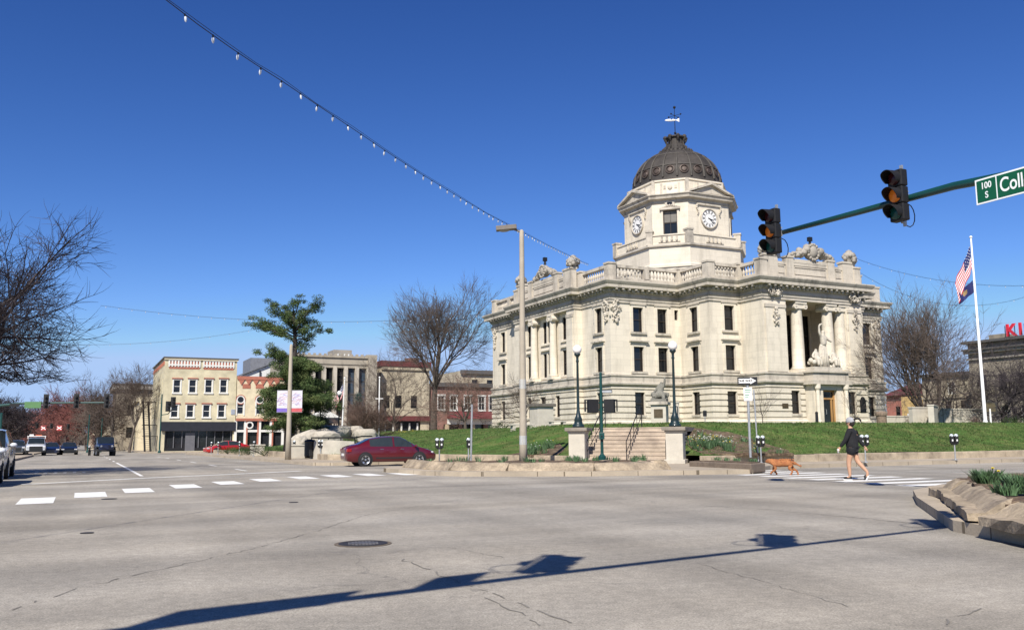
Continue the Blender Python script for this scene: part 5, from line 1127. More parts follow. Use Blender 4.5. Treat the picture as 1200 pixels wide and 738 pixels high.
bulb_string(at(1000, 302, 88), at(1230, 334, 70), 1.0, 1.5, 'far string of bulbs right of the courthouse roof, upper of two', bs=.8, r=.011)
bulb_string(at(1005, 318, 95), at(1230, 338, 80), 2.6, 1.5, 'far string of bulbs right of the courthouse roof, lower of two', bs=.8, r=.011)
# ================================================================ vehicles
def carpaint(name, c, **k): return mat(name, c, .28, .03, 2, 30, 0, coat=.9, metal=k.get('metal', .2), spec=.5)
CGL = mat('car_glass', (.015, .02, .022), .04, .1, 2, 10, 0, spec=.7)
CLG = mat('car_glass_side', (.025, .032, .033), .05, .1, 2, 10, 0, spec=.7)
TRIM = mat('car_trim', (.02, .02, .02), .5, .1, 3, 20, 0)
LAMPC = mat('headlight_lens', (.5, .5, .5), .08, .05, 4, 20, 0, coat=.6); TAILR = mat('tail_lamp', (.25, .01, .012), .15, .1, 4, 20, 0, coat=.5); CHROME = mat('chrome', (.6, .6, .6), .15, .02, 3, 20, 0, metal=1.)
def car(loc, rz, lab, paint, stn, wheels, wr, group=None, name='parked_car', cat='car', extras=None, track=None):
    """stn: (x, half width, z bottom, z belt, z top, half width at top, kind); x runs from tail to nose; kind names what spans to the next station"""
    t = empty(name, loc, rz, lab, cat, group); L0 = stn[0][0]; L1 = stn[-1][0]
    body = MB().m(paint); body.smooth = True; W = max(s[1] for s in stn)
    rings = []
    for x, w, zb, ze, zt, wt, k in stn:
        h = ze-zb
        rings.append([(x, 0, zb), (x, w*.86, zb), (x, w*.955, zb+.08), (x, w, zb+h*.45), (x, w*.985, zb+h*.80), (x, w*.955, ze), (x, wt, zt-.035), (x, wt*.82, zt), (x, 0, zt+.02)])
    def ringface(sgn):
        P = [[(p[0], p[1]*sgn, p[2]) for p in r] for r in rings]; K = 9
        parts = {}
        for i in range(len(P)-1):
            kind = stn[i][6]
            for j in range(K-1):
                f = [P[i][j], P[i][j+1], P[i+1][j+1], P[i+1][j]]
                if sgn > 0: f.reverse()
                tgt = 'body'
                if kind in ('ws', 'wsg') and j >= 6: tgt = 'windshield'
                elif kind == 'rw' and j >= 6: tgt = 'rear_window'
                elif kind in ('win', 'wsg') and j == 5: tgt = 'win%d' % i
                parts.setdefault(tgt, []).append(f)
        return parts
    acc = {}
    for sgn in (-1, 1):
        for k, fs in ringface(sgn).items():
            kk = k if not k.startswith('win') or k == 'windshield' else k+('a' if sgn < 0 else 'b')
            acc.setdefault(kk, []).extend(fs)
    for k, fs in acc.items():
        if k == 'body':
            # weld for smooth shading
            idx = {}; vs = []; ff = []
            for f in fs:
                q = []
                for p in f:
                    key = tuple(round(c, 4) for c in p)
                    if key not in idx: idx[key] = len(vs); vs.append(p)
                    q.append(idx[key])
                q2 = []
                for a in q:
                    if a not in q2: q2.append(a)
                if len(q2) > 2: ff.append(tuple(q2))
            body.add(vs, ff)
        else:
            b = MB().m(CGL if k in ('windshield', 'rear_window') else CLG)
            for f in fs: b.quad(*f)
            b.build('side_window' if k.startswith('win') and k != 'windshield' else k, t)
    for r, s in ((rings[0], -1), (rings[-1], 1)):
        pts = [(p[0], -p[1], p[2]) for p in r]+[(p[0], p[1], p[2]) for p in reversed(r[1:-1])]
        if s < 0: pts.reverse()
        body.smooth = False; body.poly(pts)
    bo = body.build('body', t)
    es = bo.modifiers.new('es', 'EDGE_SPLIT'); es.split_angle = R(38)
    tw_ = (track or W)-.005
    for wx in wheels:
        for s in (-1, 1): b = MB().m(RUBBER); b.cyl((wx, s*(tw_-.26), wr*1.02), (wx, s*(tw_+.006), wr*1.02), wr+.055, wr+.05, 28); b.build('wheel_arch', t)
        for s in (-1, 1):
            o = empty('wheel', (wx, s*tw_, wr), 0); o.parent = t
            b = MB().m(RUBBER); b.T = Matrix.Rotation(R(-90*s), 4, 'X'); b.smooth = True; b.lathe([(wr*.62, .02), (wr*.66, .03), (wr*.9, .028), (wr, .0), (wr, -.15), (wr*.9, -.19), (wr*.3, -.19)], 28, cap=False); b.build('tyre', o)
            b = MB().m(RIM); b.T = Matrix.Rotation(R(-90*s), 4, 'X')
            b.lathe([(wr*.66, .03), (wr*.6, .02), (wr*.58, -.03)], 24, cap=False); b.lathe([(wr*.16, .0), (wr*.14, .025), (1e-4, .03)], 12)
            for k in range(5):
                M0 = b.T; b.T = M0 @ Matrix.Rotation(k*2*math.pi/5, 4, 'Z'); b.add([(-wr*.17, 0, -.01), (wr*.17, 0, -.01), (wr*.11, wr*.6, .015), (-wr*.11, wr*.6, .015), (-wr*.17, 0, -.04), (wr*.17, 0, -.04), (wr*.11, wr*.6, -.02), (-wr*.11, wr*.6, -.02)], [(0,1,2,3), (1,5,6,2), (0,3,7,4), (2,6,7,3)]); b.T = M0
            b.m(TRIM); b.lathe([(wr*.6, -.05), (1e-4, -.05)], 20); b.build('rim', o)
    if extras: extras(t)
    return t
def side_lines(t, xs, w, z0, z1, zh, hs):
    b = MB().m(TRIM)
    for x in xs:
        for s in (-1, 1): b.box(x-.006, x+.006, s*w-.004, s*w+.004, z0, z1)
    for s in (-1, 1): b.box(xs[0]-.1, xs[-1]+.2, s*(w-.02)-.02, s*(w-.02)+.02, z0-.06, z0)
    b.build('door_seams', t)
    for x in hs:
        for s in (-1, 1): b = MB().m(CHROME); b.box(x-.09, x+.09, s*w-.012, s*w+.016, zh, zh+.03); b.build('door_handle', t, bevel=.008)
def mirrors(t, x, w, z, m):
    for s in (-1, 1): b = MB().m(m); b.smooth = True; b.sph((x, s*(w+.1), z), .12, 10, (.6, 1.0, .65)); b.m(TRIM); b.cyl((x+.02, s*(w-.05), z-.05), (x, s*(w+.02), z-.02), .025, n=6); b.build('wing_mirror', t)
def lamps(t, spec):
    for nm, m, x0, x1, y0, y1, z0, z1 in spec:
        for s in (-1, 1): b = MB().m(m); b.box(x0, x1, *(sorted((s*y0, s*y1))), z0, z1); b.build(nm, t, bevel=min(.03, (x1-x0)/3))
RED = carpaint('burgundy_paint', (.10, .004, .009), metal=.15)
def sedan_ex(t):
    side_lines(t, [-.75, .32, 1.33], .885, .42, .88, .80, [-.55, .5]); mirrors(t, 1.18, .88, .95, RED)
    lamps(t, [('tail_lamp', TAILR, -2.31, -2.06, .56, .86, .68, .84), ('headlight', LAMPC, 1.95, 2.16, .56, .80, .60, .69)])
    b = MB().m(TRIM); b.box(2.2, 2.335, -.55, .55, .3, .5); b.build('grille', t); b = MB().m(WHITE); b.box(-2.35, -2.335, -.26, .26, .5, .62); b.build('number_plate', t)
SED = [(-2.33, .62, .34, .70, .80, .5, ''), (-2.26, .80, .26, .80, .90, .68, ''), (-2.0, .87, .2, .90, 1.0, .70, ''), (-1.72, .89, .2, .93, 1.05, .68, 'rw'), (-1.15, .9, .2, .945, 1.30, .60, 'win'), (-.55, .9, .2, .94, 1.395, .60, 'win'),
       (.02, .9, .2, .93, 1.42, .61, ''), (.10, .9, .2, .93, 1.42, .61, 'win'), (.45, .9, .2, .925, 1.40, .61, 'win2'), (.5, .9, .2, .92, 1.395, .61, 'ws'), (1.0, .9, .2, .91, 1.12, .66, 'ws'), (1.35, .89, .2, .90, .93, .70, ''), (1.8, .87, .2, .78, .82, .66, ''), (2.15, .8, .22, .66, .71, .6, ''), (2.33, .62, .28, .55, .6, .5, '')]
# give the front side glass its sloping leading edge
SED[8] = (.45, .9, .2, .925, 1.40, .61, 'wsg'); SED[9] = (.75, .9, .2, .918, 1.26, .64, 'wsg')
SED[7] = (.10, .9, .2, .93, 1.42, .61, 'win')
p = (-6.05, 43.25); car((p[0], p[1], G(*p)+.01), R(90-68), 'burgundy four-door sedan nosed in behind the planting bed', RED, SED, (-1.38, 1.38), .315, extras=sedan_ex).scale = (.95, .97, .98)
# front side windows reach the windscreen pillar
WP = carpaint('white_car_paint', (.62, .63, .64), metal=.0)
def suv_ex(t):
    side_lines(t, [-.95, .15, 1.2], .93, .5, 1.05, .95, [-.7, .4]); mirrors(t, 1.0, .93, 1.15, WP)
    lamps(t, [('headlight', LAMPC, 2.0, 2.3, .56, .88, .78, .98), ('tail_lamp', TAILR, -2.36, -2.2, .7, .9, .8, 1.2)]); b = MB().m(TRIM); b.box(2.28, 2.37, -.5, .5, .45, .85); b.build('grille', t)
SUV = [(-2.35, .78, .4, .95, 1.1, .7, ''), (-2.28, .9, .3, 1.08, 1.3, .76, 'rw'), (-2.0, .93, .28, 1.1, 1.62, .72, 'win'), (-1.0, .94, .28, 1.1, 1.70, .72, 'win'), (-.08, .94, .28, 1.08, 1.70, .72, ''), (.02, .94, .28, 1.08, 1.70, .72, 'win'), (.4, .94, .28, 1.07, 1.66, .72, 'ws'), (.85, .94, .28, 1.05, 1.38, .76, 'ws'), (1.25, .94, .28, 1.03, 1.09, .8, ''), (1.9, .91, .28, .95, 1.0, .76, ''), (2.25, .84, .3, .82, .9, .68, ''), (2.36, .68, .36, .7, .78, .56, '')]
HB = [(x*.94, w*.97, zb*.9, ze*.9, zt*.87, wt, k) for x, w, zb, ze, zt, wt, k in SUV]
def uvcar(u, v, st_, rz, lab, paint, ex=None, wh=(-1.4, 1.42), wr=.34, dz=0., **k):
    x, y = W2(u, v); return car((x, y, G(x, y)+dz), rz, lab, paint, st_, wh, wr, extras=ex, **k)
FACE = ANG-R(90)        # nose towards the viewer along the left street
uvcar(-3.05, 30.1, HB, FACE, 'white car parked at the left edge, nearer of two', WP, lambda t: (side_lines(t, [-.9, .15, 1.1], .9, .45, .95, .85, [-.6, .4]), mirrors(t, .98, .91, 1.0, WP), lamps(t, [('headlight', LAMPC, 1.85, 2.14, .5, .84, .62, .82)])), (-1.3, 1.32), .31, group='white cars parked at the left edge')
uvcar(-3.15, 36.3, SUV, FACE, 'white taller car parked just behind the nearer white one', WP, suv_ex, group='white cars parked at the left edge')
BLK = carpaint('black_car_paint', (.008, .009, .011), metal=.1); BLU = carpaint('navy_car_paint', (.012, .02, .06), metal=.3); GRY = carpaint('grey_car_paint', (.10, .11, .12), metal=.4)
def at_ground(px, py): p = gp(px, py); return p.x, p.y
def pxcar(px, D, st_, rz, lab, paint, ex=None, **k):
    X = at(px, 520, D).x; return car((X, D, G(X, D)), rz, lab, paint, st_, k.pop('wh', (-1.4, 1.42)), k.pop('wr', .34), extras=ex, **k)
PK = [(-2.9, .9, .5, 1.1, 1.16, .84, ''), (-2.8, .97, .45, 1.12, 1.18, .86, ''), (-.75, .98, .45, 1.14, 1.20, .86, ''), (-.7, .98, .45, 1.16, 1.86, .74, 'win'), (0, .98, .45, 1.16, 1.93, .74, ''), (.08, .98, .45, 1.16, 1.93, .74, 'win'), (.75, .98, .45, 1.15, 1.88, .74, 'ws'), (1.3, .98, .45, 1.14, 1.28, .8, ''), (2.3, .96, .45, 1.08, 1.16, .8, ''), (2.7, .92, .45, 1.0, 1.1, .78, ''), (2.8, .85, .5, .95, 1.02, .7, '')]
def pk_ex(t):
    mirrors(t, 1.1, 1.0, 1.3, TRIM); lamps(t, [('headlight', LAMPC, 2.6, 2.83, .6, .9, .78, 1.0)])
    b = MB().m(TRIM); b.box(2.7, 2.86, -.62, .62, .6, 1.02); b.build('grille', t); b = MB().m(TRIM); b.box(2.6, 2.95, -.95, .95, .42, .6); b.build('bumper', t)
    b = MB().m(WHITE)
    for x in (-.4, .5): b.box(x-.04, x+.04, -.9, .9, 2.05, 2.12); b.box(x-.04, x+.04, -.86, -.8, 1.8, 2.05); b.box(x-.04, x+.04, .8, .86, 1.8, 2.05)
    b.m(mat('orange_gear', (.5, .12, .05), .6, .1, 3, 20, 0)); b.box(-.3, .4, -.1, .5, 2.12, 2.25); b.m(WHITE); b.box(-.3, .4, -.7, -.3, 2.12, 2.3); b.build('roof_rack', t)
pxcar(42.5, 97, PK, R(-62), 'white pickup truck with roof rack facing us in the left street', WP, pk_ex, wh=(-1.8, 1.8), wr=.42, name='pickup_truck', cat='truck')
SD2 = [(x, w, zb, ze, zt, wt, k) for x, w, zb, ze, zt, wt, k in SED]
def plain_ex(c): return lambda t: (mirrors(t, 1.1, .88, .95, c), lamps(t, [('headlight', LAMPC, 2.05, 2.29, .5, .83, .56, .69)]))
pxcar(60, 101, SD2, R(-62), 'dark blue car right beside the white pickup', BLU, plain_ex(BLU), wh=(-1.38, 1.38), wr=.32)
pxcar(81, 103, SD2, R(-62), 'black car with lit headlights between the navy car and the jeep', BLK, plain_ex(BLK), wh=(-1.38, 1.38), wr=.32)
pxcar(20, 104, SUV, R(-62), 'dark car just left of the white pickup', GRY, suv_ex)
JP = [(-2.0, .82, .5, 1.15, 1.2, .76, ''), (-1.95, .86, .45, 1.15, 1.84, .78, 'win'), (-.9, .86, .45, 1.15, 1.88, .78, ''), (-.8, .86, .45, 1.15, 1.88, .78, 'win'), (.1, .86, .45, 1.15, 1.88, .78, ''), (.2, .86, .45, 1.15, 1.88, .78, 'ws'), (.55, .86, .45, 1.15, 1.26, .7, ''), (1.6, .72, .5, 1.1, 1.18, .6, ''), (1.75, .66, .5, 1.0, 1.1, .55, '')]
def jeep_ex(t):
    mirrors(t, .4, .88, 1.25, TRIM); b = MB().m(TRIM); b.box(1.7, 1.95, -.8, .8, .45, .62); b.build('bumper', t)
    for s in (-1, 1):
        b = MB().m(TRIM); b.box(.9, 1.7, *(sorted((s*.66, s*.92))), .85, .92); b.build('fender', t)
        b = MB().m(LAMPC); b.cyl((1.74, s*.5, .95), (1.78, s*.5, .95), .11, n=12); b.build('headlight', t)
pxcar(123, 90, JP, R(-60), 'dark navy off-road car with boxy roof right of the black cars', BLU, jeep_ex, wh=(-1.3, 1.25), wr=.39)
REDC = carpaint('bright_red_paint', (.42, .012, .012), metal=.1)
X = at(266, 520, 96).x; car((X, 96, G(X, 96)+.0), R(35+180), 'small bright red car in front of the black storefront', REDC, SD2, (-1.38, 1.38), .32, extras=plain_ex(REDC))
# a motorcycle beside the jeep
X = at(105, 528, 92).x; t = empty('motorcycle', (X, 92, G(X, 92)), R(-70), 'small motorcycle standing left of the navy off-road car', 'motorcycle')
for x in (-.68, .68):
    b = MB().m(RUBBER); b.T = Matrix.Translation((x, 0, .31)) @ Matrix.Rotation(R(90), 4, 'X'); b.smooth = True
    b.lathe([(.22, -.05), (.31, -.04), (.33, 0), (.31, .04), (.22, .05)], 20, cap=False); b.m(RIM); b.lathe([(.22, -.02), (.05, -.04), (.05, .04), (.22, .02)], 16, cap=False); b.build('wheel', t)
b = MB().m(BLK); b.smooth = True; b.sph((.12, 0, .78), .2, 10, (1.5, .7, .8)); b.sph((0, 0, .45), .22, 8, (1.2, .7, .9)); b.cyl((.35, 0, .8), (.7, 0, .32), .035); b.cyl((-.2, 0, .5), (-.68, 0, .32), .035); b.build('frame', t)
b = MB().m(TRIM); b.box(-.7, -.05, -.12, .12, .72, .82); b.build('seat', t, bevel=.03); b = MB().m(CHROME); b.tube([(.25, -.36, 1.05), (.38, -.1, 1.0), (.38, .1, 1.0), (.25, .36, 1.05)], .015, 6); b.build('handlebar', t)
b = MB().m(LAMPC); b.sph((.5, 0, .9), .1, 10); b.build('headlight', t)
# ================================================================ the walker and the dog
SKIN = mat('skin', (.47, .27, .17), .55, .06, 4, 30, 0, spec=.4); CLOTH = mat('black_knit', (.012, .012, .014), .9, .3, 6, 40, .2); SHORT = mat('black_shorts', (.009, .009, .011), .8, .3, 6, 40, .2)
fp = gp(1001, 562.3); PA = R(-38)
t = empty('person', (fp.x, fp.y, 0), PA, 'person in black sweatshirt and shorts striding over the crosswalk with a grey cap', 'person')
BV = [(0,0,.95), (0,0,1.1), (-.01,0,1.28), (-.015,0,1.43), (-.02,0,1.50), (-.035,0,1.565), (-.035,0,1.63), (-.02,0,1.70),
      (0,-.085,.90), (-.10,-.09,.50), (-.08,-.09,.10), (-.19,-.09,.045), (0,.085,.90), (.10,.09,.52), (.36,.09,.23), (.335,.09,.075),
      (-.01,-.17,1.40), (-.10,-.23,1.14), (-.27,-.24,.93), (-.01,.17,1.40), (.13,.23,1.14), (.29,.24,.93)]
BE = [(0,1),(1,2),(2,3),(3,4),(4,5),(5,6),(6,7),(0,8),(8,9),(9,10),(10,11),(0,12),(12,13),(13,14),(14,15),(3,16),(16,17),(17,18),(3,19),(19,20),(20,21)]
BR = [.105,.085,.12,.07,.05,.075,.09,.07,.108,.072,.042,.038,.108,.072,.042,.038,.055,.042,.028,.055,.042,.028]
skin('body', BV, BE, BR, SKIN, t)
SV = [(0,0,.80), (0,0,1.08), (-.01,0,1.28), (-.012,0,1.42), (-.015,0,1.475), (-.01,-.17,1.40), (-.10,-.235,1.14), (-.26,-.245,.945), (-.01,.17,1.40), (.13,.235,1.14), (.28,.245,.945)]
skin('sweatshirt', SV, [(0,1),(1,2),(2,3),(3,4),(3,5),(5,6),(6,7),(3,8),(8,9),(9,10)], [.205,.18,.17,.12,.07,.085,.068,.048,.085,.068,.048], CLOTH, t)
skin('shorts', [(0,0,1.04), (0,-.09,.86), (-.04,-.095,.68), (0,.09,.86), (.04,.095,.68)], [(0,1),(1,2),(0,3),(3,4)], [.17,.145,.125,.145,.125], SHORT, t)
b = MB().m(mat('grey_cap', (.30, .30, .31), .9, .15, 5, 30, .1)); b.smooth = True
b.lathe([(.112, 1.645), (.116, 1.69), (.10, 1.745), (.06, 1.785), (1e-4, 1.80)], 16, (-.02, 0, 0), squ=(1.05, .92), cap=False)
b.m(CLOTH); b.add([(-.10, -.085, 1.665), (-.225, -.055, 1.655), (-.245, 0, 1.66), (-.225, .055, 1.655), (-.10, .085, 1.665), (-.1, -.085, 1.675), (-.22, -.05, 1.668), (-.24, 0, 1.675), (-.22, .05, 1.668), (-.1, .085, 1.675)], [(0,1,2,3,4), (9,8,7,6,5), (0,5,6,1), (1,6,7,2), (2,7,8,3), (3,8,9,4)]); b.build('cap', t)
b = MB().m(mat('dark_hair', (.02, .015, .012), .7, .3, 8, 40, .2)); b.smooth = True; b.sph((.015, 0, 1.62), .10, 12, (.95, .95, 1.05)); b.tube([(.07, 0, 1.70), (.14, .005, 1.745), (.21, .01, 1.755), (.27, .015, 1.70), (.28, .02, 1.64)], [.025, .034, .036, .028, .01], 8); b.build('hair', t)
b = MB().m(SKIN); b.sph((-.128, 0, 1.605), .018, 6, (1.3, .8, 1.3)); b.m(TRIM)
for s in (-1, 1): b.sph((-.112, s*.032, 1.63), .011, 6)
b.m(mat('lips', (.35, .12, .10), .5, .05, 5, 20, 0)); b.sph((-.118, 0, 1.572), .014, 6, (.5, 1.7, .5)); b.m(SKIN)
for s in (-1, 1): b.sph((-.02, s*.092, 1.615), .022, 6, (.6, .4, 1))
b.build('face', t)
def hand(parent, c, d, side, hold=False):
    b = MB().m(SKIN); b.smooth = True; c = Vector(c); d = Vector(d).normalized(); s = d.cross(Vector((0, 1, 0))).normalized(); u = d.cross(s)
    b.T = None; b.sph(c+d*.035, .035, 8, (1, .6, 1.15))
    for k, (o, l) in enumerate(((-.024, .062), (-.008, .072), (.008, .068), (.024, .052))):
        q = c+d*.06+s*o; b.tube([q, q+d*l*.5+u*.006*side, q+d*l*.9+u*.03*side], [.0095, .0088, .0065], 6)
    q = c+d*.02-s*.03; b.tube([q, q-s*.02+d*.03, q-s*.012+d*.055], [.011, .01, .007], 6); return b.build('hand', parent)
hand(t, (-.27, -.24, .93), (-.45, -.05, -.9), 1); hand(t, (.29, .24, .93), (.4, .05, -.9), -1)
b = MB().m(WHITE); b.smooth = True; b.lathe([(.026, 0), (.034, .10), (.035, .11), (1e-4, .112)], 12, (-.325, -.245, .77)); tag(b.build('paper_cup'), 'white paper cup in the walking person\'s left hand', 'cup'); cup = bpy.data.objects['paper_cup']; cup.location = (fp.x, fp.y, 0); cup.rotation_euler.z = PA
for (a, c, rot) in (((-.10, -.09, 0), 0, 0), ((.355, .09, .045), 1, R(-62))):
    b = MB().m(mat('shoe_black', (.02, .02, .022), .6, .2, 8, 30, .1)); b.T = Matrix.Translation(a) @ Matrix.Rotation(rot, 4, 'Y'); b.smooth = True
    b.sph((-.05, 0, .055), .05, 10, (2.4, .85, .8)); b.sph((.02, 0, .08), .045, 8, (1.2, .85, 1.1)); b.smooth = False; b.m(WHITE); b.prism([(-.17, -.02), (-.15, -.042), (.07, -.036), (.085, 0), (.07, .036), (-.15, .042), (-.17, .02)], 0, .028); b.build('shoe', t)
DOG = mat('ginger_fur', (.36, .145, .055), .95, .3, 14, 60, .8, bscale=60, col2=(.20, .065, .025), c2amt=.8, c2scale=7)
dp = gp(918, 556.5); t = empty('dog', (dp.x, dp.y, 0), R(-22), 'ginger curly-haired dog trotting ahead of the walking person', 'dog')
DV = [(.08,0,.47), (-.12,0,.45), (-.30,0,.48), (-.44,0,.52), (-.55,0,.545), (-.66,0,.50), (.28,0,.48), (.40,0,.47), (.52,0,.42), (.62,0,.36), (.70,0,.36),
      (-.30,-.09,.38), (-.26,-.10,.22), (-.42,-.10,.12), (-.47,-.10,.035), (-.30,.09,.38), (-.38,.10,.20), (-.24,.10,.05), (-.29,.10,.02),
      (.30,-.09,.38), (.22,-.10,.26), (.36,-.10,.16), (.28,-.10,.02), (.23,-.10,.02), (.32,.09,.38), (.34,.10,.25), (.50,.10,.17), (.55,.10,.03), (.50,.10,.02)]
DE = [(0,1),(1,2),(2,3),(3,4),(4,5),(0,6),(6,7),(7,8),(8,9),(9,10),(2,11),(11,12),(12,13),(13,14),(2,15),(15,16),(16,17),(17,18),(6,19),(19,20),(20,21),(21,22),(22,23),(6,24),(24,25),(25,26),(26,27),(27,28)]
DR = [.125,.15,.15,.095,.09,.045,.125,.08,.035,.03,.022,.07,.045,.034,.034,.07,.045,.034,.032,.08,.06,.036,.03,.03,.08,.06,.036,.03,.03]
db = skin('body', DV, DE, [r*1.12 for r in DR], DOG, t)
b = MB().m(DOG); b.smooth = True
for s in (-1, 1): b.sph((-.50, s*.085, .53), .05, 8, (.8, .4, 1.5))
b.build('ears', t); b = MB().m(TRIM); b.sph((-.70, 0, .51), .02, 6)
for s in (-1, 1): b.sph((-.61, s*.045, .56), .012, 6)
b.build('nose_and_eyes', t)
rr = random.Random(9); b = MB().m(DOG); b.smooth = True
for k in range(110):
    x = rr.uniform(-.5, .4); a = rr.uniform(-2.6, 2.6)*.6+math.pi/2; r_ = .135 if x > -.4 else .10
    b.sph((x, r_*.82*math.cos(a), .475+r_*math.sin(a)*.95), rr.uniform(.022, .04), 5)
b.build('curly_coat', t)
b = MB().m(mat('collar_blue', (.02, .06, .2), .6, .1, 5, 20, 0)); b.T = Matrix.Translation((-.43, 0, .51)) @ Matrix.Rotation(R(75), 4, 'Y'); b.lathe([(.10, -.012), (.105, 0), (.10, .012)], 16, cap=False); b.build('collar', t); t.scale = (.84, .84, .84)
# ================================================================ trees
def bare_tree(name, loc, lab, H, seed, rt=.3, fork=.3, nmain=5, spread=.55, depth=5, L0=.42, ratio=.72, kids=(3, 5), up=.25, droop=0., wob=.16, tw=.007, lean=(0, 0), group='bare trees without leaves', bark=BARK, twig=TWIG, cat='tree', maxseg=15000, stems=1, tfr=.62, zmin=0.):
    rg = random.Random(seed); t = empty(name, loc, 0, lab, cat, group); T = MB().m(bark); Cn = MB().m(twig); T.smooth = True; cnt = [0]
    def grow(p, d, L, r, lv):
        if cnt[0] > maxseg: return
        n = 6 if lv == 0 else (5 if lv <= 2 else 3); pts = [p.copy()]; rad = [r]; d = d.normalized(); last = lv >= depth
        rend = r*(.55 if not last else .3)
        for i in range(n):
            w = wob*(1 if lv else .35)
            d = (d+Vector((rg.gauss(0, w), rg.gauss(0, w), rg.gauss(0, w)+(up if lv else 0)*.22-(droop*.25 if lv >= 2 else 0)))).normalized()
            if lv and p.z < zmin+.5 and d.z < .15: d.z = .15+.4*max(0, zmin+.5-p.z); d.normalize()
            p = p+d*(L/n); pts.append(p.copy()); rad.append(r+(rend-r)*(i+1)/n)
        B = T if lv <= 1 else Cn
        B.tube(pts, rad, 9 if lv == 0 else (6 if lv == 1 else (4 if lv == 2 else 3)), cap=False); cnt[0] += n
        if last: return
        k = rg.randint(*kids) if lv else nmain
        for i in range(k):
            s = (rg.uniform(.35, 1.) if lv else rg.uniform(fork_lo, 1.)); j = min(n-1, int(s*n)); q = pts[j].lerp(pts[j+1], s*n-j) if j < n else pts[-1]; rr_ = rad[j]
            dd = (pts[j+1]-pts[j]).normalized(); ax = dd.orthogonal().normalized(); ax.rotate(Matrix.Rotation(rg.uniform(0, 6.28) if lv else (i+rg.uniform(-.25, .25))*6.28/k, 3, dd).to_quaternion())
            an = rg.uniform(.35, .95)*spread*1.6 if lv else rg.uniform(.55, 1.15)*spread
            nd = dd*math.cos(an)+ax*math.sin(an)
            grow(q, nd, L*ratio*rg.uniform(.75, 1.15) if lv else H*L0*rg.uniform(.85, 1.15), max(tw, rr_*(tfr if lv else .52)*rg.uniform(.8, 1)), lv+1)
        if lv: grow(pts[-1], d, L*ratio, max(tw, rad[-1]), lv+1)
        else: grow(pts[-1], (d+Vector((0, 0, .4))).normalized(), H*L0*.85, rad[-1], 1)
    fork_lo = .72
    for k in range(stems):
        a = rg.uniform(0, 6.28); o = Vector((math.cos(a), math.sin(a), 0))*(.25 if stems > 1 else 0)
        grow(o+Vector((0, 0, -.15)), Vector((lean[0]+o.x*1.2, lean[1]+o.y*1.2, 1)), H*fork, rt, 0)
    if cnt[0] > maxseg: print('TREE CAP', lab)
    T.build('trunk', t); Cn.build('crown', t); return t
def tl(px, D, z=None): X = at(px, 500, D).x; return (X, D, (G(X, D)+.1) if z is None else z)
bare_tree('bare_tree', (-21.0, 33, .1), 'large dark bare tree reaching in from the left edge', 8.5, 5, rt=.42, fork=.36, nmain=12, spread=.80, depth=5, L0=.40, ratio=.67, kids=(4, 6), zmin=3.1, up=.12, droop=.03, wob=.14, tw=.010, tfr=.60, bark=BARKD, twig=TWIGD, maxseg=260000)
X, D = at(508, 500, 108).x, 108
bare_tree('bare_tree', (X, D, 1.6), 'tall bare tree with straight trunk and wide rounded crown behind the lawn', 18.0, 22, rt=.46, fork=.38, nmain=10, spread=.60, depth=5, L0=.33, ratio=.63, kids=(4, 5), up=.16, wob=.11, tw=.012, maxseg=220000)
bare_tree('bare_tree', tl(545, 86, 1.5), 'low dense brownish tree in front of the brick storefronts', 6.6, 31, rt=.2, fork=.26, nmain=7, spread=.8, depth=5, L0=.36, ratio=.66, kids=(3, 4), up=.1, tw=.01, twig=mat('brown_twigs', (.13, .085, .065), .95, .25, 1, 6, 0), maxseg=1200000)
bare_tree('bare_tree', tl(464, 100, .7), 'spreading bare tree in front of the tan storefront', 11.0, 41, rt=.2, fork=.24, nmain=7, spread=.75, depth=5, L0=.36, ratio=.67, kids=(3, 4), up=.1, tw=.011, maxseg=1200000)
bare_tree('bare_shrub', tl(433, 80, .5), 'brown leafless shrub right of the blue spruce', 4.6, 51, rt=.06, fork=.12, nmain=5, spread=.55, depth=4, L0=.4, ratio=.7, kids=(4, 5), tw=.01, stems=5, twig=MATS['brown_twigs'], maxseg=60000, cat='shrub', group='leafless shrubs')
bare_tree('bare_tree', tl(1094, 78, 1.7), 'large many-stemmed bare tree right of the courthouse', 11.2, 61, rt=.22, fork=.16, nmain=6, spread=.5, depth=5, L0=.40, ratio=.68, kids=(3, 4), up=.3, tw=.011, stems=3, maxseg=220000)
bare_tree('bare_tree', tl(1183, 66, 1.8), 'dark crooked low-branching tree by the historical marker', 6.6, 71, rt=.22, fork=.16, nmain=7, spread=1.0, depth=5, L0=.40, ratio=.70, kids=(3, 4), up=.05, wob=.26, tw=.010, bark=BARKD, twig=TWIGD, stems=2, maxseg=1200000)
bare_tree('bare_tree', tl(1120, 70, 1.8), 'small dark tree between the large bare tree and the flagpole', 6.4, 75, rt=.14, fork=.2, nmain=6, spread=.95, depth=5, L0=.38, ratio=.68, kids=(3, 4), up=.1, wob=.2, tw=.010, bark=BARKD, maxseg=1200000)
bare_tree('bare_tree', tl(620, 72, 1.9), 'small twiggy tree against the left front of the courthouse', 4.3, 81, rt=.07, fork=.2, nmain=5, spread=.8, depth=4, L0=.4, ratio=.7, kids=(3, 4), tw=.008, stems=2, maxseg=20000)
bare_tree('bare_tree', tl(894, 63, 1.8), 'thin sapling before the courthouse wall, above the left twin meter', 3.6, 83, rt=.045, fork=.3, nmain=6, spread=.8, depth=3, L0=.34, ratio=.66, kids=(2, 4), tw=.006, maxseg=9000)
bare_tree('bare_tree', tl(1002, 66, 1.9), 'thin sapling beside the entrance door', 3.3, 85, rt=.045, fork=.3, nmain=6, spread=.5, depth=3, L0=.34, ratio=.66, kids=(2, 4), tw=.006, maxseg=9000)
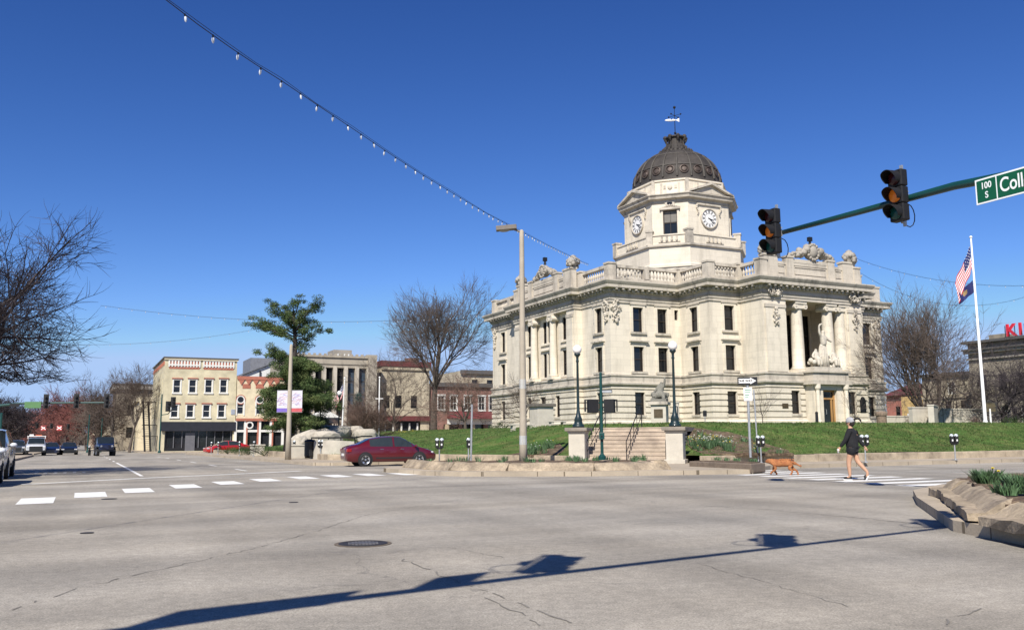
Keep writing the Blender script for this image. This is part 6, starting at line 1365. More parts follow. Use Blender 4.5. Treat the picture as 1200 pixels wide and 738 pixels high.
# trees down the left street
bare_tree('bare_tree', tl(153, 121), 'tall thin bare tree in front of the old stone building', 12.0, 91, rt=.2, fork=.34, nmain=8, spread=.55, depth=5, L0=.33, ratio=.66, kids=(3, 4), up=.2, tw=.012, maxseg=120000)
bare_tree('bare_tree', tl(134, 124), 'bare tree at the left corner of the old stone building', 11.5, 92, rt=.18, fork=.3, nmain=8, spread=.6, depth=5, L0=.33, ratio=.66, kids=(3, 4), up=.2, tw=.012, maxseg=120000)
RDT = mat('reddish_twigs', (.16, .06, .05), .95, .3, 1, 6, 0)
for i, (px, D, h, s) in enumerate(((86, 172, 13, 93), (68, 185, 12.5, 94), (103, 165, 12.5, 95), (52, 215, 12, 96), (117, 150, 10.5, 97))):
    bare_tree('budding_tree', tl(px, D), ['reddish budding tree in the middle of the far trees', 'reddish budding tree above the navy car', 'reddish budding tree behind the green pole', 'farthest reddish tree above the white pickup', 'smaller budding tree left of the stone building'][i], h, s, rt=.25, fork=.2, nmain=8, spread=.8, depth=5, L0=.36, ratio=.66, kids=(4, 4), up=.1, tw=.028, twig=RDT if i != 4 else TWIG, maxseg=40000, group='budding trees down the left street')
for i, (px, D, h) in enumerate(((-6, 130, 10), (10, 160, 11), (22, 200, 11), (31, 260, 12))):
    bare_tree('street_tree', tl(px, D), ['dark bare street tree at the left edge of the photo', 'dark bare street tree, second from the left edge', 'dark bare street tree above the parked dark car', 'farthest dark street tree at the end of the left street'][i], h, 101+i, rt=.25, fork=.2, nmain=8, spread=.8, depth=5, L0=.36, ratio=.66, kids=(4, 4), up=.1, tw=.03, twig=TWIGD, maxseg=40000, group='dark street trees down the left side')
# evergreens: clumps of needles
NEED = mat('pine_needles', (.048, .082, .026), .85, .5, .9, 6, 0, col2=(.13, .145, .05), c2amt=.8, c2scale=1.3, spec=.25)
SPRU = mat('spruce_needles', (.045, .085, .075), .85, .4, .9, 6, 0, spec=.25)
def clump(b, c, r, n, rg, flat=.45, s=.11):
    for _ in range(n):
        a, z = rg.uniform(0, 6.28), rg.uniform(-1, 1); q = rg.random()**.4; x = r*q*math.cos(a)*math.sqrt(1-z*z); y = r*q*math.sin(a)*math.sqrt(1-z*z)
        p = Vector(c)+Vector((x, y, r*z*q*flat)); d = Vector((rg.gauss(0, 1), rg.gauss(0, 1), rg.gauss(.4, .7))).normalized()*s*rg.uniform(.7, 1.4); w = d.orthogonal().normalized()*s*.22
        w.rotate(Matrix.Rotation(rg.uniform(0, 6.28), 3, d.normalized()).to_quaternion())
        b.add([p-w, p+w, p+d], [(0, 1, 2)])
rg = random.Random(77); pl = tl(337, 63, .5); t = empty('evergreen_tree', pl, 0, 'tall irregular evergreen with flat branch tiers behind the banner pole', 'tree')
T = MB().m(BARKD); T.smooth = True; Cn = MB().m(NEED); base_ = Vector(pl)
T.tube([(0, 0, -.3), (.1, 0, 2.5), (.25, 0, 5), (.35, .1, 7.2), (.3, .1, 8.6), (.1, .1, 9.8)], [.28, .24, .2, .16, .12, .05], 9)
def limb(px, py, D, R0, zr, w=1.):
    """a bough that ends at a given place, with needle clumps along its outer half"""
    e = at(px, py, D)-base_; a = Vector((.25, .05, zr)); n = 6; pts = [a.lerp(e, i/n)+Vector((0, 0, -.25*math.sin(math.pi*i/n)*0+.12*math.sin(i*2.1))) for i in range(n+1)]
    T.tube(pts, [R0*(1-.8*i/n) for i in range(n+1)], 5)
    L = (e-a).length; k = max(3, int(L/.28))
    for i in range(k):
        s = .25+.75*(i+rg.random()*.7)/k; q = a.lerp(e, s)+Vector((rg.gauss(0, .18*w), rg.gauss(0, .35*w), rg.gauss(.02, .07)))
        clump(Cn, q, rg.uniform(.32, .55)*w*(1.1-.25*s), 130, rg, .55, .12)
for px, py, dD, zr in ((290, 378, 0, 8.0), (300, 374, .6, 8.2), (315, 352, 0, 9.0), (343, 349, .3, 9.4), (352, 346, -.3, 9.3), (378, 349, 0, 8.8), (372, 356, 1, 8.6), (384, 386, .2, 7.6), (372, 380, -1.0, 7.8), (322, 383, -1, 7.6), (333, 366, -1.2, 8.4), (358, 368, -.8, 8.2), (362, 402, 0, 6.6), (355, 396, 1.2, 7.0),
                       (318, 362, 1.0, 8.6), (330, 357, .2, 9.0), (345, 372, 1.5, 8.0), (306, 381, 1.4, 7.8), (366, 374, 1.6, 8.0),
                       (302, 412, 0, 6.1), (310, 406, -.8, 6.4), (320, 410, .9, 6.2), (318, 426, -1.0, 5.3), (356, 420, -1, 5.6), (365, 424, .4, 5.5), (375, 430, 1.2, 5.2), (352, 436, -1.4, 4.9)):
    limb(px, py, 63+dD, .06, zr)
for k in range(118):     # the denser, wider skirt
    py = rg.uniform(424, 508); f = (py-424)/84; half = 22+42*f**.9; px = 345+rg.uniform(-1, 1)*half*(1 if rg.random() < .8 else 1.15)+8*f; dD = rg.uniform(-2.6, 2.2); zr = max(.9, at(337, py-5, 63).z-base_.z+.3)
    if rg.random() < .16: continue
    limb(px, py, 63+dD, .04, zr, 1.18)
T.build('trunk', t); Cn.build('crown', t)
pl = tl(419, 84, .6); t = empty('spruce_tree', pl, 0, 'small blue-green spruce before the concrete office building', 'tree'); T = MB().m(BARKD); T.cyl((0, 0, -.2), (0, 0, 4.8), .1, .02, 7); T.build('trunk', t); Cn = MB().m(SPRU)
for k in range(170): z = rg.uniform(.3, 5.0); r = (5.1-z)/5*1.75; a = rg.uniform(0, 6.28); q = rg.uniform(.5, 1); clump(Cn, (r*q*math.cos(a), r*q*math.sin(a), z-.25*q), .32, 34, rg, .5, .12)
Cn.build('crown', t)
# shrubs and hedges
HED = mat('hedge_leaves', (.028, .055, .016), .8, .5, 1.2, 8, 0, spec=.3, col2=(.07, .10, .03), c2amt=.7, c2scale=2); YEL = mat('forsythia', (.42, .30, .03), .8, .3, 2, 8, 0)
def bush(px, D, z, w, h, lab, mt=HED, n=900, seed=1, name='shrub', group='green shrubs round the square', s=.07, dep=None):
    X = at(px, 500, D).x; zz = G(X, D)+z if z < 1 else z; t = empty(name, (X, D, zz), 0, lab, 'shrub', group); rg = random.Random(seed); b = MB().m(mt); T = MB().m(BARKD)
    for k in range(5): a = rg.uniform(0, 6.28); T.tube([(0, 0, 0), (w*.2*math.cos(a), w*.2*math.sin(a), h*.5), (w*.4*math.cos(a), w*.35*math.sin(a), h*.85)], [.03, .02, .008], 4)
    m = max(6, n//60)
    for k in range(m): a = rg.uniform(0, 6.28); q = rg.random()**.5; clump(b, (w*.42*q*math.cos(a), (dep or w)*.42*q*math.sin(a), h*rg.uniform(.25, .8)*(1-.3*q)), min(w, h)*.3, 60, rg, .8, s)
    T.build('stem', t); b.build('foliage', t)
bush(311, 66, .2, 5.2, .95, 'dark green hedge left of the evergreen behind the low wall', n=3200, seed=3, dep=1.6); bush(292, 72, .2, 3.2, .9, 'dark hedge between the low wall and the cream storefront', n=2400, seed=4, dep=1.4); bush(268, 80, .2, 2.5, .8, 'round hedge next to the small red car', n=1500, seed=5)
bush(478, 84, 1.0, 2.6, 1.2, 'yellow flowering shrub at the left end of the lawn', YEL, 1500, 6); bush(466, 82, .9, 1.6, .8, 'olive green shrub beside the yellow one', HED, 900, 7)
bush(590, 74, 1.85, 2.6, .75, 'low green shrub at the far left corner of the courthouse', HED, 1500, 8); bush(723, 70, 1.9, .9, .6, 'small bush at the near corner of the courthouse base', MATS['brown_twigs'], 500, 9); bush(797, 66, 1.85, .9, .8, 'brownish bush just right of the right globe lamp', MATS['brown_twigs'], 600, 10)
bush(1190, 62, 1.75, 2.6, .9, 'dark green bush under the crooked tree at the right edge', HED, 1500, 12); bush(1145, 63, 1.8, 1.0, .8, 'small reddish bush left of the historical marker', MATS['brown_twigs'], 600, 13)
# daffodil clumps, beds on the slope
LEAF = mat('daffodil_leaves', (.07, .13, .055), .6, .4, 5, 20, 0, spec=.4); DAF = mat('daffodil_yellow', (.72, .55, .04), .6, .1, 5, 20, 0); DAW = mat('daffodil_white', (.74, .73, .62), .6, .1, 5, 20, 0)
def daffodils(x, y, z, r, n, fl, lab, seed, h=.34, white=0., group='daffodil clumps'):
    t = empty('daffodil_clump', (x, y, z), 0, lab, 'flowers', group); rg = random.Random(seed); b = MB().m(LEAF)
    for k in range(n):
        a = rg.uniform(0, 6.28); q = r*math.sqrt(rg.random())*.7; o = Vector((q*math.cos(a), q*math.sin(a), 0)); ln = Vector((rg.gauss(0, .08)+math.cos(a)*.1, rg.gauss(0, .08)+math.sin(a)*.1, 0))*h/.34; hh = h*rg.uniform(.6, 1.1); w = Vector((math.sin(a+.5), math.cos(a), 0)).normalized()*.011
        m_ = o+ln*.45+Vector((0, 0, hh*.62)); e = o+ln+Vector((0, 0, hh)); b.add([o-w, o+w, m_+w, m_-w, e], [(0, 1, 2, 3), (3, 2, 4)])
    b.build('leaves', t)
    if fl:
        b = MB()
        for k in range(fl):
            b.m(LEAF); b.m(DAW if rg.random() < white else DAF); a = rg.uniform(0, 6.28); q = r*rg.random()**.5; c = Vector((q*math.cos(a), q*math.sin(a), h*rg.uniform(.85, 1.1))); cm = b.cur; b.m(LEAF); b.tube([(c.x*.5, c.y*.5, 0), c], .006, 4); b.cur = cm; b.sph(c, .028, 6, (1, 1, .6))
            for j in range(6): aa = j*1.047; b.add([c, c+Vector((math.cos(aa)*.045, math.sin(aa)*.045, .01)), c+Vector((math.cos(aa+.5)*.045, math.sin(aa+.5)*.045, .01))], [(0, 1, 2)])
        b.build('blooms', t)
    return t
def bedsheet(name, poly_w, lab, zo=.03):
    return tag(sheet(name, [UV(*p) for p in poly_w], lambda x, y: zlawn(x, y)+zo+.03*math.sin(x*5)*math.sin(y*4), SOIL, du=fr(14, 40, .7), dv=fr(28, 50, .7), skirt=.12), lab, None, kind='structure')
bedsheet('slope_bed_right', [(8.0, 37.5), (9.7, 37.0), (12.1, 38.3), (12.4, 40.0), (10.9, 42.5), (8.6, 43.5), (7.8, 41.5)], 'mulched bed on the slope right of the stairs')
bedsheet('slope_bed_left', [(.9, 41.0), (2.1, 40.6), (2.5, 42.2), (2.3, 43.7), (.9, 43.6), (-.2, 42.4)], 'mulched bed on the slope left of the stairs')
rg = random.Random(5)
for k in range(26):
    x = rg.uniform(8.1, 11.6); y = rg.uniform(38.3, 41.6); w = k < 13
    if w: x = rg.uniform(8.0, 9.6); y = rg.uniform(38.4, 40.0)
    daffodils(x, y, zlawn(x, y)+.02, .26, 42, 7 if w else (1 if k % 3 else 3), 'daffodil clump in the mulched bed right of the stairs', 200+k, .42 if w else .25, .75, 'daffodils on the slope right of the stairs')
for k in range(11):
    x = rg.uniform(.6, 2.2); y = rg.uniform(41.2, 43.2); daffodils(x, y, zlawn(x, y)+.02, .26, 44, 2 if k % 2 else 0, 'leafy clump in the mulched bed left of the stairs', 240+k, .45, .8, 'leafy clumps on the slope left of the stairs')
for k in range(30):
    u0 = rg.random(); x = -3.2+u0*8.2; y = 31.0+rg.uniform(.0, 3.2)+abs(u0-.55)*1.3; daffodils(x, y, .37, .2, 26, 0, 'low leafy tuft in the street-side bed', 260+k, rg.uniform(.12, .24), 0, 'leafy tufts in the street-side bed')
for k in range(8): x, y = 7.4+.14*k+rg.uniform(-.05, .3), 33.3-.32*k+rg.uniform(0, .5); daffodils(x, y, .37, .15, 20, 0, 'low leafy tuft in the small bed by the one-way sign', 300+k, .13, 0, 'leafy tufts by the one-way sign')
# ================================================================ right-hand island with cut stone slabs
IP = [(p.x, p.y) for p in (gp(1099, 583, .15), gp(1134, 613, .15), gp(1146, 616.5, .15), gp(1205, 629, .15))]
i3 = (IP[3][0]+.4, IP[3][1]-1.9)
slab_row('stone_slab', [(IP[0][0]+.15, IP[0][1]+.7), IP[0], IP[1]], .44, .5, ['small end slab at the top of the right island', 'long stone slab with a dark gap under it on the right island'], lean=.4, seed=9, zb=.15)
slab_row('stone_slab', [IP[2], IP[3], i3], .44, .5, ['stone slab on the right island nearest the right edge', 'stone slab of the right island running out of the photo'], lean=.4, seed=10, zb=.15)
a_, b_ = Vector(IP[0]), Vector(IP[1]); dd = (b_-a_).normalized(); nn = Vector((dd.y, -dd.x))
isl = [tuple(a_-nn*.5+Vector((.2, .9))), tuple(a_-nn*.45), tuple(b_-nn*.45), (IP[2][0]+.5, IP[2][1]+.05), (IP[3][0]+.45, IP[3][1]), (i3[0]+.5, i3[1]), (14, 6), (16, 13), (13, 19.5), (10.2, 19.6)]
tag(sheet('island_soil', [UV(*p) for p in isl], lambda x, y: .42+.05*math.sin(x*2.3)*math.cos(y*1.9)+.03*math.sin(x*7+y*5), SOIL, du=fr(8, 26, .35), dv=fr(2, 20, .35), skirt=.5), 'brown mulch on the right island', None, kind='structure')
for i, (px, py, D, r, h, n, fl) in enumerate(((1158, 577, 15.4, .27, .27, 460, 2), (1197, 590, 13.3, .28, .29, 380, 0), (1180, 596, 12.9, .22, .18, 120, 0), (1172, 582, 15.9, .3, .16, 120, 0))):
    p = at(px, py, D); daffodils(p.x, D, .42, r, n, fl, ['full daffodil clump with one yellow bloom on the right island', 'blue-green leaf clump at the right edge of the island', 'thin leaf clump between the two larger ones on the island', 'flat sparse leaves behind the daffodil clump on the island'][i], 400+i, h, 0, 'leaf clumps on the right island')
rr = random.Random(12); b = MB().m(mat('dry_stems', (.22, .15, .08), .95, .3, 4, 20, 0))
for k in range(900):
    x, y = rr.uniform(7.2, 13), rr.uniform(9.5, 19)
    if not inpoly((x, y), isl): continue
    a = rr.uniform(0, 6.28); l = rr.uniform(.04, .13); z = .47; b.add([(x, y, z), (x+.006, y+.006, z), (x+l*math.cos(a), y+l*math.sin(a), z+rr.uniform(.0, .06))], [(0, 1, 2)])
tag(b.build('dry_litter'), 'dry stems and leaf litter scattered over the island mulch', None, kind='stuff')
# ================================================================ rock fountain on the left
ROCK = mat('pale_rock', (.42, .38, .31), .9, .2, 1.2, 10, .6, col2=(.3, .27, .22), c2amt=.7, c2scale=1.2)
import mathutils
def rock(name, px, py, D, sx, sy, sz, lab, seed, rz=0.):
    c = at(px, py, D); rr = random.Random(seed); bm = bmesh.new(); bmesh.ops.create_icosphere(bm, subdivisions=3, radius=1)
    o3 = Vector((seed*3.1, seed*1.7, 0))
    for v in bm.verts:
        n = mathutils.noise.noise(v.co*1.1+o3)*.35+mathutils.noise.noise(v.co*3+o3)*.1; v.co = v.co*(1+n); v.co.x = math.copysign(abs(v.co.x)**.8, v.co.x)*sx; v.co.y = math.copysign(abs(v.co.y)**.8, v.co.y)*sy; v.co.z = math.copysign(min(.85, abs(v.co.z))**.8, v.co.z)*sz
    me = bpy.data.meshes.new(name); bm.to_mesh(me); bm.free(); me.materials.append(ROCK); o = bpy.data.objects.new(name, me); COL.objects.link(o); o.location = c; o.rotation_euler = (0, R(rz), R(rr.uniform(0, 60)))
    return tag(o, lab, 'boulder', 'pale boulders of the rock fountain')
rock('boulder', 358, 515, 60, .9, .8, .6, 'big pale boulder at the left end of the rock fountain', 1, -20); rock('boulder', 352, 517, 58, .5, .5, .4, 'small pale rock lying at the left foot of the fountain', 2)
rock('boulder', 372, 510, 63, 1.1, .8, .45, 'flat pale boulder below the left globe lamp', 3, -12); rock('boulder', 388, 504.5, 66, .8, .7, .45, 'pale boulder on top of the fountain beside the globe lamps', 4); rock('boulder', 398, 506, 64, .8, .7, .5, 'pale boulder under the small flagpole', 5)
rock('boulder', 409, 505, 66, .6, .6, .4, 'pale rounded rock right of the small flagpole', 6); rock('boulder', 418, 506, 65, .55, .5, .5, 'pale block-like rock before the blue spruce', 7); rock('boulder', 383, 514, 60, 1.0, .7, .6, 'pale boulder in the middle of the fountain face', 8); rock('boulder', 428, 511, 64, .9, .6, .6, 'pale boulder right behind the sedan roof', 9)
b = MB().m(CONCL)
P0_, P1_ = at(364, 520, 55), at(415, 520, 52.5); pts = []
for i in range(17):
    s = i/16; q = P0_.lerp(P1_, s)+Vector((0, -1.2*math.sin(math.pi*s), 0)); pts.append(q)
for i in range(16):
    a, c = pts[i], pts[i+1]; h = 1.15-.1*abs(i-8)/8
    b.prism([(a.x, a.y), (c.x, c.y), (c.x, c.y+.45), (a.x, a.y+.45)], -.1, h)
tag(b.build('curved_wall'), 'curved pale wall of the fountain left of the red sedan', 'wall')
b = MB().m(BLACK); b.tube([p+Vector((0, .2, 1.28-p.z)) for p in pts]+[at(424, 511, 53), at(436, 511, 54)], .045, 6)
for p in pts[::4]: b.cyl((p.x, p.y+.2, 1.0), (p.x, p.y+.2, 1.28), .03, n=5)
tag(b.build('hand_railing'), 'dark rail along the top of the curved fountain wall', 'railing')
p = at(363, 527, 54.5); b = MB().m(BLACK); b.lathe([(.28, 0), (.33, .1), (.33, .9), (.36, .95), (.3, 1.05), (.1, 1.1)], 14); tag(b.build('litter_bin', loc=(p.x, p.y, .1)), 'black litter bin before the left end of the curved wall', 'bin')
# ================================================================ things on the right part of the lawn
X = at(1160, 480, 60).x; t = empty('historical_marker', (X, 60, zlawn(X, 60)-.02), R(-10), 'dark historical marker with curved top on a pale post', 'sign')
b = MB().m(WHITE); b.cyl((0, 0, 0), (0, 0, 1.05), .06, n=10); b.build('post', t)
b = MB().m(mat('marker_black', (.025, .022, .018), .5, .2, 4, 20, .1)); b.prism([(-.48, -.03), (.48, -.03), (.48, .03), (-.48, .03)], .72, 1.48); b.cyl((0, -.03, 1.48), (0, .03, 1.48), .17, n=16); b.build('plate', t, bevel=.015)
b = MB().m(mat('marker_gold', (.22, .17, .07), .5, .1, 4, 20, 0)); rr = random.Random(3)
for k in range(7): z = 1.38-.085*k; b.box(-.4+rr.uniform(0, .08), .4-rr.uniform(0, .12), -.034, -.031, z, z+.022)
b.build('raised_text', t)
def slabwall(px0, px1, D0, D1, z, h, lab, mt=CONCL, th=.4):
    a, c = at(px0, 490, D0), at(px1, 490, D1); d = Vector((c.x-a.x, c.y-a.y)); L = d.length; b = MB().m(mt)
    b.box(0, L, 0, th, 0, h); b.box(-.04, L+.04, -.04, th+.04, h+.001, h+.1); tag(b.build('concrete_wall', loc=(a.x, a.y, z), rz=math.atan2(d.y, d.x), bevel=.01), lab, 'wall', 'pale low walls behind the right lawn')
slabwall(1037, 1072, 68, 69, 1.6, 1.0, 'lower pale wall just right of the courthouse'); slabwall(1070, 1105, 66, 67, 1.6, 1.6, 'pale wall section under the large bare tree'); slabwall(1095, 1100, 64, 66.5, 1.6, 1.7, 'narrow projecting end of the pale wall'); slabwall(1106, 1152, 67, 68, 1.6, 1.5, 'long pale wall section left of the historical marker'); slabwall(1152, 1185, 68.5, 69.5, 1.6, 1.35, 'pale wall section behind the historical marker')
X = at(1033, 490, 66).x; b = MB().m(mat('bin_aggregate', (.19, .14, .10), .9, .3, 8, 30, .4)); b.lathe([(.36, 0), (.36, .75), (.42, .78), (.42, .95), (.34, 1.05), (.1, 1.1)], 16); tag(b.build('litter_bin', loc=(X, 66, 1.9)), 'brown round litter bin at the right end of the courthouse', 'bin')
X = at(957, 485, 64).x; b = MB().m(BLACK); b.lathe([(.14, 0), (.12, .1), (.10, .9), (.12, .95), (.05, 1.05)], 12); tag(b.build('bollard', loc=(X, 64, 1.9)), 'short black bollard left of the entrance door', 'bollard')
X = at(826, 485, 62).x; t = empty('pole_sign', (X, 62, 1.85), 0, 'small dark sign on a thin post before the courthouse wall', 'sign'); b = MB().m(GREYM); b.cyl((0, 0, 0), (0, 0, 1.2), .03, n=6); b.build('post', t); b = MB().m(BLACK); b.box(-.13, .13, -.03, .03, .75, 1.15); b.build('sign_plate', t)
X = at(794, 485, 58).x; b = MB().m(CONCL); b.cyl((0, 0, 0), (0, 0, 1.7), .13, .11, 12); b.cyl((0, 0, 1.7), (0, 0, 1.78), .17, .17, 12); tag(b.build('stone_post', loc=(X, 58, 1.7)), 'slim pale post just right of the right stair lamp', 'post')
# ================================================================ the buildings round the square
class Bld:
    def __init__(s, name, lab, px, D, rz, cat='building', group=None, z0=None):
        o = at(px, 500, D); s.o = (o.x, D); s.z0 = G(o.x, D)+.1 if z0 is None else z0; s.rz = rz
        s.c, s.s = math.cos(rz), math.sin(rz); s.t = empty(name, (o.x, D, s.z0), rz, lab, cat, group)
    def w(s, x, y=0.): return s.o[0]+s.c*x-s.s*y, s.o[1]+s.s*x+s.c*y
    def lx(s, px, y=0.):                      # where the column px meets the front (or a plane y behind it)
        r = ray(px, 480); k = r.x/r.y; X0, Y0 = s.w(0, y); return (X0-k*Y0)/(k*s.s-s.c)
    def ly(s, px, x=0.):                      # the same on a side wall
        r = ray(px, 480); k = r.x/r.y; X0, Y0 = s.w(x, 0); return (X0-k*Y0)/(k*s.c+s.s)
    def lz(s, x, py, y=0.):
        X, Y = s.w(x, y); lo, hi = -20., 60.
        for _ in range(40):
            m = (lo+hi)/2; d = Vector((X, Y, m-HCAM)); q = 369-F*d.dot(UP)/d.dot(FW)
            if q > py: lo = m
            else: hi = m
        return m-s.z0
    def shell(s, W, Dp, H, mt, front=(), left=(), rev=.2, roofm=None, par=.0, right=()):
        b = MB().m(mt); b.wall((0, 0), (W, 0), -.6, H, front, rev); b.wall((W, 0), (W, Dp), -.6, H, right, rev); b.wall((W, Dp), (0, Dp), -.6, H); b.wall((0, Dp), (0, 0), -.6, H, [(Dp-y1, Dp-y0, a, c) for y0, y1, a, c in left], rev)
        b.build('wall', s.t); r = MB().m(roofm or mat('flat_roof', (.12, .115, .11), .9, .2, 1, 10, .2)); r.poly([(0.01, .01, H-par), (W-.01, .01, H-par), (W-.01, Dp-.01, H-par), (.01, Dp-.01, H-par)]); r.build('roof', s.t)
    def box(s, name, mt, *bx, bevel=0.): b = MB().m(mt); b.box(*bx); return b.build(name, s.t, bevel=bevel)
    def win(s, x0, x1, z0, z1, frame=WHITE, **k): return add_window(s.t, ((x0+x1)/2, 0), 0, z0, x1-x0, z1-z0, frame, **k)
    def winl(s, y0, y1, z0, z1, frame=WHITE, **k): return add_window(s.t, (0, (y0+y1)/2), -R(90), z0, y1-y0, z1-z0, frame, **k)
CREAM = brick_mat('cream_yellow_brick', (.60, .53, .34), (.54, .475, .30), (.5, .46, .34)); CREAM2 = mat('cream_plaster', (.62, .54, .37), .85, .1, 1.2, 20, .15, col2=(.4, .34, .24), c2amt=.4)
TERRA = mat('terracotta', (.36, .13, .085), .8, .15, 2, 20, .1); NAVY = mat('dark_awning', (.014, .016, .024), .7, .2, 2, 20, .05); TANS = limestone('tan_stone', (.46, .40, .29), (.2, .17, .13), .8)
OLDS = limestone('old_stone', (.30, .26, .20), (.11, .095, .08), .9); RBR = brick_mat('red_brick', (.235, .075, .052), (.18, .06, .045), (.22, .18, .15)); MAROON = mat('maroon_paint', (.115, .028, .028), .75, .2, 2, 20, .1); WTRIM = mat('window_white', (.66, .65, .60), .6, .05, 3, 20, 0)
SHOPG = mat('shop_glass', (.02, .022, .025), .08, .3, .8, 5, 0, spec=.6)
# --- cream-yellow corner building with black storefront
B = Bld('corner_building', 'three-storey pale yellow corner building with black storefront', 190, 115, ANG); W = B.lx(276); H = B.lz(0, 418.5)
fw = []
for (ya, yb, xs) in ((445, 460, (206.2, 224.6, 243.5, 261)), (474.4, 488.6, (204.6, 222.9, 242, 259.6))):
    for px in xs: x = B.lx(px); fw.append((x-.42, x+.42, B.lz(x, yb), B.lz(x, ya)))
sf = (.35, W-.25, .1, B.lz(2, 505)); lw = [(y, y+.8, z, z+2.0) for y in (2.2, 5.2, 8.2, 11.2, 14.2, 17.2) for z in (B.lz(0, 488), B.lz(0, 459.5))]
B.shell(W, 21, H, CREAM, fw+[sf], lw)
for h in fw:
    B.win(*h, frame=WTRIM, nx=1, nz=2, fr=.06, dep=.16)
    b = MB().m(WTRIM); x0, x1, z0, z1 = h; b.box(x0-.14, x0, -.05, .001, z0, z1); b.box(x1, x1+.14, -.05, .001, z0, z1); b.box(x0-.14, x1+.14, -.05, .001, z1, z1+.12); b.box(x0-.2, x1+.2, -.12, .001, z0-.16, z0-.001); b.m(TERRA); b.box(x0-.25, x1+.25, -.14, .001, z1+.14, z1+.27); b.build('window_surround', B.t)
for h in lw: B.winl(*h, frame=WTRIM, nz=2, fr=.06, dep=.16)
zt = B.lz(0, 421.5); zb = B.lz(0, 431.5)
for x0, x1 in ((.5, W/2-.25), (W/2+.25, W-.45)):
    b = MB().m(TERRA); b.box(x0, x1, -.03, .001, zb-.02, zt+.05); b.m(WTRIM); n_ = 10
    for k in range(n_+1): x = x0+(x1-x0)*k/n_; b.box(x-.10, x+.10, -.1, -.031, zb+.25, zt); 
    b.box(x0-.1, x1+.1, -.12, -.031, zb+.42, zb+.6); b.box(x0-.1, x1+.1, -.12, -.031, zt-.05, zt+.12); b.build('parapet_panel', B.t)
b = MB().m(CREAM2); b.box(-.12, W+.12, -.18, -.001, H-.28, H-.06); b.m(mat('dark_coping', (.09, .085, .08), .7, .1, 2, 20, 0)); b.box(-.2, W+.2, -.26, 21, H-.059, H+.08); b.build('cornice', B.t)
b = MB().m(TERRA)
for k in range(20): b.box(-.1, -.001, .6+k*1.02, 1.0+k*1.02, H-.95, H-.45)
b.build('side_parapet_panel', B.t)
zf0, zf1 = B.lz(2, 505), B.lz(2, 494)
B.box('fascia', NAVY, -.15, W+.05, -.35, -.002, zf0, zf1, bevel=.02); B.box('storefront_glass', SHOPG, .35, W-.25, .35, .4, .1, zf0)
for k in range(9): x = .45+k*(W-.9)/8; B.box('mullion', mat('grey_frame', (.12, .12, .13), .5, .1, 3, 20, 0), x-.05, x+.05, .2, .34, .1, zf0)
B.box('shop_door', MATS['grey_frame'], 2.9, 4.1, .1, .18, .1, 2.5); B.box('stall_riser', BLACK, .36, W-.26, .15, .33, .1, .5)
b = MB().m(mat('small_mural', (.3, .33, .38), .8, .3, 8, 30, 0)); x = B.lx(273); z = B.lz(x, 482); b.box(x-.25, x+.25, -.06, -.001, z-.4, z+.3); b.build('wall_sign', B.t)
# black iron fire escape on its left side
t = empty('fire_escape', (*B.w(-1.0, 3), B.z0), B.rz, 'black iron fire escape leaning on the side of the yellow building', 'fire escape'); zz = B.lz(0, 466)
b = MB().m(BLACK)
for o in (0, .7): b.tube([(-o, 1, 0), (-o, 10.5, zz)], .13, 6); b.tube([(-o, 1.2, 1.1), (-o, 10.5, zz+1.1)], .05, 5)
b.build('stair_stringer', t); b = MB().m(BLACK)
for k in range(26): s = k/26; b.box(-.7, 0, 1+9.5*s, 1.25+9.5*s, zz*s, zz*s+.05)
b.build('treads', t)
for z_, y0 in ((zz, 9.8), (zz*.52, 5.4), (zz*.3, 3.4)): b = MB().m(BLACK); b.box(-.9, .95, y0, y0+1.6, z_-.08, z_); b.tube([(-.9, y0, z_+1), (-.9, y0+1.6, z_+1)], .05, 5); b.build('landing', t)
# --- low cream annex and the old stone block down the street
A = Bld('cream_annex', 'low cream annex behind the yellow corner building', 162, 146, ANG, group=None); H = A.lz(0, 465); A.shell(10, 16, H, CREAM2, [], [(y, y+.9, 2.2, 4) for y in (3, 8, 12)])
for y in (3, 8, 12): A.winl(y, y+.9, 2.2, 4, frame=WTRIM, fr=.06, dep=.16)
A.box('cornice', CREAM2, -.35, 0-.001, 0, 16, H-.7, H-.1); 
A = Bld('stone_block', 'old dark stone building down the left street behind bare trees', 134, 160, ANG); W = A.lx(200); H = A.lz(0, 450)
hs = [(2+k*3.2, 3.1+k*3.2, z, z+1.9) for k in range(5) for z in (2.2, 6.2, 10.2) if z+1.9 < H-1]; ls = [(2+k*3.4, 3.1+k*3.4, z, z+1.9) for k in range(5) for z in (2.2, 6.2, 10.2) if z+1.9 < H-1]
A.shell(W, 20, H, OLDS, hs, ls)
for h in hs: A.win(*h, frame=WINBR, fr=.08, dep=.16)
for h in ls: A.winl(*h, frame=WINBR, fr=.08, dep=.16)
b = MB().m(LIMEG); b.box(-.6, W, -.6, -.001, H-.9, H-.2); b.box(-.6, -.001, 0, 20, H-.9, H-.2); b.m(MATS['dark_coping']); b.box(-.7, W, -.7, 20.2, H-.199, H+.1); b.build('cornice', A.t)
A = Bld('flat_building', 'pale flat-roofed building far down the left street', 104, 205, ANG); H = A.lz(0, 491); A.shell(18, 14, H, TANS, [(1+k*2.6, 2.4+k*2.6, 1.2, 3.2) for k in range(6)])
for k in range(6): A.win(1+k*2.6, 2.4+k*2.6, 1.2, 3.2, frame=WTRIM)
A.box('cornice', WTRIM, -.3, 18.3, -.3, -.001, H-.9, H)
